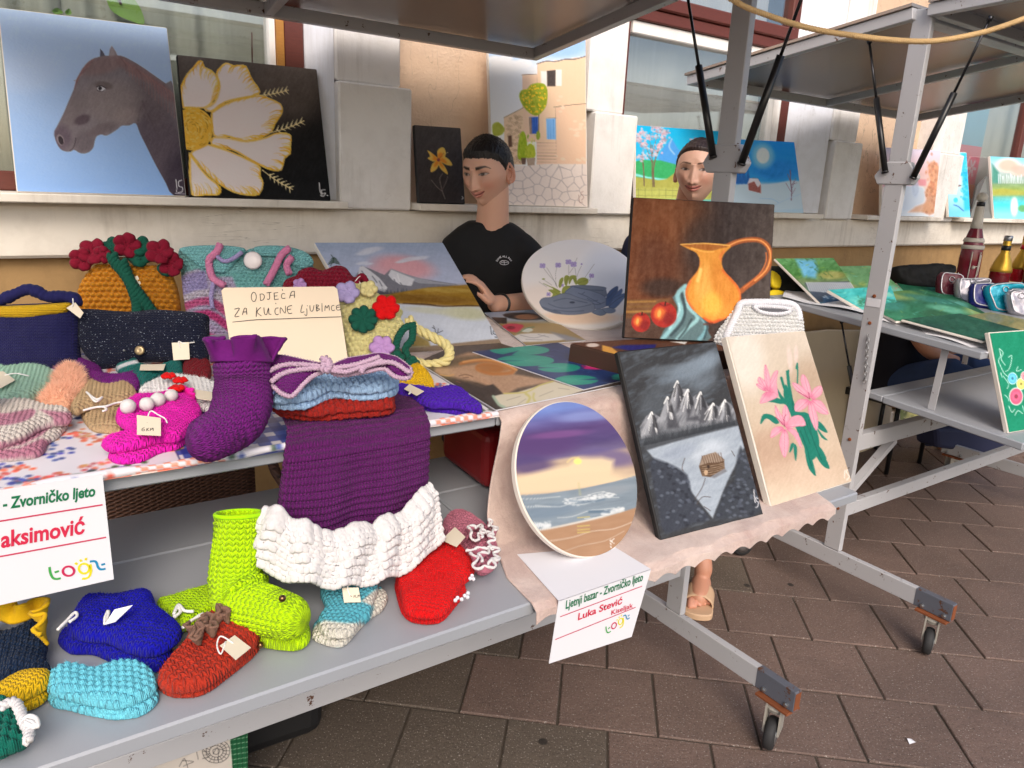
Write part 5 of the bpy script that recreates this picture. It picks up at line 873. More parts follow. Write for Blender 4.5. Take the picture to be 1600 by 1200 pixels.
def florals():
    xs, ys = np.linspace(-.12, .738, 330), np.linspace(1.10, 1.72, 200); X, Y = np.meshgrid(xs, ys); X, Y = X.ravel(), Y.ravel(); Z = np.array([UPz(y) for y in Y])+.0025+.0012*fbm(X*12, Y*12, 2)
    V = np.stack([X, Y, Z], 1); P = Paint(V, (210, 206, 212)); rs = random.Random(12); a, b = (X+.12)/.30, (Y-1.10)/.30; ci, cj = np.floor(a).astype(int), np.floor(b).astype(int); fa, fb = a-ci, b-cj
    kind = (ci*2+cj) % 4; ch = ((np.floor(fa*9)+np.floor(fb*9)) % 2 == 0); ck = (np.abs((fa*8) % 1-.5) < .28) | (np.abs((fb*8) % 1-.5) < .28)
    P.c[(kind == 2) & ck] = (64, 84, 160); P.c[(kind == 2) & (np.abs((fa*8) % 1-.5) < .28) & (np.abs((fb*8) % 1-.5) < .28)] = (38, 54, 130)
    for i in range(150):
        x, y = rs.uniform(-.1, .73), rs.uniform(1.11, 1.6); c = rs.choice([(54, 70, 150), (214, 92, 70), (60, 90, 60), (220, 120, 90)]); t = int((x+.12)/.3)*2+int((y-1.1)/.3)
        if t % 4 == 2: continue
        for k in range(14):
            d = np.hypot(X-x-rs.gauss(0, .015), (Y-y-rs.gauss(0, .010))*1.); m = np.clip(1.4-d/.0045, 0, 1)[:, None]; P.c = P.c*(1-m)+np.array([min(255, v*rs.uniform(.8, 1.2)) for v in c])*m
    m = (fa < .012) | (fb < .012); P.c[m] = (60, 70, 120)
    e = Y < 1.128; P.c[e & ch & (ci % 2 == 0)] = (226, 142, 118); P.c[e & ~ch & (ci % 2 == 0)] = (238, 226, 216)
    i, j = np.meshgrid(np.arange(329), np.arange(199)); bb = (j*330+i).ravel(); F = np.stack([bb, bb+1, bb+331, bb+330], 1)
    o = mesh('floral_tablecloth', V, F, M_print, col=P.albedo(), smooth=True); tag(o, 'white tablecloth printed with flowers and checks under the knitwear', 'tablecloth')
    # rolled front hem
    xs = np.linspace(-.12, .735, 260); na = 10; V = []; 
    for x in xs:
        r = .0065+.0012*math.sin(x*31)+.0008*math.sin(x*77)
        for k in range(na): t = 2*math.pi*k/na; V.append((x, 1.106+r*math.cos(t), UPz(1.106)+.007+r*math.sin(t)+.001*math.sin(x*23)))
    V = np.array(V); P = Paint(V, (212, 208, 214)); cx = np.floor((V[:, 0]+.12)/.0095).astype(int); ca = np.tile(np.arange(na)//2, len(xs)); blk = (np.floor((V[:, 0]+.12)/.12) % 2 == 0)
    P.c[blk & ((cx+ca) % 2 == 0)] = (224, 140, 118)
    for i in range(34):
        x = rs.uniform(-.1, .73); c = rs.choice([(206, 84, 66), (64, 84, 60), (60, 80, 150)]); d = np.hypot(V[:, 0]-x, (V[:, 2]-V[:, 2].mean()-rs.uniform(-.004, .004))); m = (np.clip(1.3-d/.006, 0, 1)*(~blk))[:, None]; P.c = P.c*(1-m)+np.array(c)*m
    F = [(i*na+k, i*na+(k+1) % na, (i+1)*na+(k+1) % na, (i+1)*na+k) for i in range(len(xs)-1) for k in range(na)]
    mesh('rolled_hem', V, F, M_print, o, col=P.albedo(), smooth=True)
florals()
# ================================================================ knitwear
KP = {}; KG = .82
def withstitch(mat, kind):
    if mat.name not in KP or kind not in ('v', 'c', 'b', 'r'): return mat
    key = mat.name+'_'+{'v': 'rib', 'c': 'crochet', 'b': 'bobble', 'r': 'ridge'}[kind]
    if key not in MT: c, k, c2, c2f, sp_, at_, sh_ = KP[mat.name]; knitmat(key, c, k, c2, c2f, sp_, at_, sh_, kind)
    return MT[key]
def knitmat(name, c, k=1., c2=None, c2f=0, spark=False, attr=False, sheen=.05, kind=None):
    if name in MT: return MT[name]
    KP[name] = (c, k, c2, c2f, spark, attr, sheen)
    n = N(name); o = n.obj(); v = n.noise(120, 3, o, .7)
    if attr: base = n.n('Attribute', attribute_name='Col').outputs[0]; d = n.mix(1., base, (.78, .78, .78, 1), 'MULTIPLY'); col = n.mix(v, d, base)
    else:
        b = L4(c, k*(1.05 if kind else KG))[:3]; col = n.mix(v, tuple(x*.72 for x in b)+(1,), tuple(min(.95, x*1.12) for x in b)+(1,))
        if c2 is not None: col = n.mix(n.ramp(n.noise(c2f, 3, o), (.45, G4(0)), (.55, G4(1))), col, L4(c2, k))
    if spark:
        vo = n.n('TexVoronoi', {'Scale': 260.}); n.set(vo.inputs['Vector'], o); s = n.ramp(vo.outputs['Distance'], (.0, G4(1)), (.3, G4(0))); pick = n.ramp(n.noise(300, 0, o), (.55, G4(0)), (.6, G4(1))); col = n.mix(n.math('MULTIPLY', s, pick), col, (.75, .85, 1., 1))
    n.P(Base_Color=col, Roughness=.85, Sheen_Weight=sheen, Sheen_Roughness=.5); n.b.inputs['Specular IOR Level'].default_value = .2
    mp = n.n('Mapping', {'Vector': o}); mp.inputs['Scale'].default_value = (1, 1, 1)
    fz = n.math('ADD', n.math('MULTIPLY', n.noise(900, 2, o, .8), .35), n.math('MULTIPLY', n.noise(330, 3, o, .8), .45))
    if kind:
        sx = n.n('SeparateXYZ'); n.set(sx.inputs[0], n.uv()); x, y = sx.outputs[0], sx.outputs[1]
        if kind in ('v', 'r'): fx = n.math('ABSOLUTE', n.math('SUBTRACT', n.math('FRACT', x), .5)); h = n.math('MULTIPLY', n.math('POWER', n.math('ABSOLUTE', n.math('SINE', n.math('MULTIPLY', x, 6.2832))), .6), n.math('ADD', .5, n.math('MULTIPLY', n.math('COSINE', n.math('MULTIPLY', n.math('ADD', y, n.math('MULTIPLY', fx, 1.25)), 6.2832)), .5)))
        else:
            x = n.math('ADD', x, n.math('MULTIPLY', n.math('FLOORED_MODULO', n.math('FLOOR', y), 2.), .5)); h = n.math('MULTIPLY', n.math('ABSOLUTE', n.math('SINE', n.math('MULTIPLY', x, 3.1416))), n.math('ABSOLUTE', n.math('SINE', n.math('MULTIPLY', y, 3.1416))))
            h = n.math('ADD', h, n.math('MULTIPLY', n.math('SINE', n.math('MULTIPLY', n.math('ADD', x, y), 18.85)), .12))
        fz = n.math('ADD', fz, n.math('MULTIPLY', h, 1.3))
    n.bump(fz, .9 if kind else .5, .0028 if kind else .0018); MT[name] = n.m; return n.m
M_kcol = knitmat('coloured_wool', None, attr=True)
def stitch(u, v, st):                        # relief of the stitches, metres
    kind, su, sv, amp = st; x, y = u/su, v/sv
    if kind == 'v': fx = x-np.floor(x)-.5; return amp*(np.abs(np.sin(2*np.pi*x))**.6)*(.45+.55*np.cos(2*np.pi*(y+1.25*np.abs(fx))))
    if kind == 'c': x = x+.5*(np.floor(y) % 2); fx = x-np.floor(x)-.5; fy = y-np.floor(y)-.5; return amp*(np.cos(np.pi*fx)**.7*np.cos(np.pi*fy)**.6*1.6-.7)
    if kind == 'r': return amp*(np.cos(2*np.pi*y)*.8+.45*np.cos(2*np.pi*x+3*y))     # ridged rows
    if kind == 'b': x = x+.5*(np.floor(y) % 2); fx = x-np.floor(x)-.5; fy = y-np.floor(y)-.5; return amp*(np.sqrt(np.clip(1-4*(fx*fx+fy*fy), 0, 1))*2-.8)
    return 0*u
def basis(n, dpx=None, p0=None):
    n = np.asarray(n, float); n = n/np.linalg.norm(n)
    if dpx is not None: a = onP(dpx[0], p0, n); b = onP(dpx[1], p0, n); u = b-a
    else: u = CR-n*(CR @ n)
    u = u-n*(u @ n); u /= np.linalg.norm(u); return u, np.cross(n, u), n
def pillow(name, outl, p0, n, T, mat, parent=None, R=None, Tb=None, s=.0026, st=None, d=None, lump=.12, sm=5, col=None, seed=0, jit=.0, pw=2.2, world=False):
    n = np.asarray(n, float); n /= np.linalg.norm(n)
    if n @ (CO-p0) < 0: n = -n
    u, v, n = basis(n, d, p0); pts = np.array([onP(p, p0, n) for p in outl]) if not world else np.asarray(outl); Q = np.stack([(pts-p0) @ u, (pts-p0) @ v], 1)
    if sm: Q = cr(Q, sm, True)
    L = np.linalg.norm(np.roll(Q, -1, 0)-Q, axis=1); out = []
    for i in range(len(Q)):
        k = max(1, int(round(L[i]/(s*1.15))));
        for t in range(k): out.append(Q[i]+(Q[(i+1) % len(Q)]-Q[i])*t/k)
    Q = np.array(out)
    if ((Q[:, 0]*np.roll(Q[:, 1], -1)-np.roll(Q[:, 0], -1)*Q[:, 1]).sum()) < 0: Q = Q[::-1]
    lo, hi = Q.min(0), Q.max(0); gx = np.arange(lo[0], hi[0], s); gy = np.arange(lo[1], hi[1], s*.87); G, H = np.meshgrid(gx, gy); G = G+(np.arange(len(gy)) % 2)[:, None]*s/2; g = np.stack([G.ravel(), H.ravel()], 1)
    def dist(g):
        ins = np.zeros(len(g), bool); d2 = np.full(len(g), 1e9); S = Q[::2] if len(Q) > 120 else Q
        for i in range(len(S)):
            a, b = S[i], S[(i+1) % len(S)]
            if a[1] != b[1]: ins ^= ((a[1] > g[:, 1]) != (b[1] > g[:, 1])) & (g[:, 0] < (b[0]-a[0])*(g[:, 1]-a[1])/(b[1]-a[1])+a[0])
            e = b-a; t = np.clip(((g-a) @ e)/(e @ e+1e-12), 0, 1); d2 = np.minimum(d2, ((g-a-t[:, None]*e)**2).sum(1))
        return ins, np.sqrt(d2)
    ins, dd = dist(g); g = g[ins & (dd > s*.55)]; nb = len(Q)
    r = delaunay_2d_cdt([Vector(p) for p in np.vstack([Q, g])], [(i, (i+1) % nb) for i in range(nb)], [], 1, 1e-7)
    W = np.array([(p.x, p.y) for p in r[0]]); tri = np.array([t for t in r[2] if len(t) == 3], np.int64)
    orig = r[3]; isb = np.array([any(q < nb for q in o_) for o_ in orig]); _, dd = dist(W); dd[isb] = 0
    w_ = max(hi-lo); R = R or T; h = (1-(1-np.clip(dd/R, 0, 1))**pw)**(1/pw)
    lmp = lump*T*fbm(W[:, 0]*30+seed, W[:, 1]*30, seed+3)*h
    top = T*h+lmp; Tb_ = T*.35 if Tb is None else Tb; bot = -Tb_*h
    if st:
        hh = stitch(W[:, 0]+.001*vnoise(W[:, 0]*60, W[:, 1]*60, seed), W[:, 1]+.0012*vnoise(W[:, 0]*50, W[:, 1]*50, seed+1), st)*np.clip(dd/(s*2.2), .15, 1); top = top+hh; bot = bot-hh*.5
    nV = len(W); idx = np.arange(nV); idb = idx+nV; idb[isb] = idx[isb]; A = p0+np.outer(W[:, 0], u)+np.outer(W[:, 1], v)+np.outer(top, n); Bt = p0+np.outer(W[:, 0], u)+np.outer(W[:, 1], v)+np.outer(bot, n)
    if isb.any(): A[isb] = (p0+np.outer(W[:, 0], u)+np.outer(W[:, 1], v))[isb]+np.outer((hh[isb] if st else 0*W[isb, 0])*.6, n)
    tb = idb[tri[:, ::-1]]; V = np.vstack([A, Bt]); used = np.unique(np.concatenate([tri.ravel(), tb.ravel()])); mp = np.full(len(V), -1); mp[used] = np.arange(len(used))
    V2 = V[used]; c = None
    if col is not None: P = Paint(V2); col(P); c = P.albedo(.92); mat = M_kcol
    if st: mat = withstitch(mat, st[0])
    o = mesh(name, V2, mp[np.vstack([tri, tb])], mat, parent, col=c, smooth=True, uv=np.vstack([W, W])[used]/np.array([st[1], st[2]]) if st else None)
    if st and len(V2) > 2500 and T > .010 and col is None:
        nh = min(5000, len(V2)//3); i = RNG.integers(0, len(A), nh); b = A[i]; dn = n*.5+RNG.normal(0, .6, (nh, 3)); dn /= np.linalg.norm(dn, axis=1)[:, None]; sd = np.cross(dn, RNG.normal(0, 1, (nh, 3))); sd /= np.linalg.norm(sd, axis=1)[:, None]
        f_ = mesh('yarn_fuzz', np.stack([b-sd*.00022, b+sd*.00022, b+dn*RNG.uniform(.002, .0055, (nh, 1))], 1).reshape(-1, 3), np.arange(nh*3).reshape(-1, 3), mat, o); f_['kind'] = 'stuff'
    return o
def zq(z, P): return [z(a, b) for a, b in P]
zB, zC, zD, zE, zF, zG = Z_(0, 350, 4), Z_(380, 350, 4), Z_(0, 540, 4), Z_(360, 600, 3.636), Z_(0, 840, 3.333), Z_(380, 860, 3.53)
UPN, LON = UPP[1]/np.linalg.norm(UPP[1]), LOP[1]/np.linalg.norm(LOP[1])
def upo(p, h): return onUp(p, h)
def near(p, ref, dd=0.):                     # the point seen at p, as far off as ref (plus dd)
    r = ray(*p); return CO+r*(((np.asarray(ref)-CO) @ CFW+dd)/(r @ CFW))
def cord(name, P, r, mat, parent, tw=0., n=7, strands=2, lab=None):
    P = cr(P, 8); L = np.r_[0, np.cumsum(np.linalg.norm(np.diff(P, axis=0), axis=1))]; m = max(8, int(L[-1]/(.0022))); q = MB(); t = np.linspace(0, L[-1], m); C_ = np.stack([np.interp(t, L, P[:, i]) for i in range(3)], 1)
    if tw <= 0: q.tube(C_, r*(1+.05*np.sin(t*2*np.pi/(r*.8))+.12*vnoise(t*90,t*0,3)), n)
    else:
        T = np.gradient(C_, axis=0); T /= np.linalg.norm(T, axis=1)[:, None]; A = np.cross(T, (.1, .2, 1)); A /= np.linalg.norm(A, axis=1)[:, None]; B_ = np.cross(T, A)
        for k in range(strands): ph = t*2*np.pi/tw+2*np.pi*k/strands; q.tube(C_+A*(r*.6*np.cos(ph))[:, None]+B_*(r*.6*np.sin(ph))[:, None], r*.55, n)
    o = q.build(name, mat, parent, True)
    return o
def ruffle(name, base, outw, width, amp, wav, mat, parent, edge=None, er=.0022, down=None, th=.004, seed=0, ph0=0., curl=.5, st=True):
    B_ = cr(base, 10); L = np.r_[0, np.cumsum(np.linalg.norm(np.diff(B_, axis=0), axis=1))]; m = int(max(24, L[-1]/.0025)); t = np.linspace(0, L[-1], m); C_ = np.stack([np.interp(t, L, B_[:, i]) for i in range(3)], 1)
    T = np.gradient(C_, axis=0); T /= np.linalg.norm(T, axis=1)[:, None]; outw = np.asarray(outw, float); nd = max(5, int(width/.003)); rr = np.random.default_rng(seed)
    ph = ph0+t*2*np.pi/wav+1.3*vnoise(t*22, t*0, seed)
    O = outw-(T*(T @ outw)[:, None]) if outw.ndim == 1 else outw; O = O/np.linalg.norm(O, axis=1)[:, None]; Nn = np.cross(T, O); V = []
    for j in range(nd+1):
        f = j/nd; a = amp*f**1.1; w_ = width*f*(1+.12*np.sin(ph*.5)); k = (stitch(t, np.full_like(t, f*width), ('c', .005, .006, .0009)) if st else 0*t)
        V.append(C_+O*w_[:, None]+Nn*((a*np.sin(ph))+k)[:, None]+T*(curl*a*np.cos(2*ph)*.5)[:, None])
    V = np.array(V).reshape(-1, 3); F = np.array([(j*m+i, j*m+i+1, (j+1)*m+i+1, (j+1)*m+i) for j in range(nd) for i in range(m-1)])
    o = mesh(name, V, F, mat, parent, smooth=True); md = o.modifiers.new('thick', 'SOLIDIFY'); md.thickness = th; md.offset = 0
    if edge:
        q = MB(); E_ = V[nd*m:]; tt = np.arange(m); q.tube(E_, er*(1+.2*np.sin(tt*1.3)), 6); q.build(name+'_edge', edge, o, True)
    return o
def flower(name, c, n, r, mat, parent, petals=6, th=.005, cup=.2, cmat=None, seed=0):
    u, v, n = basis(n); rr = random.Random(seed); q = MB(); V = []
    a = np.linspace(0, 2*np.pi, 97)[:-1]; nr = 9; P = []
    for j in range(nr+1):
        f = j/nr; rad = r*f*(1+.16*np.cos(petals*a)*f); z = cup*r*f*f+.14*r*np.cos(petals*a+.6)*f+th*np.sqrt(np.clip(1-f**4, 0, 1))+.0006*np.sin(a*petals*3+f*14)
        P.append(c+np.outer(rad*np.cos(a), u)+np.outer(rad*np.sin(a), v)+np.outer(z, n))
    m = 96; V = np.array(P).reshape(-1, 3); F = [(j*m+i, j*m+(i+1) % m, (j+1)*m+(i+1) % m, (j+1)*m+i) for j in range(nr) for i in range(m)]
    o = mesh(name, V, F, mat, parent, smooth=True); md = o.modifiers.new('thick', 'SOLIDIFY'); md.thickness = th; md.offset = -1
    P2 = [c+n*(th+.12*r)+r*.62*(math.cos(t*2.2)*u*(t/6.)+math.sin(t*2.2)*v*(t/6.)) for t in np.linspace(.2, 6, 40)]
    q = MB(); q.tube(P2, th*.62, 7); q.build('petal_swirl', cmat or mat, o, True); return o
def ballpom(par, c, r, mat):
    q = MB(); q.sph(c, r, 18, 12); V = np.array(q.V); d = V-c; V = c+d*(1+.07*fbm(V[:, 0]*300, V[:, 1]*300+V[:, 2]*200, 4))[:, None]; return mesh('pompom', V, q.F, mat, par, smooth=True)
M_tag = flat('kraft_tag', (224, 212, 190), .6, var=.02); M_string = flat('white_string', (230, 228, 226), .7)
def pricetag(par, P4, p0, n, lift, text=None, knot=None, holes=True, plane=None):
    u, v, n = basis(n); p0 = p0+n*lift; T = [onP(p, p0, n) for p in P4]; q = MB(); q.prism(T, -n*.0008); o = q.build('price_tag', M_tag, par)
    if knot:
        K = [onP(p, p0, n)+n*.002*math.sin(i*1.7) for i, p in enumerate(knot)]; q = MB(); q.tube(cr(K, 5), .0011, 6); q.build('string', M_string, par, True)
    if text: ribbons(o, [[onP(p, p0, n)+n*.0005 for p in s] for s in text], .0008, M_pen, n)
    return o
M_pen = flat('black_pen', (38, 34, 36), .5)
def ribbons(par, strokes, wd, mat, n, name='handwriting', sm=4, kind=None):
    q = MB(); n = np.asarray(n, float)
    for s in strokes:
        P = np.array(s, float); P = cr(P, sm) if sm and len(P) > 2 else P
        T = np.gradient(P, axis=0); T /= np.linalg.norm(T, axis=1)[:, None]+1e-12; S = np.cross(T, n)*wd/2; b = len(q.V); q.V += [tuple(p) for p in np.vstack([P-S, P+S])]; m = len(P); q.F += [(b+i, b+i+1, b+m+i+1, b+m+i) for i in range(m-1)]
    o = q.build(name, mat, par); o['kind'] = 'stuff'; return o
def pair(name, label, top, bot, mat, T=.02, on='up', st=('v', .0062, .0052, .0009), d=None, gap=None, col=None, z=0., R=None, cat='knitted booties', s=.0019, group=None, pl='bootie'):
    T = T*.72; st = st and (st[0], st[1]*1.28, st[2]*1.28, st[3]*1.9)
    P0, nn = (UPP, UPN) if on == 'up' else (LOP, LON); f = upo if on == 'up' else (lambda p, h: onLo(p, h)); cc = tuple(np.mean(top, 0)); base = f(cc, z)
    t = thing(name, label, cat, tuple(base), group or 'knitted and crocheted booties')
    if bot: b0 = f(tuple(np.mean(bot, 0)), z+T*.35); pillow(pl, bot, b0, nn, T*.8, mat, t, R or T*1.5, T*.4, s=s, st=st, d=d, col=col, seed=3, lump=.3)
    h = z+(T*1.35 if bot else T*.3); a0 = f(cc, h); pillow(pl, top, a0, nn, T, mat, t, R or T*1.7, T*.5 if bot else T*.3, s=s, st=st, d=d, col=col, seed=8, lump=.35); return t, a0
# colours
K_navy = knitmat('navy_wool', (34, 34, 92), .9); K_yel = knitmat('yellow_wool', (240, 190, 20), .95); K_ochre = knitmat('ochre_yarn', (206, 138, 32), 1.); K_rose = knitmat('crimson_yarn', (142, 18, 48), 1.); K_leaf = knitmat('green_yarn', (22, 92, 74), 1.)
K_spark = knitmat('sparkly_navy_wool', (22, 30, 62), .7, spark=True); K_purple = knitmat('purple_wool', (112, 22, 118), 1.); K_dpurple = knitmat('deep_purple_wool', (96, 22, 98), 1.); K_mint = knitmat('mint_wool', (166, 204, 182), 1.); K_beige = knitmat('beige_wool', (190, 162, 124), 1.)
K_teal = knitmat('teal_wool', (12, 112, 106), .95); K_white = knitmat('white_wool', (240, 236, 236), .98); K_cream = knitmat('cream_chenille', (240, 226, 160), 1.); K_pink = knitmat('hot_pink_wool', (250, 26, 176), 1.1); K_lil = knitmat('lilac_trim_wool', (208, 176, 200), 1.)
K_lblue = knitmat('light_blue_wool', (160, 192, 228), 1.); K_rust = knitmat('rust_wool', (158, 34, 26), 1.); K_violet = knitmat('violet_wool', (74, 26, 172), 1.); K_royal = knitmat('royal_blue_wool', (12, 12, 176), .9); K_sky = knitmat('turquoise_wool', (112, 204, 224), 1.)
K_orange = knitmat('brick_red_wool', (190, 54, 34), .9); K_red = knitmat('scarlet_wool', (232, 10, 16), 1.); K_neon = knitmat('neon_green_wool', (176, 240, 0), 1.2); K_brown = knitmat('brown_ruffle_wool', (140, 106, 90), 1.); K_dred = knitmat('dark_red_wool', (116, 20, 32), 1.)
K_dustp = knitmat('dusty_pink_wool', (198, 120, 142), 1.); K_lav = knitmat('lavender_chenille', (186, 172, 222), 1.); K_turq = knitmat('aqua_chenille', (136, 204, 206), 1.); K_lpink = knitmat('pink_braid_wool', (236, 146, 186), 1.); K_lilac = knitmat('lilac_chenille', (206, 160, 220), 1.)
UPRIGHT = lambda tilt=.25: np.array([-.42, -.85, tilt])
# ---- bags standing at the back of the knitwear table
BAG = 'crocheted bags on the table'
def bag(name, label, base_px, outl, T, mat, n=None, st=('c', .011, .009, .002), cat='crochet bag', s=.0024, col=None, R=None, dz=0., grp=BAG, pn='bag_body', bz=0.):
    b = onUp(base_px, .001); t = thing(name, label, cat, tuple(b), grp); n = UPRIGHT() if n is None else n; n = n/np.linalg.norm(n); c = b+n*0.
    pillow(pn, outl, c, n, T, mat, t, R or T*1.3, T*.8, s=s, st=(st[0], st[1]*1.15, st[2]*1.15, st[3]*1.4), col=col); return t, c, n
t, c, n = bag('knitted_bag', 'navy blue knitted bag with a yellow stripe and arched handle at the left', (60, 572), zq(zB, [(-90, 500), (0, 505), (420, 490), (480, 500), (495, 600), (498, 780), (490, 900), (260, 915), (-90, 930)]), .03, K_navy, st=('v', .006, .005, .0008), cat='knitted bag')
pillow('yellow_stripe', zq(zB, [(-80, 512), (0, 512), (250, 502), (432, 490), (440, 525), (400, 560), (300, 572), (180, 592), (0, 590), (-80, 586)]), c+n*.024, n, .012, K_yel, t, .02, .004, st=('v', .005, .0045, .0008))
cord('bag_handle', [onP(zB(a, b), c+n*.012, n) for a, b in [(-60, 500), (20, 470), (90, 440), (170, 410), (235, 425), (300, 455), (400, 455), (468, 470), (472, 510)]], .0115, K_navy, t)
pricetag(t, zq(zB, [(415, 525), (470, 490), (522, 555), (500, 590)]), c, n, .034, knot=zq(zB, [(455, 465), (460, 500), (450, 520)]))
t, c, n = bag('crochet_bag', 'ochre crochet drawstring bag topped with crimson roses and green cords', (205, 492), zq(zB, [(492, 470), (505, 400), (535, 340), (575, 285), (630, 250), (720, 255), (800, 262), (850, 245), (930, 258), (1000, 260), (1060, 290), (1095, 360), (1118, 440), (1125, 560), (1050, 600), (850, 600), (500, 600)]), .045, K_ochre, st=('b', .0125, .011, .0034))
for k, (a, b, r, sd) in enumerate(((600, 190, 62, 1), (520, 225, 48, 2), (800, 135, 55, 3), (1010, 190, 60, 4), (1090, 255, 56, 5), (660, 190, 34, 9))):
    flower('rose', onP(zB(a, b), c+n*(.03+.006*(k % 2)), n)+n*.004, n+np.array([.3*math.sin(k), 0, .3*math.cos(k*2)]), r/4/560, K_rose, t, 5, .007, .35, seed=sd)
for k, (a, b, r) in enumerate(((705, 150, 40), (890, 150, 44), (880, 215, 50), (1040, 290, 30))): flower('leaf_cluster', onP(zB(a, b), c+n*.026, n), n+np.array([.2*k-.3, 0, .4]), r/4/560, K_leaf, t, 4, .007, .2, seed=k)
for P_ in ([(700, 190), (720, 240), (780, 310), (840, 400), (900, 480), (950, 550)], [(760, 230), (800, 330), (840, 430), (860, 500), (858, 560)]): cord('green_cord', [onP(zB(a, b), c+n*(.058), n) for a, b in P_], .0125, K_leaf, t, tw=.03, strands=3)
pricetag(t, zq(zB, [(782, 350), (860, 322), (885, 385), (822, 470)]), c, n, .05)
# ---- pastel shoulder bag
def pastel(P):
    P.c[:] = (140, 204, 204); P.zoom(0, 350, 4); P.poly([(1100, 380), (1160, 300), (1240, 280), (1330, 330), (1600, 330), (1600, 800), (1100, 800)], (206, 196, 226), 2); P.poly([(1120, 330), (1280, 290), (1310, 440), (1200, 520), (1130, 460)], (176, 166, 216), 1.5)
    for y0, c in ((430, (230, 220, 232)), (480, (226, 96, 150)), (560, (214, 60, 130)), (650, (206, 180, 220)), (700, (216, 86, 146)), (740, (150, 204, 214)), (790, (220, 214, 230))): P.line([(1120, y0+50), (1300, y0), (1450, y0+100), (1600, y0+200)], 12, c, 2, .9)
    P.poly([(1440, 300), (1700, 300), (1980, 330), (1980, 400), (1560, 440), (1480, 400)], (134, 204, 200), 2); P.streak(10, 3, 3)
t, c, n = bag('crochet_bag', 'pastel turquoise, lilac and pink striped crochet bag with a braided strap', (385, 500), [(281, 392), (310, 386), (345, 390), (375, 396), (395, 388), (430, 388), (466, 394), (488, 412), (492, 445), (484, 480), (450, 530), (390, 552), (335, 550), (304, 530), (290, 480), (284, 430)], .04, K_turq, st=('c', .009, .008, .0018), col=pastel)
pillow('bag_flap', [(281, 388), (330, 383), (382, 388), (372, 406), (350, 428), (318, 420), (296, 405)], c+n*.04, n, .009, K_turq, t, .012, .004, st=('c', .008, .007, .0014)); pillow('bag_flap', [(398, 386), (440, 384), (478, 394), (490, 412), (470, 420), (430, 402), (404, 400)], c+n*.04, n, .009, K_turq, t, .012, .004, st=('c', .008, .007, .0014))
q = MB(); cc = onP((395, 407), c+n*.056, n); q.lathe([(.001, -.004), (.020, -.003), (.0225, 0), (.018, .004), (.008, .006), (.001, .006)], cc, n, 24); q.build('shell_button', flat('pearl_button', (240, 230, 228), .3), t, True)
for P_, m_ in (([(344, 382), (340, 392), (334, 398), (327, 406), (328, 422), (334, 436), (350, 446)], K_lpink), ([(452, 388), (440, 398), (432, 414), (424, 430), (416, 444)], K_lpink), ([(456, 402), (448, 414), (452, 428)], K_lpink), ([(336, 398), (350, 408), (364, 404), (378, 394)], K_lav), ([(334, 440), (330, 462), (332, 482)], K_lav)):
    cord('braided_strap', [onP(p, c+n*.056, n) for p in P_], .0085 if m_ is K_lpink else .005, m_, t, tw=.016, strands=3)
# ---- crimson and yellow bags
t, c, n = bag('crochet_bag', 'crimson crochet bag behind the handwritten card', (520, 532), zq(zC, [(245, 400), (270, 345), (330, 322), (350, 292), (420, 268), (480, 288), (520, 282), (580, 260), (640, 272), (690, 330), (740, 325), (775, 370), (810, 430), (760, 500), (400, 520), (260, 480)]), .03, K_rose, st=('c', .0085, .008, .0018))
cord('bag_handle', [onP(zC(a, b), c+n*.03, n) for a, b in ((700, 400), (720, 345), (748, 330), (780, 380), (800, 430))], .008, K_rose, t)
flower('lilac_flower', onP(zC(355, 382), c+n*.034, n), n, .012, K_lilac, t, 5, .004); pricetag(t, zq(zC, [(685, 372), (720, 350), (745, 380), (735, 400)]), c, n, .036, knot=zq(zC, [(700, 360), (720, 335), (745, 318)]))
t, c, n = bag('crochet_bag', 'pale yellow crochet bag decorated with red, green and lilac flowers', (640, 572), zq(zC, [(600, 420), (640, 385), (720, 378), (790, 395), (850, 440), (900, 478), (995, 540), (985, 590), (1015, 640), (985, 700), (970, 770), (930, 850), (700, 880), (640, 760), (610, 560)]), .032, K_cream, st=('c', .0105, .0095, .0024), n=UPRIGHT(.5))
for nm, a, b, r, m_, pt in (('red_flower', 893, 530, 62, K_red, 6), ('green_flower', 752, 605, 66, K_leaf, 8), ('lilac_flower', 868, 778, 56, K_lilac, 6), ('lavender_flower', 652, 435, 54, K_lav, 5), ('cream_flower', 785, 412, 36, K_cream, 5)): flower(nm, onP(zC(a, b), c+n*.036, n), n, r/4/660, m_, t, pt, .006)
cord('bag_strap', [onP(zC(a, b), c+n*.012, n) for a, b in ((1030, 590), (1075, 648), (1180, 705), (1268, 755), (1290, 815), (1255, 862), (1150, 882), (1080, 862), (1010, 850))], .0105, K_cream, t, tw=.05, strands=3)
for P_ in ([(1075, 632), (1010, 650), (965, 720), (955, 790), (960, 830)], [(1060, 640), (1055, 720), (1015, 775), (1030, 830), (1060, 880)]): cord('green_cord', [onP(zC(a, b), c+n*.04, n) for a, b in P_], .0075, K_leaf, t, tw=.022, strands=3)
for a, b in ((962, 838), (1055, 875)): flower('cord_knot', onP(zC(a, b), c+n*.042, n), n, .011, K_leaf, t, 4, .006)
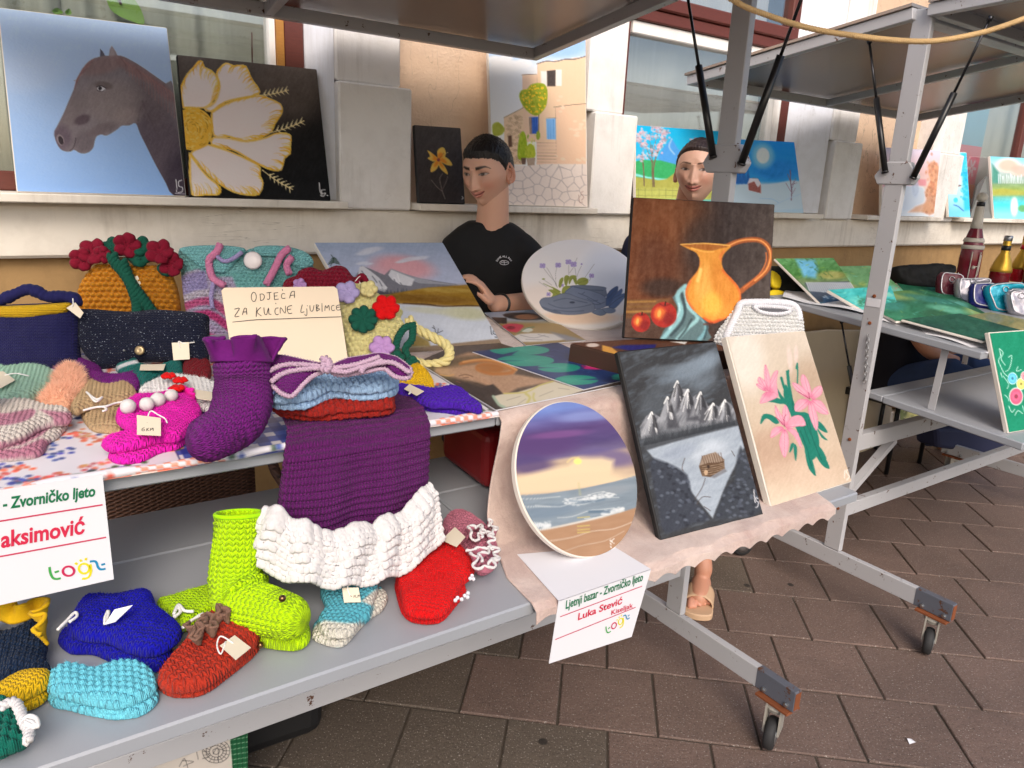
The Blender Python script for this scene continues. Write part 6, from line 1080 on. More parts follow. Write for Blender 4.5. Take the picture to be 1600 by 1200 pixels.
# ---- sparkly navy headband bag
t, c, n = bag('knitted_wrap', 'dark navy sparkly knitted wrap with a round button and a price tag', (230, 578), zq(zB, [(498, 545), (560, 530), (700, 542), (840, 548), (960, 535), (1100, 542), (1290, 565), (1308, 640), (1310, 760), (1305, 850), (1280, 885), (1100, 872), (880, 865), (640, 925), (600, 890), (510, 780), (495, 650)]), .028, K_spark, st=('v', .005, .0045, .0009), cat='knitted wrap', n=UPRIGHT(.35))
q = MB(); q.lathe([(.001, -.002), (.0085, -.002), (.0095, 0), (.007, .002), (.003, .001), (.001, .001)], onP(zB(872, 790), c+n*.034, n), n, 16); q.build('button', flat('horn_button', (150, 130, 96), .25, .4), t, True); q = MB(); q.sph(onP(zB(775, 790), c+n*.032, n), .0024); q.build('bead', M_steel, t, True)
pricetag(t, zq(zB, [(1073, 742), (1180, 738), (1186, 845), (1084, 852)]), c, n, .036, knot=zq(zB, [(1128, 775), (1118, 735), (1150, 745), (1215, 738)]))
# ---- small items on the cloth
pair('knitted_booties', 'small purple knitted booties lying before the navy bag', zq(zB, [(185, 760), (215, 720), (270, 702), (330, 730), (400, 742), (460, 760), (455, 790), (390, 800), (430, 830), (540, 870), (625, 905), (635, 935), (560, 945), (450, 905), (350, 905), (270, 870), (255, 810)]), None, K_purple, .022)
pair('knitted_booties', 'purple sock behind the beige booties', zq(zB, [(545, 955), (600, 945), (700, 958), (790, 955), (860, 935), (885, 970), (878, 1030), (830, 1040), (740, 1018), (640, 1010), (570, 985)]), None, K_purple, .018, z=.012)
t, a0 = pair('knitted_booties', 'mint green knitted booties at the left edge', zq(zD, [(-60, 125), (60, 150), (200, 140), (290, 152), (345, 190), (338, 250), (240, 320), (130, 345), (-60, 340)]), zq(zD, [(-60, 250), (200, 250), (345, 240), (320, 300), (200, 365), (100, 372), (-60, 372)]), K_mint, .018, st=('c', .006, .006, .001))
pricetag(t, zq(zD, [(-40, 165), (20, 160), (95, 215), (10, 262), (-40, 270)]), a0, UPN, .02, knot=zq(zD, [(30, 185), (100, 180), (180, 188)]))
t, a0 = pair('knitted_booties', 'beige knitted booties with a white string bow', zq(zD, [(440, 390), (490, 320), (560, 235), (640, 262), (710, 265), (780, 248), (845, 285), (855, 335), (780, 365), (690, 375), (560, 400), (470, 430)]), zq(zD, [(505, 430), (560, 385), (680, 372), (780, 380), (775, 470), (765, 540), (650, 545), (560, 522)]), K_beige, .02, st=('c', .0055, .006, .001))
for P_ in ([(540, 290), (600, 335), (640, 320), (600, 350), (560, 310)], [(520, 405), (600, 385), (660, 380), (720, 360), (780, 350)], [(650, 380), (665, 400), (640, 410)]): cord('string_bow', [onP(zD(a, b), a0+UPN*.022, UPN) for a, b in P_], .0018, M_string, t)
t, a0 = pair('fur_pompom', 'peach coloured fluffy pompom between the mint and beige booties', zq(zD, [(345, 200), (395, 155), (470, 150), (530, 190), (535, 280), (480, 360), (430, 400), (340, 395), (250, 395), (240, 360), (295, 300)]), None, knitmat('peach_fur', (246, 186, 152), 1.), .03, st=None, cat='pompom', group='loose small knitwear', pl='fur_core', z=.01)
core = [o for o in t.children][0]; Vs = np.empty(len(core.data.vertices)*3); core.data.vertices.foreach_get('co', Vs); Vs = Vs.reshape(-1, 3); Ns = np.empty(len(Vs)*3); core.data.vertices.foreach_get('normal', Ns); Ns = Ns.reshape(-1, 3)
ids = RNG.integers(0, len(Vs), 9000); nn = Ns[ids]+RNG.normal(0, .55, (9000, 3))+np.array([0, 0, .2]); nn /= np.linalg.norm(nn, axis=1)[:, None]; ln = RNG.uniform(.006, .015, 9000)[:, None]; sd = np.cross(nn, RNG.normal(0, 1, (9000, 3))); sd /= np.linalg.norm(sd, axis=1)[:, None]
b_ = Vs[ids]; V = np.stack([b_-sd*.0004, b_+sd*.0004, b_+nn*ln+np.array([0, 0, -.002])], 1).reshape(-1, 3); o = mesh('fur', V, np.arange(27000).reshape(-1, 3), flat('peach_hair', (250, 196, 166), .8), t); o['kind'] = 'stuff'
def tealw(P): P.c[:] = (12, 112, 106); P.zoom(0, 540, 4); P.line([(720, 145), (790, 115), (860, 98)], 6, (236, 236, 240), 1); P.line([(1000, 205), (1130, 190)], 5, (236, 236, 240), 1)
t, a0 = pair('knitted_booties', 'teal booties with white edging behind the white ones', zq(zD, [(722, 145), (790, 118), (860, 98), (880, 130), (960, 150), (1030, 140), (1130, 108), (1145, 150), (1135, 200), (1010, 205), (945, 245), (885, 310), (862, 250), (760, 190)]), None, K_teal, .02, col=tealw, z=.012)
pricetag(t, zq(zD, [(880, 118), (1035, 115), (1022, 152), (872, 152)]), a0, UPN, .022)
pair('knitted_item', 'dark red knitted bundle beside the teal booties', zq(zD, [(1145, 125), (1200, 95), (1290, 95), (1320, 140), (1310, 215), (1220, 210), (1150, 205)]), None, K_dred, .022, st=('v', .008, .007, .0014), cat='knitwear', group='loose small knitwear', z=.012)
t, a0 = pair('knitted_booties', 'white booties with red dots behind the hot pink pair', zq(zD, [(860, 315), (920, 258), (1000, 222), (1100, 215), (1200, 222), (1320, 250), (1400, 300), (1440, 375), (1420, 430), (1320, 425), (1230, 400), (1000, 345), (900, 335)]), None, K_white, .024, st=('c', .006, .006, .001), z=.01)
for a, b in ((1055, 205), (1128, 232), (1110, 282)): flower('red_dot', onP(zD(a, b), a0+UPN*.028, UPN), UPN, .009, K_red, t, 5, .004)
pricetag(t, zq(zD, [(1200, 270), (1390, 300), (1385, 350), (1230, 330)]), a0, UPN, .027)
def pw(P):
    P.c[:] = (226, 216, 208); P.zoom(0, 540, 4); P.poly([(-60, 430), (60, 420), (200, 395), (215, 430), (130, 480), (-60, 500)], (190, 130, 152), 1.5, sm=3); P.poly([(-60, 610), (100, 590), (240, 530), (330, 500), (260, 560), (140, 620), (-60, 660)], (196, 132, 156), 2); P.poly([(250, 400), (450, 420), (450, 500), (340, 500), (330, 450)], (196, 134, 156), 2); P.poly([(-60, 655), (120, 640), (260, 580), (320, 600), (260, 700), (-60, 720)], (196, 130, 154), 2); P.streak(8, 2, 2)
pair('knitted_booties', 'white and dusty pink knitted booties at the front left corner', zq(zD, [(-80, 385), (60, 360), (200, 372), (330, 408), (440, 430), (442, 478), (340, 500), (250, 530), (140, 592), (-80, 630)]), zq(zD, [(-80, 600), (120, 610), (260, 545), (400, 490), (435, 490), (370, 570), (305, 612), (262, 682), (140, 712), (-80, 712)]), K_white, .022, col=pw, st=('c', .006, .006, .0011))
t, a0 = pair('knitted_booties', 'hot pink knitted booties with white pompoms along the cuff', zq(zD, [(722, 460), (745, 400), (850, 335), (960, 335), (1050, 312), (1120, 292), (1190, 300), (1225, 350), (1262, 430), (1200, 520), (1120, 590), (1000, 600), (850, 645), (700, 662), (635, 632), (655, 600), (770, 562), (800, 535), (745, 500)]), zq(zD, [(675, 690), (800, 655), (920, 640), (1100, 590), (1160, 600), (1120, 640), (1000, 670), (880, 725), (730, 735)]), K_pink, .022)
for a, b, r in ((800, 380, 38), (918, 366, 36), (988, 338, 38), (1070, 312, 34), (950, 465, 14)): ballpom(t, onP(zD(a, b), a0+UPN*.026, UPN), r/4/800, K_white)
ruffle('cuff', [onP(zD(a, b), a0+UPN*.014, UPN) for a, b in ((1050, 325), (1110, 295), (1160, 300), (1220, 330))], UPN, .012, .006, .02, K_pink, t)
pricetag(t, zq(zD, [(855, 433), (1005, 452), (1005, 562), (856, 555)]), a0, UPN+np.array([-.1, -.22, 0]), .044, knot=zq(zD, [(925, 440), (945, 415), (990, 432), (1030, 450), (1045, 485)]), text=[zq(zD, s) for s in ([(905, 512), (890, 520), (888, 532), (900, 534), (902, 524), (892, 524)], [(918, 518), (916, 536)], [(932, 516), (920, 526), (934, 534)], [(940, 534), (942, 518), (948, 526), (956, 516), (958, 534)], [(918, 482), (921, 484)])])
# ---- long purple stocking boot
def loftk(name, P, ra, rb, up, mat, par, st=('v', .006, .0052, .0009), n=150, cap0=True, cap1=True, col=None, flare=None, open0=False):
    P = cr(P, 10); m0 = len(P); L = np.r_[0, np.cumsum(np.linalg.norm(np.diff(P, axis=0), axis=1))]; m = int(L[-1]/.0016)+2; t = np.linspace(0, L[-1], m); k = np.linspace(0, L[-1], len(ra)); C_ = np.stack([np.interp(t, L, P[:, i]) for i in range(3)], 1)
    ra = np.interp(t, k, ra); rb = np.interp(t, k, rb); T = np.gradient(C_, axis=0); T = np.array([np.convolve(np.pad(T[:, i], 4, 'edge'), np.ones(9)/9, 'valid') for i in range(3)]).T; T /= np.linalg.norm(T, axis=1)[:, None]
    up = np.asarray(up, float); A = up-T*(T @ up)[:, None]; A /= np.linalg.norm(A, axis=1)[:, None]; B_ = np.cross(T, A); a = np.arange(n)*2*np.pi/n
    e = 1.; rim = np.ones(m)
    if cap1: x = np.clip((L[-1]-t)/(.9*np.minimum(ra, rb)), 0, 1); rim = rim*np.sqrt(np.clip(1-(1-x)**2, 0, 1))
    if cap0: x = np.clip(t/(.9*np.minimum(ra, rb)), 0, 1); rim = rim*np.sqrt(np.clip(1-(1-x)**2, 0, 1))
    V = []
    for i in range(m):
        r0 = (ra[i]+rb[i])/2; s = stitch(a*r0, np.full(n, t[i]), (st[0], 2*np.pi*r0/max(3, round(2*np.pi*r0/st[1])), st[2], st[3])) if st else 0; q = rim[i]+.0001; lm = 1+.05*fbm(a*1.5, np.full(n, t[i]*25), 5, 2)
        V.append(C_[i]+np.outer((ra[i]*q*lm+s*q)*np.cos(a), A[i])+np.outer((rb[i]*q*lm+s*q)*np.sin(a), B_[i]))
    V = np.array(V).reshape(-1, 3); F = [(i*n+k, i*n+(k+1) % n, (i+1)*n+(k+1) % n, (i+1)*n+k) for i in range(m-1) for k in range(n)]
    if cap1: F.append(tuple((m-1)*n+k for k in range(n)))
    if cap0: F.append(tuple(range(n))[::-1])
    rm = 2*np.pi*float(np.mean(ra+rb))/2; kk = max(3, round(rm/st[1])) if st else 1; UV = np.stack([np.tile(np.minimum(np.arange(n), n-np.arange(n))*2*kk/n/2*1., m), np.repeat(t/(st[2] if st else 1), n)], 1)
    o = mesh(name, V, F, withstitch(mat, st[0]) if st else mat, par, smooth=True, uv=UV)
    if open0: md = o.modifiers.new('thick', 'SOLIDIFY'); md.thickness = .0045; md.offset = -1
    return o
ref = onUp((360, 705), .03); t = thing('knitted_boot', 'long purple knitted boot with a ruffled cuff standing at the table edge', 'knitted booties', tuple(ref), 'knitted and crocheted booties')
P_ = [near(p, ref, d_) for p, d_ in (((378, 566), .05), ((380, 600), .05), ((377, 636), .035), ((360, 664), .012), ((332, 682), -.012), ((306, 692), -.032), ((290, 696), -.04))]
loftk('boot_leg', P_, [.046, .047, .048, .046, .040, .036, .028], [.040, .040, .042, .042, .036, .033, .027], -CFW, K_purple, t, cap0=False, open0=True, st=('v', .009, .0075, .0020))
cc = P_[0]; ring = [cc+CR*.045*math.cos(a)-CFW*.040*math.sin(a) for a in np.linspace(0, 2*math.pi, 15)]; rad = np.array([1, 1, 1.])
RB = cr(ring, 10); 
o = ruffle('ruffled_cuff', ring, CU*1.0+np.array([0, 0, .01]), .034, .020, .055, K_purple, t, edge=K_purple, er=.0026, seed=4, curl=.9)
# ---- bow, folded knits, dress with ruffles
t = thing('knitted_skirt', 'deep purple crochet skirt with white ruffles hanging over the table edge', 'crochet skirt', tuple(onUp((550, 650), 0)), 'larger crocheted pieces')
def skirt(u, v):
    ks = np.array([0, .16, .24, .30, .62, 1.]); y = np.interp(v, ks, [1.26, 1.14, 1.102, 1.092, 1.078, 1.06]); z = np.interp(v, ks, [UPz(1.26)+.022, UPz(1.14)+.024, 1.008, .985, .90, .805])
    xl = np.interp(v, ks, [.365, .348, .334, .328, .314, .298]); xr = np.interp(v, ks, [.60, .594, .586, .582, .574, .566]); hang = np.clip((v-.2)*2, 0, 1); e_ = np.abs(2*u-1); x = xl+(xr-xl)*(u+.02*hang*np.sin(2*np.pi*u)*0)
    y = y-hang*(.007*np.sin(u*8+.6)+.004*np.sin(u*17+2+v*2))-.034*np.sqrt(np.clip(1-e_**2.6, 0, 1))*np.clip(v*2.2-.2, 0, 1)+.02*hang; y = y+(-.0034*np.exp(-(((v*.30/.0135) % 1-.5)/.13)**2)+stitch(u*.34, v*.30, ('v', .007, .00675, .0008))); return np.stack([x, y, z+.004*fbm(u*5, v*5, 2)*(v < .25)], 1)
U, Vv = np.meshgrid(np.linspace(0, 1, 190), np.linspace(0, 1, 200)); i, j = np.meshgrid(np.arange(189), np.arange(199)); b = (j*190+i).ravel()
o = mesh('skirt_body', skirt(U.ravel(), Vv.ravel()), np.stack([b, b+1, b+191, b+190], 1), withstitch(K_dpurple, 'v'), t, smooth=True, uv=np.stack([U.ravel()*.34/.007, Vv.ravel()*.30/.00675], 1)); md = o.modifiers.new('thick', 'SOLIDIFY'); md.thickness = .004; md.offset = -1
TT = [(411, 800), (440, 812), (478, 830), (520, 838), (565, 832), (610, 818), (645, 796), (674, 762)]
def tier(k):
    f0 = k/4.; bot = [(413, 880), (440, 893), (478, 903), (520, 908), (565, 905), (610, 893), (648, 872), (682, 838)]; B_ = []
    for (ax_, ay), (bx, by) in zip(TT, bot):
        u = (ax_-411)/263.; px, py = ax_+(bx-ax_)*f0*.86, ay+(by-ay)*f0*.80-8; B_.append(onY((px, py), 1.004-.0045*k+.042*abs(2*u-1)**2.6))
    B_ = cr(B_, 30); L = np.r_[0, np.cumsum(np.linalg.norm(np.diff(B_, axis=0), axis=1))]; m = 330; t_ = np.linspace(0, L[-1], m); C_ = np.stack([np.interp(t_, L, B_[:, i]) for i in range(3)], 1); ph = t_*2*np.pi/.066+k*.55+1.6*vnoise(t_*13, t_*0+k*.3, 3); ph2 = t_*2*np.pi/.021+k+2*vnoise(t_*30, t_*0, k+9)
    T = np.gradient(C_, axis=0); T /= np.linalg.norm(T, axis=1)[:, None]; O = np.cross(T, (0, 0, 1)); O *= np.sign((O @ np.array([0, -1., 0])))[:, None]; C_[:, 2] += .0052*np.sin(ph)+.0012*np.sin(ph2); nd = 18; V = []
    for j in range(nd+1):
        f = j/nd; out = -.006+.024*math.sin(f*1.5)+f*(.0045*np.sin(ph+.9)+.0012*np.sin(ph2)); dn = .022*f; s_ = stitch(t_, np.full_like(t_, f*.025), ('c', .0075, .0063, .0010)); V.append(C_+O*(out+s_)[:, None]-np.outer(dn, (0, 0, 1)))
    V = np.array(V).reshape(-1, 3); F = np.array([(j*m+i, j*m+i+1, (j+1)*m+i+1, (j+1)*m+i) for j in range(nd) for i in range(m-1)]); uv = np.stack([np.tile(t_/.0075, nd+1), np.repeat(np.arange(nd+1)*.030/nd/.0075, m)], 1)
    o = mesh('white_ruffle', V, F, K_white, t, smooth=True, uv=uv); md = o.modifiers.new('thick', 'SOLIDIFY'); md.thickness = .006; md.offset = -1
    q = MB(); q.tube(V[nd*m:]+np.array([0, .002, 0]), .0052*(1+.14*np.sin(np.arange(m)*1.1)), 8); q.build('ruffle_edge', K_white, o, True)
for k in range(5): tier(k)
ROLL = UPN
pair('folded_knit', 'rust red folded crochet piece under the light blue one', zq(zC, [(190, 1150), (330, 1118), (440, 1108), (700, 1100), (900, 1052), (945, 1080), (945, 1120), (920, 1150), (700, 1168), (560, 1180), (460, 1200), (330, 1185), (200, 1172)]), zq(zC, [(200, 1180), (330, 1160), (440, 1150), (700, 1140), (900, 1090), (945, 1110), (930, 1180), (700, 1205), (460, 1225), (300, 1210)]), K_rust, .017, z=.030, st=('b', .009, .009, .0022), cat='folded knitwear', group='folded crochet pieces', pl='fold')
pair('folded_knit', 'light blue folded crochet piece on top of the rust red one', zq(zC, [(185, 1100), (210, 1062), (350, 1045), (430, 985), (600, 960), (780, 945), (920, 915), (968, 950), (965, 1010), (850, 1045), (700, 1055), (560, 1035), (420, 1095), (220, 1115)]), zq(zC, [(180, 1130), (300, 1100), (440, 1060), (600, 1020), (900, 980), (965, 1000), (960, 1060), (850, 1090), (700, 1098), (560, 1085), (400, 1150), (220, 1150)]), K_lblue, .020, z=.058, st=('c', .009, .0085, .002), cat='folded knitwear', group='folded crochet pieces', pl='fold')
bz = onUp((540, 590), .115); bn = UPN+np.array([-.25, -.65, 0]); t = thing('knitted_bow', 'purple knitted bow with lilac edging lying on the folded pieces', 'knitted bow', tuple(bz), 'larger crocheted pieces')
bl = zq(zC, [(150, 890), (190, 835), (260, 832), (400, 862), (510, 885), (518, 910), (430, 955), (370, 1010), (320, 1065), (285, 1078), (220, 1045), (160, 975)]); br_ = zq(zC, [(530, 905), (640, 852), (750, 832), (850, 818), (950, 838), (1000, 870), (1048, 915), (1025, 965), (940, 950), (880, 905), (760, 925), (620, 945), (560, 930)])
for P_ in (bl, br_): pillow('bow_wing', P_, bz, bn, .014, K_purple, t, .02, .006, st=('v', .0055, .005, .001)); cord('lilac_edge', [onP(p, bz+bn*.004, bn) for p in P_+[P_[0]]], .0042, K_lil, t, tw=.008)
for P_ in ([(160, 920), (260, 880), (400, 880), (510, 895)], [(175, 985), (260, 930), (400, 905), (515, 900)], [(540, 912), (640, 925), (720, 900), (800, 880), (870, 850)], [(735, 925), (760, 895), (850, 870), (940, 868), (1040, 930)], [(560, 900), (700, 880), (850, 830)]): cord('lilac_edge', [onP(zC(a, b), bz+bn*.016, bn) for a, b in P_], .0046, K_lil, t, tw=.008)
cord('bow_knot', [onP(zC(a, b), bz+bn*.020, bn) for a, b in ((490, 850), (520, 845), (540, 880), (525, 915), (500, 905), (508, 870))], .006, K_lil, t, tw=.01)
t, a0 = pair('knitted_booties', 'violet knitted booties at the right end of the floral cloth', zq(zC, [(935, 1040), (975, 1015), (1060, 1030), (1180, 1050), (1300, 1040), (1380, 1062), (1440, 1110), (1492, 1150), (1480, 1180), (1380, 1160), (1300, 1145), (1180, 1145), (1080, 1120), (960, 1090)]), zq(zC, [(945, 1085), (1100, 1130), (1250, 1150), (1400, 1160), (1490, 1172), (1488, 1195), (1400, 1205), (1300, 1185), (1150, 1165), (1000, 1125)]), K_violet, .020, st=('c', .0065, .006, .001), z=.0)
pricetag(t, zq(zC, [(1005, 1030), (1040, 1000), (1130, 1045), (1085, 1072)]), a0, UPN, .022, knot=zq(zC, [(1045, 1042), (1035, 1070), (1050, 1050)]))
pair('knitted_booties', 'small yellow knitted bootie behind the violet pair', zq(zC, [(975, 990), (1045, 905), (1100, 895), (1140, 930), (1180, 975), (1195, 1020), (1185, 1045), (1080, 1035), (990, 1020)]), None, K_yel, .024, z=.004)
# ---- lower shelf knitwear
t, a0 = pair('knitted_booties', 'royal blue knitted booties on the lower shelf', zq(zF, [(345, 490), (385, 400), (420, 340), (460, 312), (520, 310), (590, 322), (680, 305), (760, 290), (800, 312), (820, 375), (900, 430), (948, 485), (935, 540), (850, 600), (760, 618), (660, 598), (560, 550), (450, 540), (380, 520)]), zq(zF, [(300, 540), (350, 480), (450, 530), (560, 560), (700, 600), (860, 590), (900, 600), (840, 680), (795, 702), (700, 682), (580, 650), (480, 608), (360, 602)]), K_royal, .026, 'lo', st=('v', .0058, .005, .001))
q = MB(); A = [onP(zF(a, b), a0+LON*.03, LON) for a, b in ((545, 455), (600, 415), (695, 398), (600, 440))]; A[1] = A[1]+LON*.012; A[2] = A[2]+LON*.014; q.prism(A, LON*.0008); q.build('price_tag', M_paper, t)
for P_ in ([(545, 450), (550, 410), (565, 380), (560, 420), (545, 440)], [(300, 480), (340, 440), (390, 390), (400, 410), (360, 440)]): cord('string', [onP(zF(a, b), a0+LON*.028, LON) for a, b in P_], .0022, M_string, t)
pair('knitted_booties', 'light turquoise knitted booties at the front of the lower shelf', zq(zF, [(245, 765), (268, 712), (340, 670), (420, 676), (500, 692), (570, 666), (680, 660), (780, 690), (818, 750), (810, 800), (740, 850), (620, 892), (500, 880), (400, 858), (262, 820)]), zq(zF, [(255, 820), (400, 850), (600, 880), (760, 840), (820, 800), (820, 860), (740, 925), (600, 948), (460, 925), (360, 900), (272, 880)]), K_sky, .020, 'lo', st=('c', .0078, .0072, .0016))
t, a0 = pair('knitted_booties', 'navy booties with yellow toes and yellow ruffled cuffs at the left edge', zq(zF, [(-60, 520), (60, 512), (160, 462), (225, 440), (222, 510), (250, 575), (240, 640), (280, 725), (180, 760), (100, 775), (-60, 820)]), None, knitmat('dark_navy_wool', (10, 36, 66), 1.), .030, 'lo', st=('r', .006, .006, .001), z=.012)
pillow('yellow_toe', zq(zF, [(-60, 830), (20, 770), (130, 722), (240, 712), (275, 728), (240, 790), (120, 850), (0, 880), (-60, 900)]), onLo(zF(100, 790), .022), LON, .022, K_yel, t, .026, .008, st=('v', .006, .005, .001)); pillow('yellow_toe', zq(zF, [(40, 870), (140, 840), (250, 785), (256, 830), (200, 880), (130, 905), (60, 905)]), onLo(zF(150, 850), .006), LON, .016, K_yel, t, .02, .005, st=('v', .006, .005, .001))
ruffle('yellow_ruffle', [onP(zF(a, b), a0+LON*.02, LON) for a, b in ((-60, 440), (0, 430), (60, 450), (140, 430), (210, 400), (240, 440), (230, 500), (250, 560))], LON*1.+np.array([-.2, .5, 0]), .024, .010, .045, K_yel, t, edge=K_yel, er=.003, seed=3)
def tw2(P): P.c[:] = (10, 112, 96); P.zoom(0, 840, 3.333); P.line([(-60, 870), (0, 868), (70, 855), (105, 910), (130, 970), (148, 1020), (140, 1070)], 9, (232, 232, 238), 1)
t, a0 = pair('knitted_booties', 'teal bootie with white edging and bow in the bottom left corner', zq(zF, [(-60, 870), (60, 858), (110, 910), (140, 990), (150, 1060), (100, 1100), (0, 1140), (-60, 1150)]), zq(zF, [(-60, 1000), (60, 1010), (148, 1050), (140, 1090), (0, 1150), (-60, 1170)]), K_teal, .026, 'lo', st=('b', .008, .008, .0016), col=tw2)
for P_ in ([(120, 950), (150, 930), (190, 945), (195, 985), (165, 960), (130, 955)], [(130, 960), (160, 980), (190, 985)]): cord('string_bow', [onP(zF(a, b), a0+LON*.028, LON) for a, b in P_], .0028, M_string, t)
cord('white_edging', [onP(zF(a, b), a0+LON*.022, LON) for a, b in ((0, 885), (40, 862), (78, 858), (105, 905), (125, 960), (150, 1010), (145, 1065))], .006, K_white, t, tw=.012)
t, a0 = pair('knitted_booties', 'brick red knitted booties with a brown ruffle and price tag', zq(zF, [(1080, 420), (1160, 360), (1230, 372), (1310, 440), (1350, 500), (1340, 560), (1260, 640), (1150, 730), (1050, 790), (930, 808), (842, 790), (820, 745), (850, 680), (940, 580), (1000, 500)]), zq(zF, [(830, 770), (1000, 800), (1150, 720), (1260, 640), (1350, 540), (1340, 600), (1200, 720), (1060, 815), (930, 832), (850, 812)]), K_orange, .024, 'lo', st=('v', .0075, .0068, .0016), d=(zF(850, 780), zF(1330, 480)))
ruffle('brown_ruffle', [onP(zF(a, b), a0+LON*.022, LON) for a, b in ((990, 480), (1040, 560), (1060, 450), (1110, 520), (1140, 400), (1190, 450), (1180, 370), (1250, 380), (1265, 420))], LON+np.array([-.2, -.3, 0]), .015, .0055, .026, K_brown, t, edge=K_lil if 0 else K_brown, er=.0022, seed=8, curl=.9)
ruffle('brown_ruffle', [onP(zF(a, b), a0+LON*.020, LON) for a, b in ((1010, 540), (1080, 430), (1130, 460), (1160, 380), (1240, 400))], LON+np.array([.2, -.2, 0]), .013, .006, .024, K_brown, t, edge=K_brown, er=.0022, seed=9, curl=.9)
pricetag(t, zq(zF, [(1145, 562), (1222, 508), (1306, 572), (1228, 636)]), a0, LON, .034, knot=zq(zF, [(1215, 550), (1150, 520), (1130, 560), (1150, 600), (1175, 545)]))
def tqw(P):
    P.c[:] = (96, 190, 210); P.zoom(380, 860, 3.53); P.poly([(360, 470), (400, 410), (450, 385), (560, 400), (660, 400), (690, 420), (620, 540), (380, 540)], (232, 228, 216), 2); P.poly([(650, 280), (730, 215), (830, 200), (830, 400), (700, 380), (720, 310)], (232, 228, 216), 1.6)
t, a0 = pair('knitted_booties', 'turquoise knitted booties with white toes and a price tag', zq(zG, [(440, 160), (520, 138), (620, 150), (700, 150), (745, 210), (722, 290), (700, 370), (650, 400), (600, 470), (500, 482), (420, 445), (412, 385), (450, 320), (425, 250)]), zq(zG, [(378, 470), (400, 400), (500, 400), (640, 330), (690, 250), (760, 215), (798, 260), (770, 330), (710, 372), (640, 440), (560, 525), (480, 528), (400, 500)]), K_sky, .022, 'lo', st=('c', .006, .0055, .0012), col=tqw)
pricetag(t, zq(zG, [(545, 205), (636, 205), (650, 285), (556, 288)]), a0, LON+np.array([-.2, -.5, 0]), .030, knot=zq(zG, [(590, 250), (575, 210), (590, 160)]), text=[zq(zG, s) for s in ([(590, 250), (600, 256)], [(612, 246), (610, 262)], [(622, 246), (616, 254), (626, 262)], [(632, 262), (634, 246), (640, 254), (645, 246)])])
t, a0 = pair('knitted_booties', 'scarlet red knitted booties with small white beads', [(620, 900), (640, 890), (668, 868), (684, 850), (704, 846), (724, 862), (741, 888), (736, 904), (722, 916), (712, 940), (692, 962), (660, 966), (634, 958), (626, 936)], [(617, 912), (630, 905), (700, 930), (720, 915), (728, 925), (712, 948), (688, 972), (650, 973), (630, 962), (621, 938)], K_red, .026, 'lo', st=('v', .005, .0045, .0007))
q = MB()
for a, b in ((1170, 275), (1182, 262), (1205, 270), (1222, 250), (1238, 258), (1240, 236), (1262, 140), (1252, 155), (1270, 158)): q.sph(onP(zG(a, b), a0+LON*.014, LON), .0034, 8, 6)
o = q.build('beads', M_paper, t, True); o['kind'] = 'stuff'
hat_n = LON+np.array([-.3, -.5, 0]); t, a0 = pair('crochet_hat', 'dusty pink crochet hat with white edged ruffles', zq(zE, [(1198, 840), (1225, 775), (1300, 758), (1380, 778), (1430, 820), (1490, 880), (1520, 950), (1510, 1040), (1440, 1085), (1380, 1060), (1320, 960), (1240, 900)]), None, K_dustp, .045, 'lo', st=('c', .005, .005, .001), cat='crochet hat', group='larger crocheted pieces')
for P_ in ([(1340, 880), (1380, 830), (1430, 850), (1400, 900), (1360, 880)], [(1350, 960), (1420, 970), (1480, 920), (1450, 860), (1400, 900)], [(1400, 1040), (1440, 980), (1500, 960), (1500, 1030), (1450, 1050)], [(1440, 830), (1480, 810), (1500, 860), (1470, 880)], [(1380, 1000), (1400, 1060), (1470, 1070), (1500, 1010)]):
    ruffle('pink_ruffle', [onP(zE(a, b), a0+LON*.034, LON) for a, b in P_], LON+np.array([-.2, -.4, 0]), .013, .006, .026, K_dustp, t, edge=K_white, er=.0026, seed=len(P_))
pricetag(t, zq(zE, [(1200, 885), (1275, 812), (1335, 868), (1285, 925)]), a0, LON, .05)
# neon boots
ref = onLo((380, 960), .04); t = thing('knitted_boots', 'neon yellow green knitted boots, one upright and one lying', 'knitted booties', tuple(ref), 'knitted and crocheted booties')
P_ = [near(p, ref, d_) for p, d_ in (((373, 803), .03), ((371, 850), .03), ((368, 905), .03), ((382, 940), .02), ((420, 955), -.01), ((455, 966), -.03), ((478, 972), -.04))]
loftk('boot', P_, [.030, .0335, .036, .042, .036, .032, .026], [.033, .0355, .038, .043, .036, .033, .026], -CFW, K_neon, t, cap0=False, open0=True, st=('v', .0095, .008, .0022))
q = MB(); cc = P_[0]; q.tube([cc+CR*.0335*math.cos(a)-CFW*.031*math.sin(a) for a in np.linspace(0, 2*math.pi, 40)[:-1]], .0034, 7, closed=True); q.build('boot_rim', K_neon, t, True)
pillow('boot', zq(zG, [(-30, 380), (60, 350), (200, 400), (340, 400), (370, 440), (362, 510), (300, 548), (200, 545), (110, 530), (20, 480)]), onLo(zG(200, 460), .010), LON, .024, K_neon, t, .028, .008, st=('v', .0068, .006, .0013))
pillow('boot', zq(zF, [(815, 350), (900, 320), (1120, 262), (1200, 300), (1300, 420), (1150, 400), (960, 490), (900, 440)]), onLo(zF(1000, 380), .008), LON, .018, K_neon, t, .024, .006, st=('v', .0068, .006, .0013))
q = MB(); q.sph(near(zG(216, 265), ref, -.075), .005, 14, 10); q.build('bead', flat('bronze_bead', (120, 90, 60), .2, .9), t, True); q = MB(); q.sph(onLo(zG(95, 522), .02), .005, 12, 8); q.build('bead', flat('bronze_bead', (120, 90, 60), .2, .9), t, True)
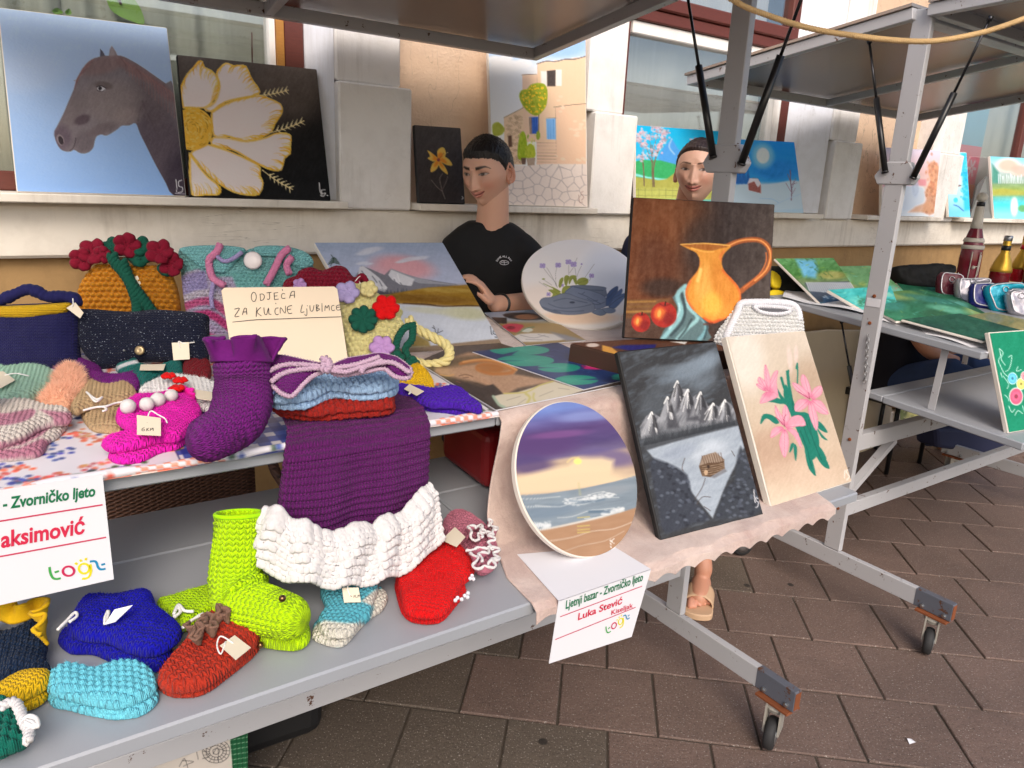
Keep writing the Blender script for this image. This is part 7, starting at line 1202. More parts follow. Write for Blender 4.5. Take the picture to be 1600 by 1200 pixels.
for P_ in ([(905, 400), (930, 350), (960, 380), (1010, 385)], [(925, 350), (940, 385), (905, 415)], [(950, 470), (1000, 430), (1060, 395)]): cord('string', [onLo(zF(a, b), .032) for a, b in P_], .0026, M_string, t)
# ================================================================ cards and signs
INK = {k: flat('ink_'+k, c, .5, var=.02) for k, c in dict(green=(10, 112, 72), red=(206, 34, 72), magenta=(196, 30, 84), lime=(64, 160, 74), yellow=(226, 214, 30), blue=(22, 132, 180), rule=(196, 60, 92)).items()}
def text3(par, s, A, B_, Cc, mat, off=0.0, name='lettering'):
    A, B_, Cc = (np.asarray(v, float) for v in (A, B_, Cc)); cu = bpy.data.curves.new('lettering', 'FONT'); cu.body = s; cu.offset = off; cu.resolution_u = 3
    o = bpy.data.objects.new('tmp_text', cu); C.objects.link(o); bpy.context.view_layer.update(); me = bpy.data.meshes.new_from_object(o.evaluated_get(bpy.context.evaluated_depsgraph_get())); bpy.data.objects.remove(o)
    V = np.empty(len(me.vertices)*3); me.vertices.foreach_get('co', V); V = V.reshape(-1, 3); x0, x1 = V[:, 0].min(), V[:, 0].max(); U = (B_-A)/(x1-x0); W = (Cc-A)/.69
    n = np.cross(B_-A, Cc-A); n /= np.linalg.norm(n); n = n if n @ (CO-A) > 0 else -n
    P = A+np.outer(V[:, 0]-x0, U)+np.outer(V[:, 1], W)+n*.0007; me.vertices.foreach_set('co', P.ravel()); me.materials.clear(); me.materials.append(mat); me.update(); me.name = name
    ob = bpy.data.objects.new(name, me); link(ob, par); WL[ob.name] = (0, 0, 0); ob['kind'] = 'stuff'; return ob
def logo(par, f, n, w_):       # f: logo crop coordinates -> 3D
    R = lambda S, m, k=1.: ribbons(par, [[f(*p)+np.asarray(n)*.0006 for p in s] for s in S], w_*k, INK[m], n, 'logo_letter')
    circ = lambda cx, cy, rx, ry: [(cx+rx*math.cos(a), cy+ry*math.sin(a)) for a in np.linspace(0, 2*math.pi, 22)]
    R([[(403, 812), (410, 860), (430, 900), (460, 910), (495, 903)], [(445, 856), (480, 845)]], 'lime'); R([circ(558, 846, 46, 38)], 'magenta')
    R([circ(685, 825, 42, 40), [(735, 790), (742, 840), (728, 888), (700, 905), (668, 908)], [(612, 778), (630, 792)], [(652, 752), (664, 768)], [(702, 738), (698, 758)]], 'yellow'); R([[(732, 768), (765, 764), (785, 775), (798, 812), (820, 832), (860, 826)], [(825, 795), (856, 786)]], 'blue')
# left sign hanging from the knitwear shelf
z5 = Z_(0, 730, 5.217); ys = 1.084; F1 = lambda a, b: onY(z5(a, b), ys)
br, tr = onY((178, 905), ys), onY((160, 741), ys); tl = tr-np.array([.212, 0, 0]); bl = br-np.array([.212, 0, 0])
q = MB(); q.prism([tl, tr, br, bl], (0, .0012, 0)); t = q.build('paper_sign', M_paper); tag(t, 'white name sign with green and red lettering hanging below the knitwear at the left', 'sign')
nY = np.array([0, -1., 0]); text3(t, 'Ljetnji bazar - Zvorničko ljeto', F1(-590, 430), F1(775, 232), F1(-590, 335), INK['green'], .032)
text3(t, 'aksimović', F1(8, 655), F1(690, 535), F1(8, 525), INK['red'], .026)
ribbons(t, [[F1(-400, 503)+nY*.0006, F1(836, 305)+nY*.0006], [F1(-400, 800)+nY*.0006, F1(865, 570)+nY*.0006]], .0022, INK['rule'], nY, 'ruled_line', sm=0); logo(t, F1, nY, .0030)
# right sign on the lower shelf
z6 = Z_(760, 600, 2.608); F2 = lambda a, b: onY(z6(a, b), .8464)
c_ = [onLo(p, .006) for p in ((808, 866), (958, 853), (1012, 886), (868, 935))]; c_[2] = np.array([c_[2][0], .847, LOz(.85)+.0065]); c_[3] = np.array([c_[3][0], .847, LOz(.85)+.0065]); d_ = [onY((987, 995), .847), onY((858, 1037), .847)]
q = MB(); q.prism(c_, (0, 0, -.0008)); q.prism([c_[3], c_[2], d_[0], d_[1]], (0, .0012, 0)); t = q.build('paper_sign', M_paper); tag(t, 'folded white paper name sign under the round sunset canvas', 'sign'); t['kind'] = 'thing'
text3(t, 'Ljetnji bazar - Zvorničko ljeto', F2(322, 916), F2(636, 800), F2(325, 882), INK['green'], .018); text3(t, 'Luka Stević', F2(372, 962), F2(552, 894), F2(375, 934), INK['red'], .018); text3(t, 'Kiseljak', F2(508, 941), F2(596, 909), F2(509, 922), INK['red'], .01)
ribbons(t, [[F2(300, 948)+nY*.0006, F2(634, 823)+nY*.0006], [F2(280, 1041)+nY*.0006, F2(608, 909)+nY*.0006]], .0016, INK['rule'], nY, 'ruled_line', sm=0)
lx = lambda a, b: F2(486+(a-400)*.212, 1018-(a-400)*.088+(b-912)*.30); logo(t, lx, nY, .0022)
# handwritten card
B0, B1 = onUp((361, 592), .001), onUp((558, 592), .001); B0[1] = B1[1] = (B0[1]+B1[1])/2; nC = np.array([0, -math.cos(.42), math.sin(.42)]); TLc, TRc = onP((345, 450), B0, nC), onP((526, 448), B0, nC)
z7 = Z_(320, 430, 6.667); F3 = lambda a, b: onP(z7(a, b), B0, nC)+nC*.0028
u_ = (TRc-TLc)/np.linalg.norm(TRc-TLc); q = MB(); q.prism([B0, B1, TRc+(B1-TRc)*.03, TRc-u_*.006, TLc+u_*.006, TLc+(B0-TLc)*.03], nC*.002); t = q.build('handwritten_card', flat('cream_card', (242, 222, 194), .55, var=.02)); tag(t, 'cream card with a handwritten sign about clothes for pets standing among the knitwear', 'card sign')
circ2 = lambda cx, cy, rx, ry: [(cx+rx*math.cos(a), cy+ry*math.sin(a)) for a in np.linspace(0, 2*math.pi, 16)]
S_ = [circ2(507, 230, 26, 48), [(572, 200), (577, 268)], [(568, 202), (600, 200), (618, 225), (605, 258), (577, 268)], [(640, 188), (690, 182)], [(668, 186), (672, 240), (660, 256), (646, 250)], [(718, 190), (722, 258)], [(716, 190), (760, 184)], [(720, 222), (752, 218)], [(722, 258), (766, 252)],
      [(832, 198), (805, 196), (794, 225), (806, 246), (835, 242)], [(803, 150), (806, 166)], [(878, 244), (900, 178), (932, 172)], [(930, 172), (930, 238)], [(886, 216), (930, 210)],
      [(305, 358), (358, 350), (308, 432), (356, 430)], [(388, 418), (408, 352), (432, 350)], [(430, 350), (434, 414)], [(394, 388), (432, 384)], [(536, 340), (532, 436)], [(580, 338), (540, 385), (586, 428)], [(612, 340), (618, 400), (640, 412), (660, 345), (665, 405), (690, 410)], [(764, 345), (735, 350), (726, 385), (740, 414), (766, 408)], [(734, 292), (738, 304)],
      [(782, 402), (786, 340), (832, 398), (836, 322)], [(904, 318), (864, 330), (856, 362), (870, 400), (906, 398)], [(858, 362), (896, 356)], [(1012, 310), (996, 386), (1032, 384)], [(1058, 350), (1060, 410), (1048, 424), (1036, 410)], [(1064, 318), (1066, 326)], [(1090, 318), (1096, 370), (1120, 374), (1134, 316)], [(1156, 312), (1160, 378)], [(1156, 312), (1182, 318), (1162, 344), (1192, 356), (1162, 378)], [(1216, 306), (1218, 384)], [(1212, 298), (1220, 300)],
      [(1246, 374), (1252, 320), (1268, 346), (1286, 316), (1294, 370)], [(1344, 318), (1322, 322), (1314, 350), (1326, 372), (1350, 366)], [(1408, 312), (1374, 320), (1366, 340), (1376, 366), (1412, 362)], [(1370, 340), (1400, 336)], [(285, 492), (420, 478), (560, 466), (800, 458), (1100, 446), (1418, 436)]]
ribbons(t, [[F3(*p) for p in s] for s in S_], .0013, M_pen, nC)
# ================================================================ white crochet bag at the end of the table
b = np.array([1.60, 1.135, UPz(1.135)+.002]); t = thing('crochet_bag', 'white crochet bag with a slit handle behind the lily canvas', 'crochet bag', tuple(b), BAG); n = np.array([-.35, -.85, .25]); n /= np.linalg.norm(n)
zW = Z_(940, 300, 4); OW = zq(zW, [(680, 920), (700, 870), (760, 780), (820, 690), (870, 668), (960, 668), (1100, 672), (1180, 680), (1225, 715), (1245, 780), (1256, 880), (1256, 1000), (1230, 1080), (1050, 1100), (880, 1090), (790, 1020), (700, 960)])
K_wb = knitmat('bright_white_cotton', (242, 242, 250), 1.1); pillow('bag_body', OW, b, n, .030, K_wb, t, .05, .012, s=.0024, st=('b', .0098, .009, .0024))
cord('bag_gusset', [onP(zW(a, c_), b+n*.024, n) for a, c_ in ((1235, 800), (1225, 740), (1180, 700), (1080, 690), (940, 690), (870, 700), (845, 760), (810, 830), (780, 900), (770, 960))], .0085, K_wb, t, tw=.018, strands=3)
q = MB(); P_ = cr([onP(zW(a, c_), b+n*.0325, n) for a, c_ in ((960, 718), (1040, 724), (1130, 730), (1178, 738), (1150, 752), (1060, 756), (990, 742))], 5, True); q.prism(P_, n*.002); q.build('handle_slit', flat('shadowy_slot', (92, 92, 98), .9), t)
cord('slit_rim', [onP(zW(a, c_), b+n*.034, n) for a, c_ in ((950, 714), (1040, 716), (1130, 722), (1186, 736), (1150, 758), (1060, 762), (985, 746), (950, 714))], .005, K_wb, t, tw=.012)
# ================================================================ rope between the canopies
P_ = [CO+ray(*p)*w_ for p, w_ in (((1040, -70), 1.30), ((1145, 0), 1.30), ((1200, 24), 1.30), ((1265, 44), 1.30), ((1330, 55), 1.30), ((1400, 63), 1.31), ((1460, 64), 1.32), ((1520, 54), 1.33), ((1570, 40), 1.34), ((1640, 12), 1.36), ((1720, -30), 1.38))]
o = cord('rope', P_, .0048, flat('hemp_rope', (212, 178, 128), .85, var=.25, bump=.6), None, tw=.011, strands=3); tag(o, 'thick tan hemp rope sagging across the top right between the canopies', 'rope')
# ================================================================ goods on the second stall
SB = 1.
def lath(name, prof, c, ax, mat, par=None, n=28, flat_=1.): q = MB(); q.lathe([(r*SB, z_*SB) for r, z_ in prof], c, ax, n, flat_); return q.build(name, mat, par, True)
M_beadw = flat('white_bead_net', (206, 198, 186), .5, bump=1., var=.3); M_glassr = flat('burgundy_glass', (118, 34, 48), .12); M_gold = flat('gold_glitter', (206, 164, 60), .3, .7, var=.35, bump=.8); M_dred = flat('dark_red_glass', (110, 14, 26), .15); M_redg = flat('red_bottle', (190, 24, 40), .25)
SB = 1.30; base = onUp((1508, 448), .0); ax = np.array([.02, .02, 1.]); k = .00225; t = thing('decorated_bottle', 'tall burgundy bottle decorated with white bead net and a round stopper', 'bottle', tuple(base), 'decorated bottles'); H = lambda px: px*k
lath('bottle_glass', [(.030, 0), (.036, .004), (.037, .10), (.035, .145), (.028, .18), (.0185, .215), (.0145, .25), (.0135, .29)], base, ax, M_glassr, t)
lath('bead_neck', [(.0205, .212), (.0175, .235), (.0158, .26), (.015, .285), (.0145, .29)], base, ax, M_beadw, t); lath('bead_band', [(.0375, .138), (.0378, .152), (.0345, .152)], base, ax, M_beadw, t); lath('bead_band', [(.0335, .163), (.0355, .166), (.031, .178), (.029, .178)], base, ax, M_beadw, t)
lath('bottle_collar', [(.0135, .29), (.014, .305)], base, ax, M_black, t); q = MB(); q.sph(base+np.array([.006, .006, .322])*1.3, .0185*1.3, 18, 12, (1, 1, .95)); q.build('stopper', M_beadw, t, True)
fr = CO-base; fr[2] = 0; fr /= np.linalg.norm(fr); sd = np.cross((0, 0, 1), fr); onb = lambda a, z_: base+(fr*math.cos(a)+sd*math.sin(a))*.0385*1.3+np.array([0, 0, z_*1.3])
q = MB()
for s in ([(.05, .03), (.05, .13)], [(.75, .03), (.8, .13)], [(.3, .075), (.95, .08)], [(.9, .05), (.9, .12)]): q.tube([onb(a, z_) for a, z_ in s], .0022, 6)
q.tube([onb(a, .05-.04*math.cos(a*1.8)) for a in np.linspace(-.9, .9, 20)], .0016, 6); q.sph(onb(.35, .075), .008, 10, 8); o = q.build('bead_trim', M_beadw, t, True); o['kind'] = 'stuff'
SB = 1.
def smallbottle(px, label, body, cap, s=1., tilt=(.0, 0, 1)):
    b = onUp(px, 0); t = thing('decorated_bottle', label, 'bottle', tuple(b), 'decorated bottles'); lath('bottle_glass', [(.028*s, 0), (.032*s, .004), (.033*s, .055*s), (.026*s, .085*s), (.013*s, .115*s), (.0115*s, .16*s)], b, tilt, body, t)
    lath('gold_shoulder', [(.034*s, .050*s), (.0345*s, .058*s), (.027*s, .087*s), (.0145*s, .117*s), (.013*s, .158*s), (.0125*s, .16*s)], b, tilt, M_gold, t); lath('cap', [(.0135*s, .158*s), (.0135*s, .176*s), (.010*s, .177*s)], b, tilt, cap, t); lath('neck_label', [(.0148*s, .125*s), (.0148*s, .142*s)], b, tilt, M_black if cap is M_steel else M_redg, t)
    return b
smallbottle((1558, 447), 'small gold bottle with a silver cap beside the tall burgundy one', M_dred, M_steel, 1.4, (.05, 0, 1)); smallbottle((1590, 440), 'gold and red bottle behind the turquoise bag', M_redg, M_gold, 1.35); smallbottle((1612, 446), 'gold glitter bottle at the right edge of the table', M_dred, M_gold, 1.5)
def purse(name, label, c4, mat, th=.03, parts=True, lab=''):
    b = onUp(max(c4, key=lambda p: p[1]), 0); t = thing(name, label, 'handbag', tuple(b), 'small shiny handbags'); n = np.array([-.55, -.8, .35]); n /= np.linalg.norm(n)
    u_, v_, n = basis(n); P_ = np.array([onP(p, b, n) for p in c4]); cen = P_.mean(0)
    pillow('purse_body', c4, b, n, th, mat, t, th*.8, th*1.2, s=.006, sm=4, lump=.25, pw=3)
    if parts:
        ring = [cen+(p-cen)*.86+n*th*.98 for p in cr(P_, 4, True)]; q = MB(); q.tube(ring, .0028, 6, closed=True); q.build('purse_seam', flat('silver_trim', (196, 194, 200), .3, .6), t, True)
        q = MB(); q.tube([cen+n*(th+.004)+v_*.02+u_*.012*math.cos(a)+v_*.012*math.sin(a) for a in np.linspace(0, 6.28, 14)], .0016, 6); q.build('purse_ring', M_steel, t, True)
    return t
zR = Z_(1200, 280, 4); M_sil = flat('silver_leather', (176, 172, 180), .3, .5, var=.2, bump=.6)
purse('handbag', 'black fabric bag heap beside the flat green canvases', zq(zR, [(770, 560), (840, 540), (960, 535), (1050, 530), (1140, 545), (1150, 600), (1060, 640), (1050, 690), (880, 690), (800, 640)]), flat('black_fabric', (14, 14, 16), .8, bump=.4), .05, False)
purse('handbag', 'burgundy leather purse with a metal ring', zq(zR, [(1070, 590), (1130, 585), (1210, 605), (1200, 690), (1170, 740), (1080, 735), (1055, 690)]), flat('burgundy_leather', (98, 20, 42), .4, bump=.4), .022)
purse('handbag', 'silver purse beside the burgundy one', zq(zR, [(1175, 630), (1230, 622), (1370, 620), (1380, 650), (1260, 665), (1255, 765), (1180, 760)]), M_sil, .02); purse('handbag', 'royal blue purse between the silver and turquoise ones', zq(zR, [(1265, 665), (1300, 650), (1400, 650), (1390, 690), (1395, 800), (1330, 805), (1265, 775)]), flat('royal_blue_leather', (16, 24, 116), .35, bump=.4), .02)
purse('handbag', 'turquoise purse with silver piping', zq(zR, [(1350, 690), (1400, 655), (1570, 645), (1600, 690), (1495, 700), (1500, 830), (1410, 830), (1380, 780)]), flat('turquoise_leather', (10, 150, 176), .3, .2, bump=.4), .022); purse('handbag', 'silver grey purse at the right edge of the photo', zq(zR, [(1490, 710), (1560, 695), (1640, 690), (1660, 860), (1530, 850), (1500, 800)]), M_sil, .022)
# yellow and dark cloth bundle, papers
c = onUp((1222, 455), .002); t = thing('cloth_bundle', 'yellow and dark striped cloth bundle behind the waterfall canvas', 'cloth bundle', tuple(c)); n = np.array([-.45, -.8, .4]); n /= np.linalg.norm(n)
pillow('dark_cloth', zq(zR, [(10, 560), (60, 545), (120, 560), (170, 620), (260, 720), (120, 740), (20, 720)]), c, n, .03, flat('dark_cloth', (24, 28, 22), .9, bump=.5), t, s=.006, lump=.5); pillow('yellow_strip', zq(zR, [(15, 575), (60, 590), (82, 630), (75, 680), (40, 685), (12, 660)]), c+n*.03, n, .012, flat('yellow_cloth', (236, 206, 10), .7), t, s=.005); pillow('yellow_strip', zq(zR, [(5, 700), (60, 690), (140, 722), (60, 735), (5, 732)]), c+n*.032, n, .008, flat('yellow_cloth', (236, 206, 10), .7), t, s=.005)
def sheetpaper(label, q4, lift, drop=0.):
    P_ = [onUp(p, lift) for p in q4]; xs = 24; V = []; F = []
    for j in range(7):
        for i in range(xs):
            u, v = i/(xs-1), j/6; p = (P_[0]*(1-u)+P_[1]*u)*(1-v)+(P_[3]*(1-u)+P_[2]*u)*v; V.append(p+np.array([0, 0, .004*math.sin(u*9+v*2)+.003-drop*v**4]))
    F = [(j*xs+i, j*xs+i+1, (j+1)*xs+i+1, (j+1)*xs+i) for j in range(6) for i in range(xs-1)]; o = mesh('paper_sheet', V, F, M_paper, smooth=True); tag(o, label, 'paper', 'white papers under the far paintings'); return o
sheetpaper('white paper lining the left end of the far table', [(1228, 452), (1350, 450), (1375, 495), (1222, 466)], .004); sheetpaper('curling white paper along the front edge of the far table', [(1380, 478), (1560, 500), (1545, 549), (1378, 500)], .004, .006)
# ================================================================ things under and behind the tables
def wicker():
    n = N('brown_wicker'); o = n.obj(); sx = n.n('SeparateXYZ'); n.set(sx.inputs[0], o); wv = n.math('MULTIPLY', n.math('SINE', n.math('MULTIPLY', sx.outputs[2], 620.)), n.math('SINE', n.math('MULTIPLY', sx.outputs[0], 200.)))
    n.P(Base_Color=n.mix(n.math('ADD', n.math('MULTIPLY', wv, .5), .5), L4((62, 40, 32)), L4((116, 80, 62))), Roughness=.6); n.bump(wv, .8, .004); return n.m
q = MB(); V = []
t = thing('wicker_chair', 'dark brown wicker chair standing behind the knitwear stall', 'chair', (.2, 2.0, 0)); M_wick = wicker()
W_ = [(-.15+.66*u, 1.98-.05*math.sin(math.pi*u), z_) for z_ in np.linspace(.42, .84, 14) for u in np.linspace(0, 1, 20)]; F_ = [(j*20+i, j*20+i+1, (j+1)*20+i+1, (j+1)*20+i) for j in range(13) for i in range(19)]
o = mesh('chair_back', W_, F_, M_wick, t, smooth=True); o.modifiers.new('thick', 'SOLIDIFY').thickness = .025; part_ = MB(); part_.span((-.15, 1.72, .40), (.5, 1.95, .44)); part_.build('chair_seat', M_wick, t, bevel=.01)
q = MB(); q.tube([(.50, 1.97, .84), (.53, 1.85, .66), (.53, 1.74, .64), (.50, 1.73, .42)], .014, 8); q.build('chair_arm', M_wick, t, True)
for x_, y_ in ((-.13, 1.74), (.48, 1.74), (-.13, 1.95), (.48, 1.95)): q = MB(); q.tube([(x_, y_, 0), (x_, y_, .41)], .013, 8); q.build('leg', M_black, t, True)
# red crate with a pale ring emblem
def redm(P):
    P.c[:] = (122, 16, 22); P.zoom(360, 600, 3.636); P.line([(1170, 465), (1220, 580), (1330, 660), (1420, 715)], 1.6, (190, 120, 120), .8, .8); P.line([(1170, 462), (1300, 440), (1450, 425)], 1.4, (170, 90, 90), .8, .8)
    A = [(1390+100*math.cos(a), 520+76*math.sin(a)) for a in np.linspace(0, 6.28, 30)]; P.line(A, 7, (120, 96, 98), 1.5, .8); P.ell(1400, 520, 46, 30, (128, 20, 26), .3); P.poly([(1340, 470), (1400, 480), (1440, 540), (1380, 560)], (118, 16, 24), 1); P.streak(6, 6, 6)
a = onY((655, 725), 1.50); b_ = onY((770, 700), 1.50); lo_ = LOz(1.4)+.003
q = MB(); q.prism([(.80, 1.24, lo_-.008), (1.10, 1.24, lo_-.008), (1.10, 1.44, lo_+.004), (.80, 1.44, lo_+.004)], (0, 0, .13)); t = q.build('red_bag', flat('red_plastic_bag', (128, 16, 22), .4, bump=.5)); tag(t, 'dark red printed bag pushed under the table beside the plush cloth', 'bag'); bev(t, .02, 3)
V, F = grid((.815, 1.236, lo_+.115), (1.09, 1.236, lo_+.115), (1.09, 1.236, lo_-.004), (.815, 1.236, lo_-.004)); P = Paint(V); redm(P); mesh('printed_side', V, F, M_print, t, col=P.albedo())
# patterned bag on the ground below the shelf
def linebag(P):
    P.c[:] = (196, 188, 180); P.zoom(0, 840, 3.333); bk = (40, 38, 40); rs = random.Random(3)
    for r in (18, 36, 54, 72): P.line([(1125+r*math.cos(a), 1110+r*.85*math.sin(a)) for a in np.linspace(0, 6.3, 24)], .9, bk, .5, .9)
    for k in range(18): a = k*.35; P.line([(1125+36*math.cos(a), 1110+30*math.sin(a)), (1125+70*math.cos(a), 1110+60*math.sin(a))], .8, bk, .5, .8)
    for k in range(26): x, y = rs.uniform(640, 1200), rs.uniform(1000, 1260); P.line([(x, y), (x+rs.uniform(-40, 60), y+rs.uniform(-50, 50)), (x+rs.uniform(-60, 80), y+rs.uniform(-60, 60))], .9, bk, .5, .8)
    P.poly([(1195, 1020), (1290, 1000), (1300, 1240), (1215, 1240)], (24, 84, 52), .8); [P.line([(1190, y), (1300, y-18)], .8, (170, 200, 170), .5, .8, sm=0) for y in range(1030, 1240, 26)]; [P.line([(x, 1000), (x+12, 1240)], .8, (12, 40, 26), .5, .8, sm=0) for x in range(1205, 1300, 24)]
gb = [onY(p, 1.12) for p in ((150, 1080), (400, 1075))]; x0, x1 = onY((130, 1100), 1.42)[0], onY((392, 1100), 1.42)[0]; z1 = .47
t = thing('shopping_bag', 'white shopping bag with black line drawings and green plaid edge under the shelf', 'bag', ((x0+x1)/2, 1.46, 0)); V, F = grid((x0, 1.42, z1), (x1, 1.42, z1), (x1-.02, 1.42, .02), (x0, 1.42, .02), 1.4); P = Paint(V); linebag(P); mesh('printed_side', V+np.array([0, .008, 0])*fbm(V[:, 0]*9, V[:, 2]*9, 3)[:, None], F, M_print, t, col=P.albedo(), smooth=True)
q = MB(); q.prism([(x0, 1.424, 0), (x1-.02, 1.424, 0), (x1, 1.424, z1), (x0, 1.424, z1)], (0, .14, 0)); q.build('bag_body', flat('dark_bag_side', (34, 34, 36), .7), t, bevel=.01)
q = MB(); q.prism([(.08, 1.62, 0), (.56, 1.60, 0), (.58, 1.60, .46), (.08, 1.62, .46)], (0, .16, 0)); t = q.build('black_bag', flat('black_bag', (20, 20, 22), .6, bump=.5)); bev(t, .04, 3); tag(t, 'black bag on the pavement behind the patterned shopping bag', 'bag')
q = MB(); c = onZ((1421, 1163), .002); q.prism([c, c+np.array([.02, -.006, .002]), c+np.array([.024, .008, 0]), c+np.array([.008, .012, .006])], (0, 0, .001)); tag(q.build('litter', M_paper), 'tiny white paper scrap on the pavement at the lower right', 'litter')
# house plant inside the left window
t = thing('house_plant', 'green house plant with a big leaf behind the left window glass', 'plant', (.3, 2.46, 1.36)); zA = Z_(0, 0, 2.963); M_leaf = flat('leaf_green', (120, 164, 62), .45, var=.3)
def leafm(P2, y, par, nm='leaf'):
    P3 = [onY(zA(*p), y) for p in P2]; P3 = cr(P3, 4, True); c = P3.mean(0); V = list(P3)+[c+np.array([0, .012, 0])]; return mesh(nm, V, [(i, (i+1) % len(P3), len(P3)) for i in range(len(P3))], M_leaf, par, smooth=True)
leafm([(490, -60), (560, -60), (640, 20), (668, 110), (600, 95), (530, 60), (500, 20)], 2.475, t); leafm([(240, 50), (265, 36), (292, 58), (262, 66)], 2.475, t); leafm([(300, 55), (320, 40), (332, 60), (315, 70)], 2.475, t)
q = MB(); q.tube([onY(zA(560, 20), 2.48), onY(zA(500, -120), 2.48), onY(zA(470, -300), 2.48)], .004, 6); q.tube([onY(zA(1166, 150), 2.48), onY(zA(1168, 290), 2.48)], .002, 6); q.build('stem', M_brown, t, True)
# ================================================================ people
def remeshed(name, q, mat, parent, vox=.006, smooth=6, col=None):
    o = mesh(name, q.V, q.F, mat, None); m = o.modifiers.new('r', 'REMESH'); m.mode = 'VOXEL'; m.voxel_size = vox; s = o.modifiers.new('s', 'SMOOTH'); s.iterations = smooth; s.factor = .6
    bpy.context.view_layer.update(); me = bpy.data.meshes.new_from_object(o.evaluated_get(bpy.context.evaluated_depsgraph_get())); bpy.data.objects.remove(o)
    V = np.empty(len(me.vertices)*3); me.vertices.foreach_get('co', V); V = V.reshape(-1, 3); F = [tuple(p.vertices) for p in me.polygons]; return V, F
def limb(q, P, R, n=16, flat_=None, end=True):
    P = np.asarray(P, float); k = 6; C_ = cr(P, k); r = np.interp(np.arange(len(C_))/k, np.arange(len(P)), R); q.tube(C_, r, n)
    if end: q.sph(P[0], R[0]*.995, 14, 10); q.sph(P[-1], R[-1]*.995, 14, 10)
def torso(q, rings, n=28):                   # rings: centre, half width, half depth, facing angle
    V = []
    for c, a, b, ang in rings:
        ca, sa = math.cos(ang), math.sin(ang)
        for k in range(n):
            t = 2*math.pi*k/n; x = a*abs(math.cos(t))**.8*np.sign(math.cos(t)); y = b*abs(math.sin(t))**.8*np.sign(math.sin(t)); V.append((c[0]+x*ca-y*sa, c[1]+x*sa+y*ca, c[2]))
    m = len(rings); q.add(V, [(i*n+k, i*n+(k+1) % n, (i+1)*n+(k+1) % n, (i+1)*n+k) for i in range(m-1) for k in range(n)]+[tuple(range(n))[::-1], tuple((m-1)*n+k for k in range(n))])
def skinmat():
    n = N('skin'); a = n.n('Attribute', attribute_name='Col').outputs[0]; o = n.obj(); f = n.noise(60, 4, o); n.P(Base_Color=n.mix(n.math('MULTIPLY', f, .25), a, n.mix(1., a, (1, .82, .74, 1), 'MULTIPLY')), Roughness=.48)
    n.b.inputs['Subsurface Weight'].default_value = .12; n.b.inputs['Subsurface Radius'].default_value = (.012, .005, .003); n.b.inputs['Subsurface Scale'].default_value = .5; n.bump(n.noise(700, 2, o), .12, .0006); return n.m
M_skin = skinmat(); M_hair = flat('dark_hair', (24, 19, 18), .45, var=.4, bump=.8)
G_ = lambda x, s: np.exp(-(x/s)**2)
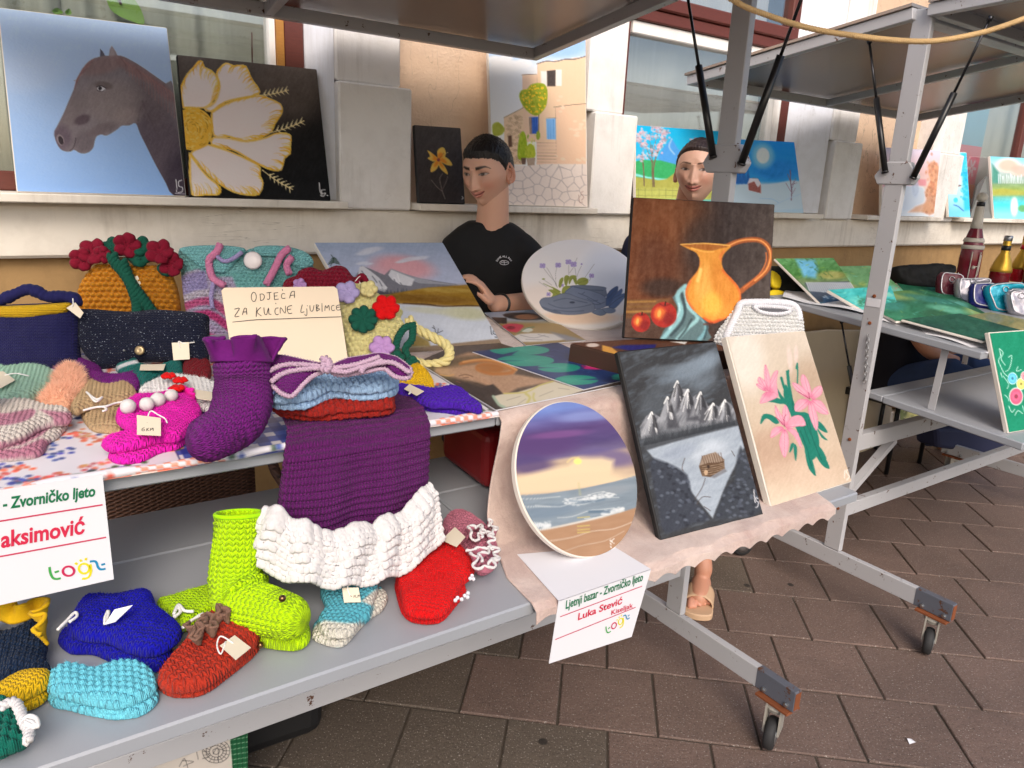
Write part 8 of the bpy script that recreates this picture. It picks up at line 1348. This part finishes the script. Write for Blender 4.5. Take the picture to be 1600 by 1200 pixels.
def headgeo(skin, lips, brow, fem=False, gaze=0., smile=.4, nu=230, nv=190):
    th = np.linspace(0.0015, math.pi-.0015, nv); ph = np.linspace(0, 2*math.pi, nu, endpoint=False); TH, PH = np.meshgrid(th, ph, indexing='ij'); x = np.sin(TH)*np.sin(PH); y = np.sin(TH)*np.cos(PH); z = np.cos(TH)     # y is forward
    # ease the rows so that the face gets most of them
    X = .073*x; Y = .092*y; Z = .108*z; low = np.clip(-Z/.108, 0, 1)
    X = X*(1-.40*low**1.4); X = X*(1+.05*G_(Z-.05, .04)); Y = np.where(Y > 0, Y*(1-.06*low), Y*(1-.42*low**1.2)); Y = np.where(Y < 0, Y*1.06, Y)
    fr = np.clip(y*1.6-.15, 0, 1); fr = fr*fr*(3-2*fr)
    Y = np.where(y > 0, np.minimum(Y, .083+.18*(Y-.083)), Y)     # flatter front
    ax = np.abs(X)
    Y += fr*(.0035*G_(Z-.030, .010)*G_(ax-.022, .022)); Y -= fr*(.0095*G_(ax-.031, .0155)*G_(Z-.011, .0115)); Y += fr*.0042*G_(ax-.031, .0105)*G_(Z-.0095, .0072)
    br = np.clip((.022-Z)/.050, 0, 1)*(Z > -.036)+(Z <= -.036)*np.clip(1-(-.036-Z)/.008, 0, 1); wn = .0062+.0055*br; Y += fr*(.004+.0165*br**1.15)*G_(X, wn)*(Z < .026); Y += fr*.007*G_(ax-.0125, .0055)*G_(Z+.031, .006)
    Y += fr*.004*G_(X, .02)*G_(Z+.052, .014); up_ = Z-smile*.009*np.clip(ax/.024, 0, 1.2)**2
    Y += fr*(.0042*G_(up_+.0480, .0042)+.0048*G_(up_+.0585, .0045))*G_(X, .020); Y -= fr*.0042*G_(up_+.0530, .0018)*(ax < .027); Y -= fr*.002*G_(Z+.067, .005)*G_(X, .018)
    Y += fr*.0075*G_(Z+.086, .014)*G_(X, .022); Y += fr*.004*G_(ax-.038, .016)*G_(Z+.022, .018); X += np.sign(X)*.0035*G_(Z+.005, .022)*G_(Y-.045, .03)
    P = np.stack([X.ravel(), Y.ravel(), Z.ravel()], 1); col = np.tile(np.array(skin, float), (len(P), 1)); X, Y, Z, ax, fr, up_ = (a.ravel() for a in (X, Y, Z, ax, fr, up_))
    def mixc(m, c): nonlocal col; m = np.clip(m, 0, 1)[:, None]; col = col*(1-m)+np.array(c, float)*m
    mixc(.35*fr*G_(ax-.040, .018)*G_(Z+.025, .018), (206, 120, 100)); mixc(.18*fr*G_(X, .012)*G_(Z+.030, .012), (200, 126, 106)); mixc(.25*fr*G_(ax-.031, .018)*G_(Z-.004, .016), (130, 84, 70))
    ml = fr*(ax < .0265)*((np.abs(up_+.0530) < (.0098*np.sqrt(np.clip(1-(ax/.0265)**2, 0, 1)))*1.)); mixc(ml*.7, lips); mixc(fr*(ax < .027)*G_(up_+.0530, .0014)*.9, (96, 48, 44))
    bz = .0292+.0055*np.clip((ax-.012)/.03, 0, 1)-.009*np.clip((ax-.034)/.018, 0, 1)**2; bw = (.0042 if not fem else .0024)*np.clip((.056-ax)/.03, .25, 1); mixc(fr*np.clip(1.5-np.abs(Z-bz)/bw, 0, 1)*((ax > .011) & (ax < .053))*(.92 if not fem else .8), brow)
    ex = ax-.031; a = ex/.0152; open_ = .0050*(1-a*a); ctr = .0103+.0012*ex/.0152; eye = (np.abs(a) < 1) & (Z-ctr < open_) & (Z-ctr > -open_*.72) & (fr > .3); mixc(eye*1., (180, 168, 162))
    gx = np.where(X > 0, 1, -1)*0+gaze; ir = np.hypot(X-np.sign(X)*.031-gx*.0052, (Z-ctr-.0004)) ; mixc(eye*np.clip(1.6-ir/.0052, 0, 1), (52, 34, 26)); mixc(eye*np.clip(1.5-ir/.0020, 0, 1), (10, 8, 8)); mixc(eye*np.clip(1.4-np.hypot(X-np.sign(X)*.031-gx*.0052-.0016, Z-ctr-.002)/.0009, 0, 1)*.8, (230, 230, 235))
    lid = (np.abs(a) < 1.08) & (fr > .3); mixc(lid*np.clip(1.3-np.abs(Z-ctr-open_-.0004)/.0011, 0, 1)*.95, (34, 22, 20)); mixc(lid*np.clip(1-np.abs(Z-ctr+open_*.72)/.0010, 0, 1)*.45, (90, 56, 48)); mixc(lid*np.clip(1-np.abs(Z-ctr-open_-.0042)/.0009, 0, 1)*.4, (120, 80, 66))
    nos = fr*G_(ax-.0085, .0032)*G_(Z+.0375, .0026)*.8; mixc(nos*.6, (110, 64, 54))
    F = [(i*nu+k, (i+1)*nu+k, (i+1)*nu+(k+1) % nu, i*nu+(k+1) % nu) for i in range(nv-1) for k in range(nu)]; F += [tuple(range(nu)), tuple((nv-1)*nu+k for k in range(nu))[::-1]]
    return P, F, col
def ear(side):                               # shell of an ear, head coordinates
    q = MB(); A = np.linspace(0, 2*math.pi, 40); rim = [(side*(.0735+.013*max(0, math.cos(a+.6))), -.008-.013*math.cos(a)-.004*math.sin(a), -.004+.030*math.sin(a)*(1 if math.sin(a) > 0 else .92)) for a in A[:-1]]
    q.tube(rim, [.0042+.0012*math.sin(a) for a in A[:-1]], 8, closed=True); c = (side*.0745, -.006, -.004); n0 = len(rim); V = [c]+[tuple(np.array(p)*.96+np.array(c)*.04) for p in rim]; q.add(V, [(0, i+1, (i+1) % n0+1) for i in range(n0)])
    q.tube([(side*.080, -.004, .012), (side*.082, -.013, .004), (side*.081, -.014, -.010), (side*.077, -.006, -.018)], .0032, 7); q.sph((side*.0755, .003, -.006), .0048, 8, 6); q.sph((side*.0765, .001, -.030), .0065, 10, 8); return q
def frame(c, fwd, up, s=1.):
    fwd = np.asarray(fwd, float); fwd /= np.linalg.norm(fwd); up = np.asarray(up, float); up = up-fwd*(up @ fwd); up /= np.linalg.norm(up); x = np.cross(fwd, up); M = np.stack([x, fwd, up], 1); return lambda P: np.asarray(c)+s*(np.asarray(P) @ M.T)
def join(parts):                             # [(V, F, col)] -> one mesh
    V, F, Cc, b = [], [], [], 0
    for v, f, c in parts: V.append(np.asarray(v, float)); F += [tuple(i+b for i in t) for t in f]; Cc.append(np.broadcast_to(np.asarray(c, float), (len(v), 3))); b += len(v)
    return np.vstack(V), F, np.vstack(Cc)
def hairshell(P, F, fn, off, T, par, mat, name='hair'):
    m = fn(P); d = np.clip(m, 0, 1); c = np.array([0, -.01, .01]); N_ = (P-c)/np.linalg.norm(P-c, axis=1)[:, None]; nz = 1+.16*vnoise(P[:, 0]*420, P[:, 1]*380+P[:, 2]*300, 5)
    V = P+N_*(off*d**.85*nz)[:, None]; F2 = [f for f in F if len(f) == 4 and max(d[i] for i in f) > 0]; used = sorted({i for f in F2 for i in f}); mp = {v: i for i, v in enumerate(used)}
    return mesh(name, T(V[used]), [tuple(mp[i] for i in f) for f in F2], mat, par, smooth=True)
def strands(par, o, n, L, mat, comb=(0, 0, 0), w_=.0004):
    me = o.data; V = np.empty(len(me.vertices)*3); me.vertices.foreach_get('co', V); V = V.reshape(-1, 3); Nn = np.empty(len(V)*3); me.vertices.foreach_get('normal', Nn); Nn = Nn.reshape(-1, 3); i = RNG.integers(0, len(V), n)
    d = Nn[i]*.8+np.asarray(comb)+RNG.normal(0, .3, (n, 3)); d /= np.linalg.norm(d, axis=1)[:, None]; s = np.cross(d, RNG.normal(0, 1, (n, 3))); s /= np.linalg.norm(s, axis=1)[:, None]; b = V[i]+RNG.normal(0, .0012, (n, 3)); q = mesh('hair_strands', np.stack([b-s*w_, b+s*w_, b+d*(L*RNG.uniform(.6, 1.2, n))[:, None]], 1).reshape(-1, 3), np.arange(n*3).reshape(-1, 3), mat, par); q['kind'] = 'stuff'
def hand(q, wrist, dirv, palm_n, side=1, s=1., curl=.35, spread=.1, thumb_up=.9):
    d = np.asarray(dirv, float); d /= np.linalg.norm(d); n = np.asarray(palm_n, float); n = n-d*(n @ d); n /= np.linalg.norm(n); x = np.cross(d, n)*side
    W = np.asarray(wrist, float); pc = W+d*.045*s; 
    torso_pts = [(W, .024, .018), (W+d*.02*s, .030, .0175), (W+d*.055*s, .038, .014), (W+d*.085*s, .037, .012)]; V = []; nn = 18
    for c, a, b in torso_pts:
        for k in range(nn): t = 2*math.pi*k/nn; V.append(c+x*a*s*math.cos(t)+n*b*s*math.sin(t))
    q.add(V, [(i*nn+k, i*nn+(k+1) % nn, (i+1)*nn+(k+1) % nn, (i+1)*nn+k) for i in range(3) for k in range(nn)]+[tuple(range(nn))[::-1], tuple(3*nn+k for k in range(nn))])
    for i, (L, r) in enumerate(((.068, .0088), (.078, .0092), (.073, .0088), (.057, .0078))):
        b0 = W+d*.078*s+x*(.027-.018*i)*s; P = [b0]; a = curl*.5; dd = d+x*spread*(1.2-i)*.25
        for f in (.45, .32, .23): v = dd*math.cos(a)+n*math.sin(a); v /= np.linalg.norm(v); P.append(P[-1]+v*L*f*s); a += curl
        limb(q, P, [r*s, r*.95*s, r*.85*s, r*.7*s], 10)
    b0 = W+d*.028*s+x*.022*s; v1 = (x*.75+d*.55+n*.25); v1 /= np.linalg.norm(v1); v2 = (x*.3+d*.95*thumb_up+n*.2); v2 /= np.linalg.norm(v2); limb(q, [b0, b0+v1*.032*s, b0+v1*.032*s+v2*.030*s, b0+v1*.034*s+v2*.054*s], [.0135*s, .0108*s, .0098*s, .0075*s], 10)
SK = (226, 176, 150)
def bhair(P):
    X, Y, Z = P.T; line = np.interp(Y, [-.10, -.05, -.022, -.010, .012, .03, .048, .062, .09], [-.060, -.052, -.030, .022, .010, .042, .052, .058, .063]); return np.clip((Z-line+.003*vnoise(X*300, Y*300, 4))/.016, 0, 1)*np.interp(Z, [-.05, .01, .04, .08], [.28, .30, .55, 1.1]).clip(0, 1)
# ---- boy
hc = onY((763, 270), 2.09); fw_ = np.array([-.90, -.42, -.24]); toc = CO-hc; toc[2] = 0; toc /= np.linalg.norm(toc)
t = thing('person', 'boy with short black hair in a black t-shirt behind the table looking aside', 'person', (1.33, 2.08, 0)); T = frame(hc, fw_, (-.03, .02, 1), 1.0)
P, F, col = headgeo((230, 182, 158), (202, 122, 112), (30, 22, 20), gaze=.25, smile=1.); hm = np.clip(bhair(P)*5, 0, 1)[:, None]*.92; col = col*(1-hm)+np.array([30, 24, 22.])*hm; parts = [(T(P), F, col)]
for s in (-1, 1): e = ear(s); parts.append((T(np.array(e.V)), e.F, (214, 156, 132)))
q = MB(); nb = np.array([1.335, 2.12, 1.22]); limb(q, [hc+CR*.026+np.array([.0, .02, -.05]), hc+CR*.030+np.array([.0, .02, -.11]), nb+CR*.02+np.array([0, 0, .02]), nb+CR*.02-np.array([0, 0, .06])], [.054, .052, .060, .08], 20)
shL, shR = onY((818, 390), 2.05), onY((722, 396), 2.16); ang = math.atan2(shL[1]-shR[1], shL[0]-shR[0]); cm = (shL+shR)/2; tc = lambda z_, d=0.: (cm[0], cm[1]+.02+d, z_)
torso(q, [(tc(.80), .14, .09, ang), (tc(1.0), .14, .09, ang), (tc(1.20), .155, .085, ang), (tc(1.265), .10, .065, ang)])
el = onY((850, 474), 1.99); wr = onY((774, 475), 1.82); fa = wr-el
limb(q, [shL, (shL+el)/2+np.array([.02, .01, 0]), el], [.048, .044, .040]); limb(q, [el, el+fa*.45, wr], [.040, .036, .0255])
hd = onY((748, 424), 1.83)-wr; hand(q, wr+fa/np.linalg.norm(fa)*.01, hd+fa*.10, -toc*.3+np.array([-1, 0, 0]), side=1, s=.92, curl=.35, thumb_up=1.1)
el2 = np.array([shR[0]-.06, shR[1]+.02, 1.05]); wr2 = el2+np.array([.02, -.2, -.08]); limb(q, [shR, el2, wr2], [.047, .040, .026]); hand(q, wr2, (.2, -1, -.1), (0, 0, -1), -1, .9)
for s_, sx in ((-1, -.08), (1, .08)):
    hp = np.array([cm[0]+sx, cm[1]+.02, .82]); limb(q, [hp, hp+np.array([0, -.01, -.38]), hp+np.array([0, .02, -.74])], [.078, .056, .04]); limb(q, [hp+np.array([0, .02, -.77]), hp+np.array([0, -.12, -.785])], [.034, .03])
V2, F2 = remeshed('b', q, M_skin, None, .0055, 4); parts.append((V2, F2, SK)); V, F_, cc = join(parts); mesh('body', V, F_, M_skin, t, col=np.clip(lin(cc)*.95, 0, .8), smooth=True)
strands(t, hairshell(P, F, bhair, .0095, T, t, M_hair), 14000, .0075, M_hair, (-.1, 0, .25))
q = MB(); torso(q, [(tc(.86), .158, .108, ang), (tc(1.0), .155, .105, ang), (tc(1.14), .172, .106, ang), (tc(1.235), .160, .09, ang), (tc(1.277), .112, .078, ang), (tc(1.300), .076, .070, ang)])
limb(q, [shL-np.array([.02, 0, -.0]), shL+(el-shL)*.25+np.array([.01, .0, 0]), shL+(el-shL)*.62], [.062, .062, .064]); limb(q, [shR+np.array([.02, 0, 0]), shR+(el2-shR)*.5], [.062, .062])
V2, F2 = remeshed('s', q, M_skin, None, .0065, 8); V2 = V2+.0055*np.stack([fbm(V2[:, 0]*18, V2[:, 2]*14+V2[:, 1]*9, 4)]*3, 1)*np.array([.6, 1, .2]); M_tee = flat('black_cotton', (17, 17, 19), .85, bump=.3)
mesh('t_shirt', V2, F2, M_tee, t, smooth=True)
q = MB(); torso(q, [(tc(.52), .15, .11, ang), (tc(.84), .145, .095, ang), (tc(.87), .145, .098, ang)]); V2, F2 = remeshed('s', q, M_skin, None, .012, 4); mesh('shorts', V2, F2, flat('dark_denim', (34, 38, 56), .9), t, smooth=True)
q = MB(); bp = wr-fa/np.linalg.norm(fa)*.035; q.lathe([(.0305, -.004), (.033, -.002), (.033, .002), (.0305, .004)], bp, fa, 24); q.build('wristband', M_black, t, True)
ct = onY((788, 405), 1.93); fn = np.array([math.sin(ang), -math.cos(ang), 0]); cs = np.array([math.cos(ang), math.sin(ang), 0])
def onshirt(a, b): return cs*a+np.array([0, 0, b])
# the print is laid on the shirt surface
from mathutils.bvhtree import BVHTree
tee = [o for o in t.children if o.name.startswith('t_shirt')][0]; bvh = BVHTree.FromPolygons([v.co[:] for v in tee.data.vertices], [p.vertices[:] for p in tee.data.polygons])
def hit(px):
    r = Vector(ray(*px)).normalized(); h = bvh.ray_cast(Vector(CO), r); return (np.array(h[0])-np.array(r)*.0015) if h[0] else onY(px, 1.95)
zT = Z_(600, 180, 4); circ3 = lambda cx, cy, rx, ry, a0=0, a1=6.283: [(cx+rx*math.cos(a), cy+ry*math.sin(a)) for a in np.linspace(a0, a1, 22)]
Sp = [circ3(752, 922, 28, 13), [(730, 922), (774, 921)], [(752, 911), (752, 934)], [(730, 912), (740, 908), (748, 914)]]
for k, ch in enumerate('GAMEALLDAY'):
    a = math.radians(200+k*14.3+(6 if k > 3 else 0)+(6 if k > 6 else 0)); cx, cy = 750+46*math.cos(a), 922+40*math.sin(a); tx, ty = -math.sin(a), math.cos(a)
    gl = {'G': [[(1, -1), (-1, -1), (-1, 1), (1, 1), (1, 0)]], 'A': [[(-1, 1), (0, -1), (1, 1)], [(-.5, .3), (.5, .3)]], 'M': [[(-1, 1), (-1, -1), (0, .3), (1, -1), (1, 1)]], 'E': [[(1, -1), (-1, -1), (-1, 1), (1, 1)], [(-1, 0), (.6, 0)]], 'L': [[(-1, -1), (-1, 1), (1, 1)]], 'D': [[(-1, -1), (.6, -.6), (.6, .6), (-1, 1), (-1, -1)]], 'Y': [[(-1, -1), (0, 0), (1, -1)], [(0, 0), (0, 1)]]}[ch]
    for s in gl: Sp.append([(cx+3.6*(p*tx)-5*(q_*(-math.cos(a))), cy+3.6*(p*ty)-5*(q_*(-math.sin(a)))) if 0 else (cx+3.6*p*tx-5*q_*math.cos(a), cy+3.6*p*ty-5*q_*math.sin(a)) for p, q_ in s])
ribbons(t, [[hit(zT(*p)) for p in s] for s in Sp], .0016, M_paper, toc, 'shirt_print', sm=0)
# ---- woman behind the jug canvas
hc = onY((1091, 270), 1.80); t = thing('person', 'woman with dark tied back hair smiling behind the first stall post', 'person', (hc[0], 1.84, 0)); toc2 = CO-hc; toc2[2] = 0; toc2 /= np.linalg.norm(toc2); fw2 = toc2*1.0+np.array([-CR[0], -CR[1], 0])*.20+np.array([0, 0, -.03])
T = frame(hc, fw2, (0, 0, 1), .97); P, F, col = headgeo((228, 184, 162), (196, 108, 104), (58, 38, 30), fem=True, gaze=-.35, smile=.9); parts = [(T(P), F, col)]
for s in (-1, 1): e = ear(s); parts.append((T(np.array(e.V)), e.F, (214, 156, 132)))
# slightly open smile
q = MB(); B_ = np.array([hc[0]+.02, 1.86, 0]); limb(q, [hc+np.array([0, .02, -.05]), hc+np.array([0, .04, -.15]), B_+np.array([0, 0, 1.26])], [.046, .043, .07], 18); a2 = math.atan2(CR[1], CR[0])
torso(q, [((B_[0], B_[1], .80), .155, .10, a2), ((B_[0], B_[1], 1.0), .125, .085, a2), ((B_[0], B_[1], 1.18), .155, .09, a2), ((B_[0], B_[1], 1.27), .11, .07, a2)])
for s in (-1, 1):
    sh = B_+np.array([math.cos(a2)*.155*s, math.sin(a2)*.155*s, 1.23]); e = sh+np.array([.02*s, .03, -.26]); w_ = e+np.array([-.03*s, -.10, -.22]); limb(q, [sh, e, w_], [.046, .038, .024]); hand(q, w_, (0, -.3, -1), (0, 1, 0), s, .88)
ft = onZ((1108, 950), .0); ank = ft+np.array([.035, .075, .095]); kn = ank+np.array([.04, .10, .36]); hip = np.array([B_[0]+.03, B_[1]+.02, .82]); limb(q, [hip, kn+np.array([0, -.02, .02]), kn-np.array([0, -.01, .14]), ank+np.array([0, .004, .04]), ank], [.088, .056, .052, .032, .031])
hp2 = hip+np.array([.12, .05, 0]); an2 = np.array([2.12, 2.0, .08]); limb(q, [hp2, hp2*.5+an2*.5+np.array([0, -.02, 0]), an2+np.array([0, 0, .1]), an2], [.088, .055, .034, .03]); limb(q, [an2-np.array([0, 0, .045]), an2+np.array([-.06, -.12, -.052])], [.03, .026])
# the front foot, toes towards the camera
fd = CO-ft; fd[2] = 0; fd /= np.linalg.norm(fd); fs = np.cross(fd, (0, 0, 1)); heel = ank-fd*.03-np.array([0, 0, .06]); limb(q, [heel, ank+fd*.02-np.array([0, 0, .035]), ank+fd*.09-np.array([0, 0, .052])], [.028, .036, .034])
tb = ank+fd*.10; tb[2] = .036
V2, F2 = remeshed('w', q, M_skin, None, .0065, 4); q = MB()
for i, (L, r) in enumerate(((.046, .0125), (.042, .0098), (.037, .0092), (.031, .0088), (.025, .0085))): b0 = tb+fs*(.026-.0155*i)*(1)+fd*(-.006-.006*i*(i > 1)); limb(q, [b0, b0+fd*L*.6+np.array([0, 0, .004]), b0+fd*L-np.array([0, 0, .004])], [r, r*1.02, r*.85], 10)
V3, F3 = remeshed('t', q, M_skin, None, .0035, 2); parts += [(V2, F2, (206, 150, 124)), (V3, F3, (212, 152, 128))]; V, F_, cc = join(parts); mesh('body', V, F_, M_skin, t, col=np.clip(lin(cc)*.95, 0, .8), smooth=True)
def whair(P):
    X, Y, Z = P.T; line = np.interp(Y, [-.10, -.03, -.008, .01, .035, .055, .075, .09], [-.06, -.05, .010, .034, .056, .068, .076, .080]); return np.clip((Z-line)/.008, 0, 1)
strands(t, hairshell(P, F, whair, .008, T, t, flat('dark_brown_hair', (44, 28, 26), .4, var=.4, bump=.8)), 9000, .010, flat('dark_brown_hair', (44, 28, 26)), (.5, .9, 0)); q = MB(); q.sph(T((0, -.105, .03)), .04, 16, 12); q.build('hair_bun', flat('dark_brown_hair', (44, 28, 26)), t, True)
q = MB(); torso(q, [((B_[0], B_[1], .72), .165, .115, a2), ((B_[0], B_[1], 1.0), .140, .10, a2), ((B_[0], B_[1], 1.18), .165, .102, a2), ((B_[0], B_[1], 1.262), .12, .08, a2)])
for s in (-1, 1): sh = B_+np.array([math.cos(a2)*.155*s, math.sin(a2)*.155*s, 1.23]); limb(q, [sh, sh+np.array([.012*s, .02, -.13])], [.055, .052])
V2, F2 = remeshed('s', q, M_skin, None, .009, 6); mesh('top', V2, F2, flat('dark_blue_cotton', (40, 46, 74), .9, bump=.3), t, smooth=True)
q = MB(); torso(q, [((B_[0], B_[1], .55), .18, .13, a2), ((B_[0], B_[1], .80), .17, .118, a2)]); V2, F2 = remeshed('s', q, M_skin, None, .012, 4); mesh('shorts', V2, F2, flat('black_shorts', (26, 26, 30), .9), t, smooth=True)
# sandal: sole and broad strap
M_sand = flat('beige_rubber', (204, 170, 138), .6, var=.04); oc = ank+fd*.045; out = []
for a_, w_ in ((-.12, .0), (-.115, .022), (-.08, .033), (-.02, .034), (.04, .040), (.09, .046), (.125, .038), (.140, .0)): out.append((a_, w_))
ol = [oc+fd*a_*.95+fs*w_*1.15 for a_, w_ in out]+[oc+fd*a_*.95-fs*w_*1.15 for a_, w_ in out[::-1][1:-1]]; ol = cr([np.array([p[0], p[1], .0015]) for p in ol], 5, True); q = MB(); q.prism(ol, (0, 0, .024)); q.build('sandal_sole', M_sand, t, bevel=.004)
na, nb_ = 24, 8; V = []
for j in range(nb_):
    f = j/(nb_-1); base_ = oc+fd*(-.005+.075*f); hh = .064-.020*f; ww = .052
    for i in range(na): a = math.pi*i/(na-1); V.append((base_[0]+fs[0]*ww*math.cos(a), base_[1]+fs[1]*ww*math.cos(a), .020+hh*math.sin(a)**.8))
o = mesh('sandal_strap', V, [(j*na+i, j*na+i+1, (j+1)*na+i+1, (j+1)*na+i) for j in range(nb_-1) for i in range(na-1)], M_sand, t, smooth=True); md = o.modifiers.new('thick', 'SOLIDIFY'); md.thickness = .005; md.offset = 1
# ---- seated person behind the second stall
t = thing('person', 'person in dark clothes and jeans sitting behind the far stall with one bare arm resting', 'person', (3.6, 2.05, 0)); q = MB(); S0 = onY((1420, 560), 1.98)
sh = onY((1422, 500), 1.95); el = onY((1452, 548), 1.85); wr = onY((1512, 571), 1.74); limb(q, [sh, el, wr], [.046, .040, .027]); hand(q, wr, wr-el, (0, 0, -1), 1, .9, .5)
sh2 = sh+np.array([.32, .05, 0]); el3 = sh2+np.array([.02, -.12, -.2]); limb(q, [sh, sh*.5+sh2*.5+np.array([0, .05, -.02]), sh2], [.046, .08, .046]); limb(q, [sh2, el3, el3+np.array([-.1, -.16, .02])], [.045, .038, .026]); hd_ = sh+np.array([.17, .02, .17]); limb(q, [hd_, hd_-np.array([0, -.02, .12])], [.05, .055])
for fx in (1472, 1535): f0 = onZ((fx, 700), .02); limb(q, [f0+np.array([.02, -.10, .0]), f0+np.array([.05, .04, .03]), f0+np.array([.06, .05, .4]), sh*.6+sh2*.4+np.array([0, .05, -.45]), sh*.5+sh2*.5+np.array([0, .05, -.05])], [.028, .034, .045, .06, .06])
V2, F2 = remeshed('b', q, M_skin, None, .008, 4); P, F, col = headgeo((206, 150, 122), (176, 96, 90), (30, 22, 20), nu=60, nv=50); T = frame(hd_, (-.5, -.8, -.3), (0, 0, 1), .95); V, F_, cc = join([(V2, F2, (200, 146, 118)), (T(P), F, col)]); mesh('body', V, F_, M_skin, t, col=np.clip(lin(cc)*.95, 0, .8), smooth=True)
hairshell(P, F, whair, .014, T, t, M_hair)
q = MB(); c0 = sh+np.array([.16, .06, 0]); torso(q, [((c0[0], c0[1]+.03, .42), .19, .14, 0), ((c0[0], c0[1]+.02, .7), .17, .12, 0), ((c0[0], c0[1], sh[2]-.02), .19, .11, 0), ((c0[0], c0[1], sh[2]+.05), .10, .08, 0)]); limb(q, [sh, sh+(el-sh)*.35], [.06, .056]); limb(q, [sh2, sh2+(el3-sh2)*.5], [.06, .056]); V2, F2 = remeshed('s', q, M_skin, None, .01, 5); mesh('t_shirt', V2, F2, flat('black_navy_cotton', (18, 20, 34), .9), t, smooth=True)
q = MB(); h0 = np.array([c0[0]-.08, c0[1], .47]); k0 = onY((1500, 590), 1.66); limb(q, [h0, k0, onZ((1480, 690), .12)+np.array([0, .1, 0])], [.095, .08, .06]); h1 = h0+np.array([.18, 0, 0]); k1 = k0+np.array([.26, .02, 0]); limb(q, [h1, k1, onZ((1545, 690), .12)+np.array([0, .1, 0])], [.095, .08, .06]); V2, F2 = remeshed('s', q, M_skin, None, .01, 5); mesh('jeans', V2, F2, flat('blue_jeans', (44, 66, 110), .9, var=.35, bump=.4), t, smooth=True)
q = MB(); q.span((c0[0]-.2, c0[1]-.12, .38), (c0[0]+.2, c0[1]+.2, .42)); t = q.build('stool', M_black); tag(t, 'low dark stool under the seated person behind the far stall', 'stool'); t['kind'] = 'thing'
for sx in (-.17, .17):
    for sy in (-.09, .17): q = MB(); q.tube([(c0[0]+sx, c0[1]+sy, 0), (c0[0]+sx, c0[1]+sy, .385)], .012, 8); q.build('leg', M_black, t, True)
pn = onY((1520, 690), 1.75); q = MB(); P_ = [onY(p, 1.70) for p in ((1464, 668), (1585, 676), (1580, 706), (1545, 712), (1466, 700))]; q.prism(P_, (0, .12, 0)); t = q.build('navy_bag', flat('navy_bag', (22, 28, 60), .8, bump=.4)); bev(t, .02, 2); tag(t, 'navy cloth bag on the ground by the seated person', 'bag')
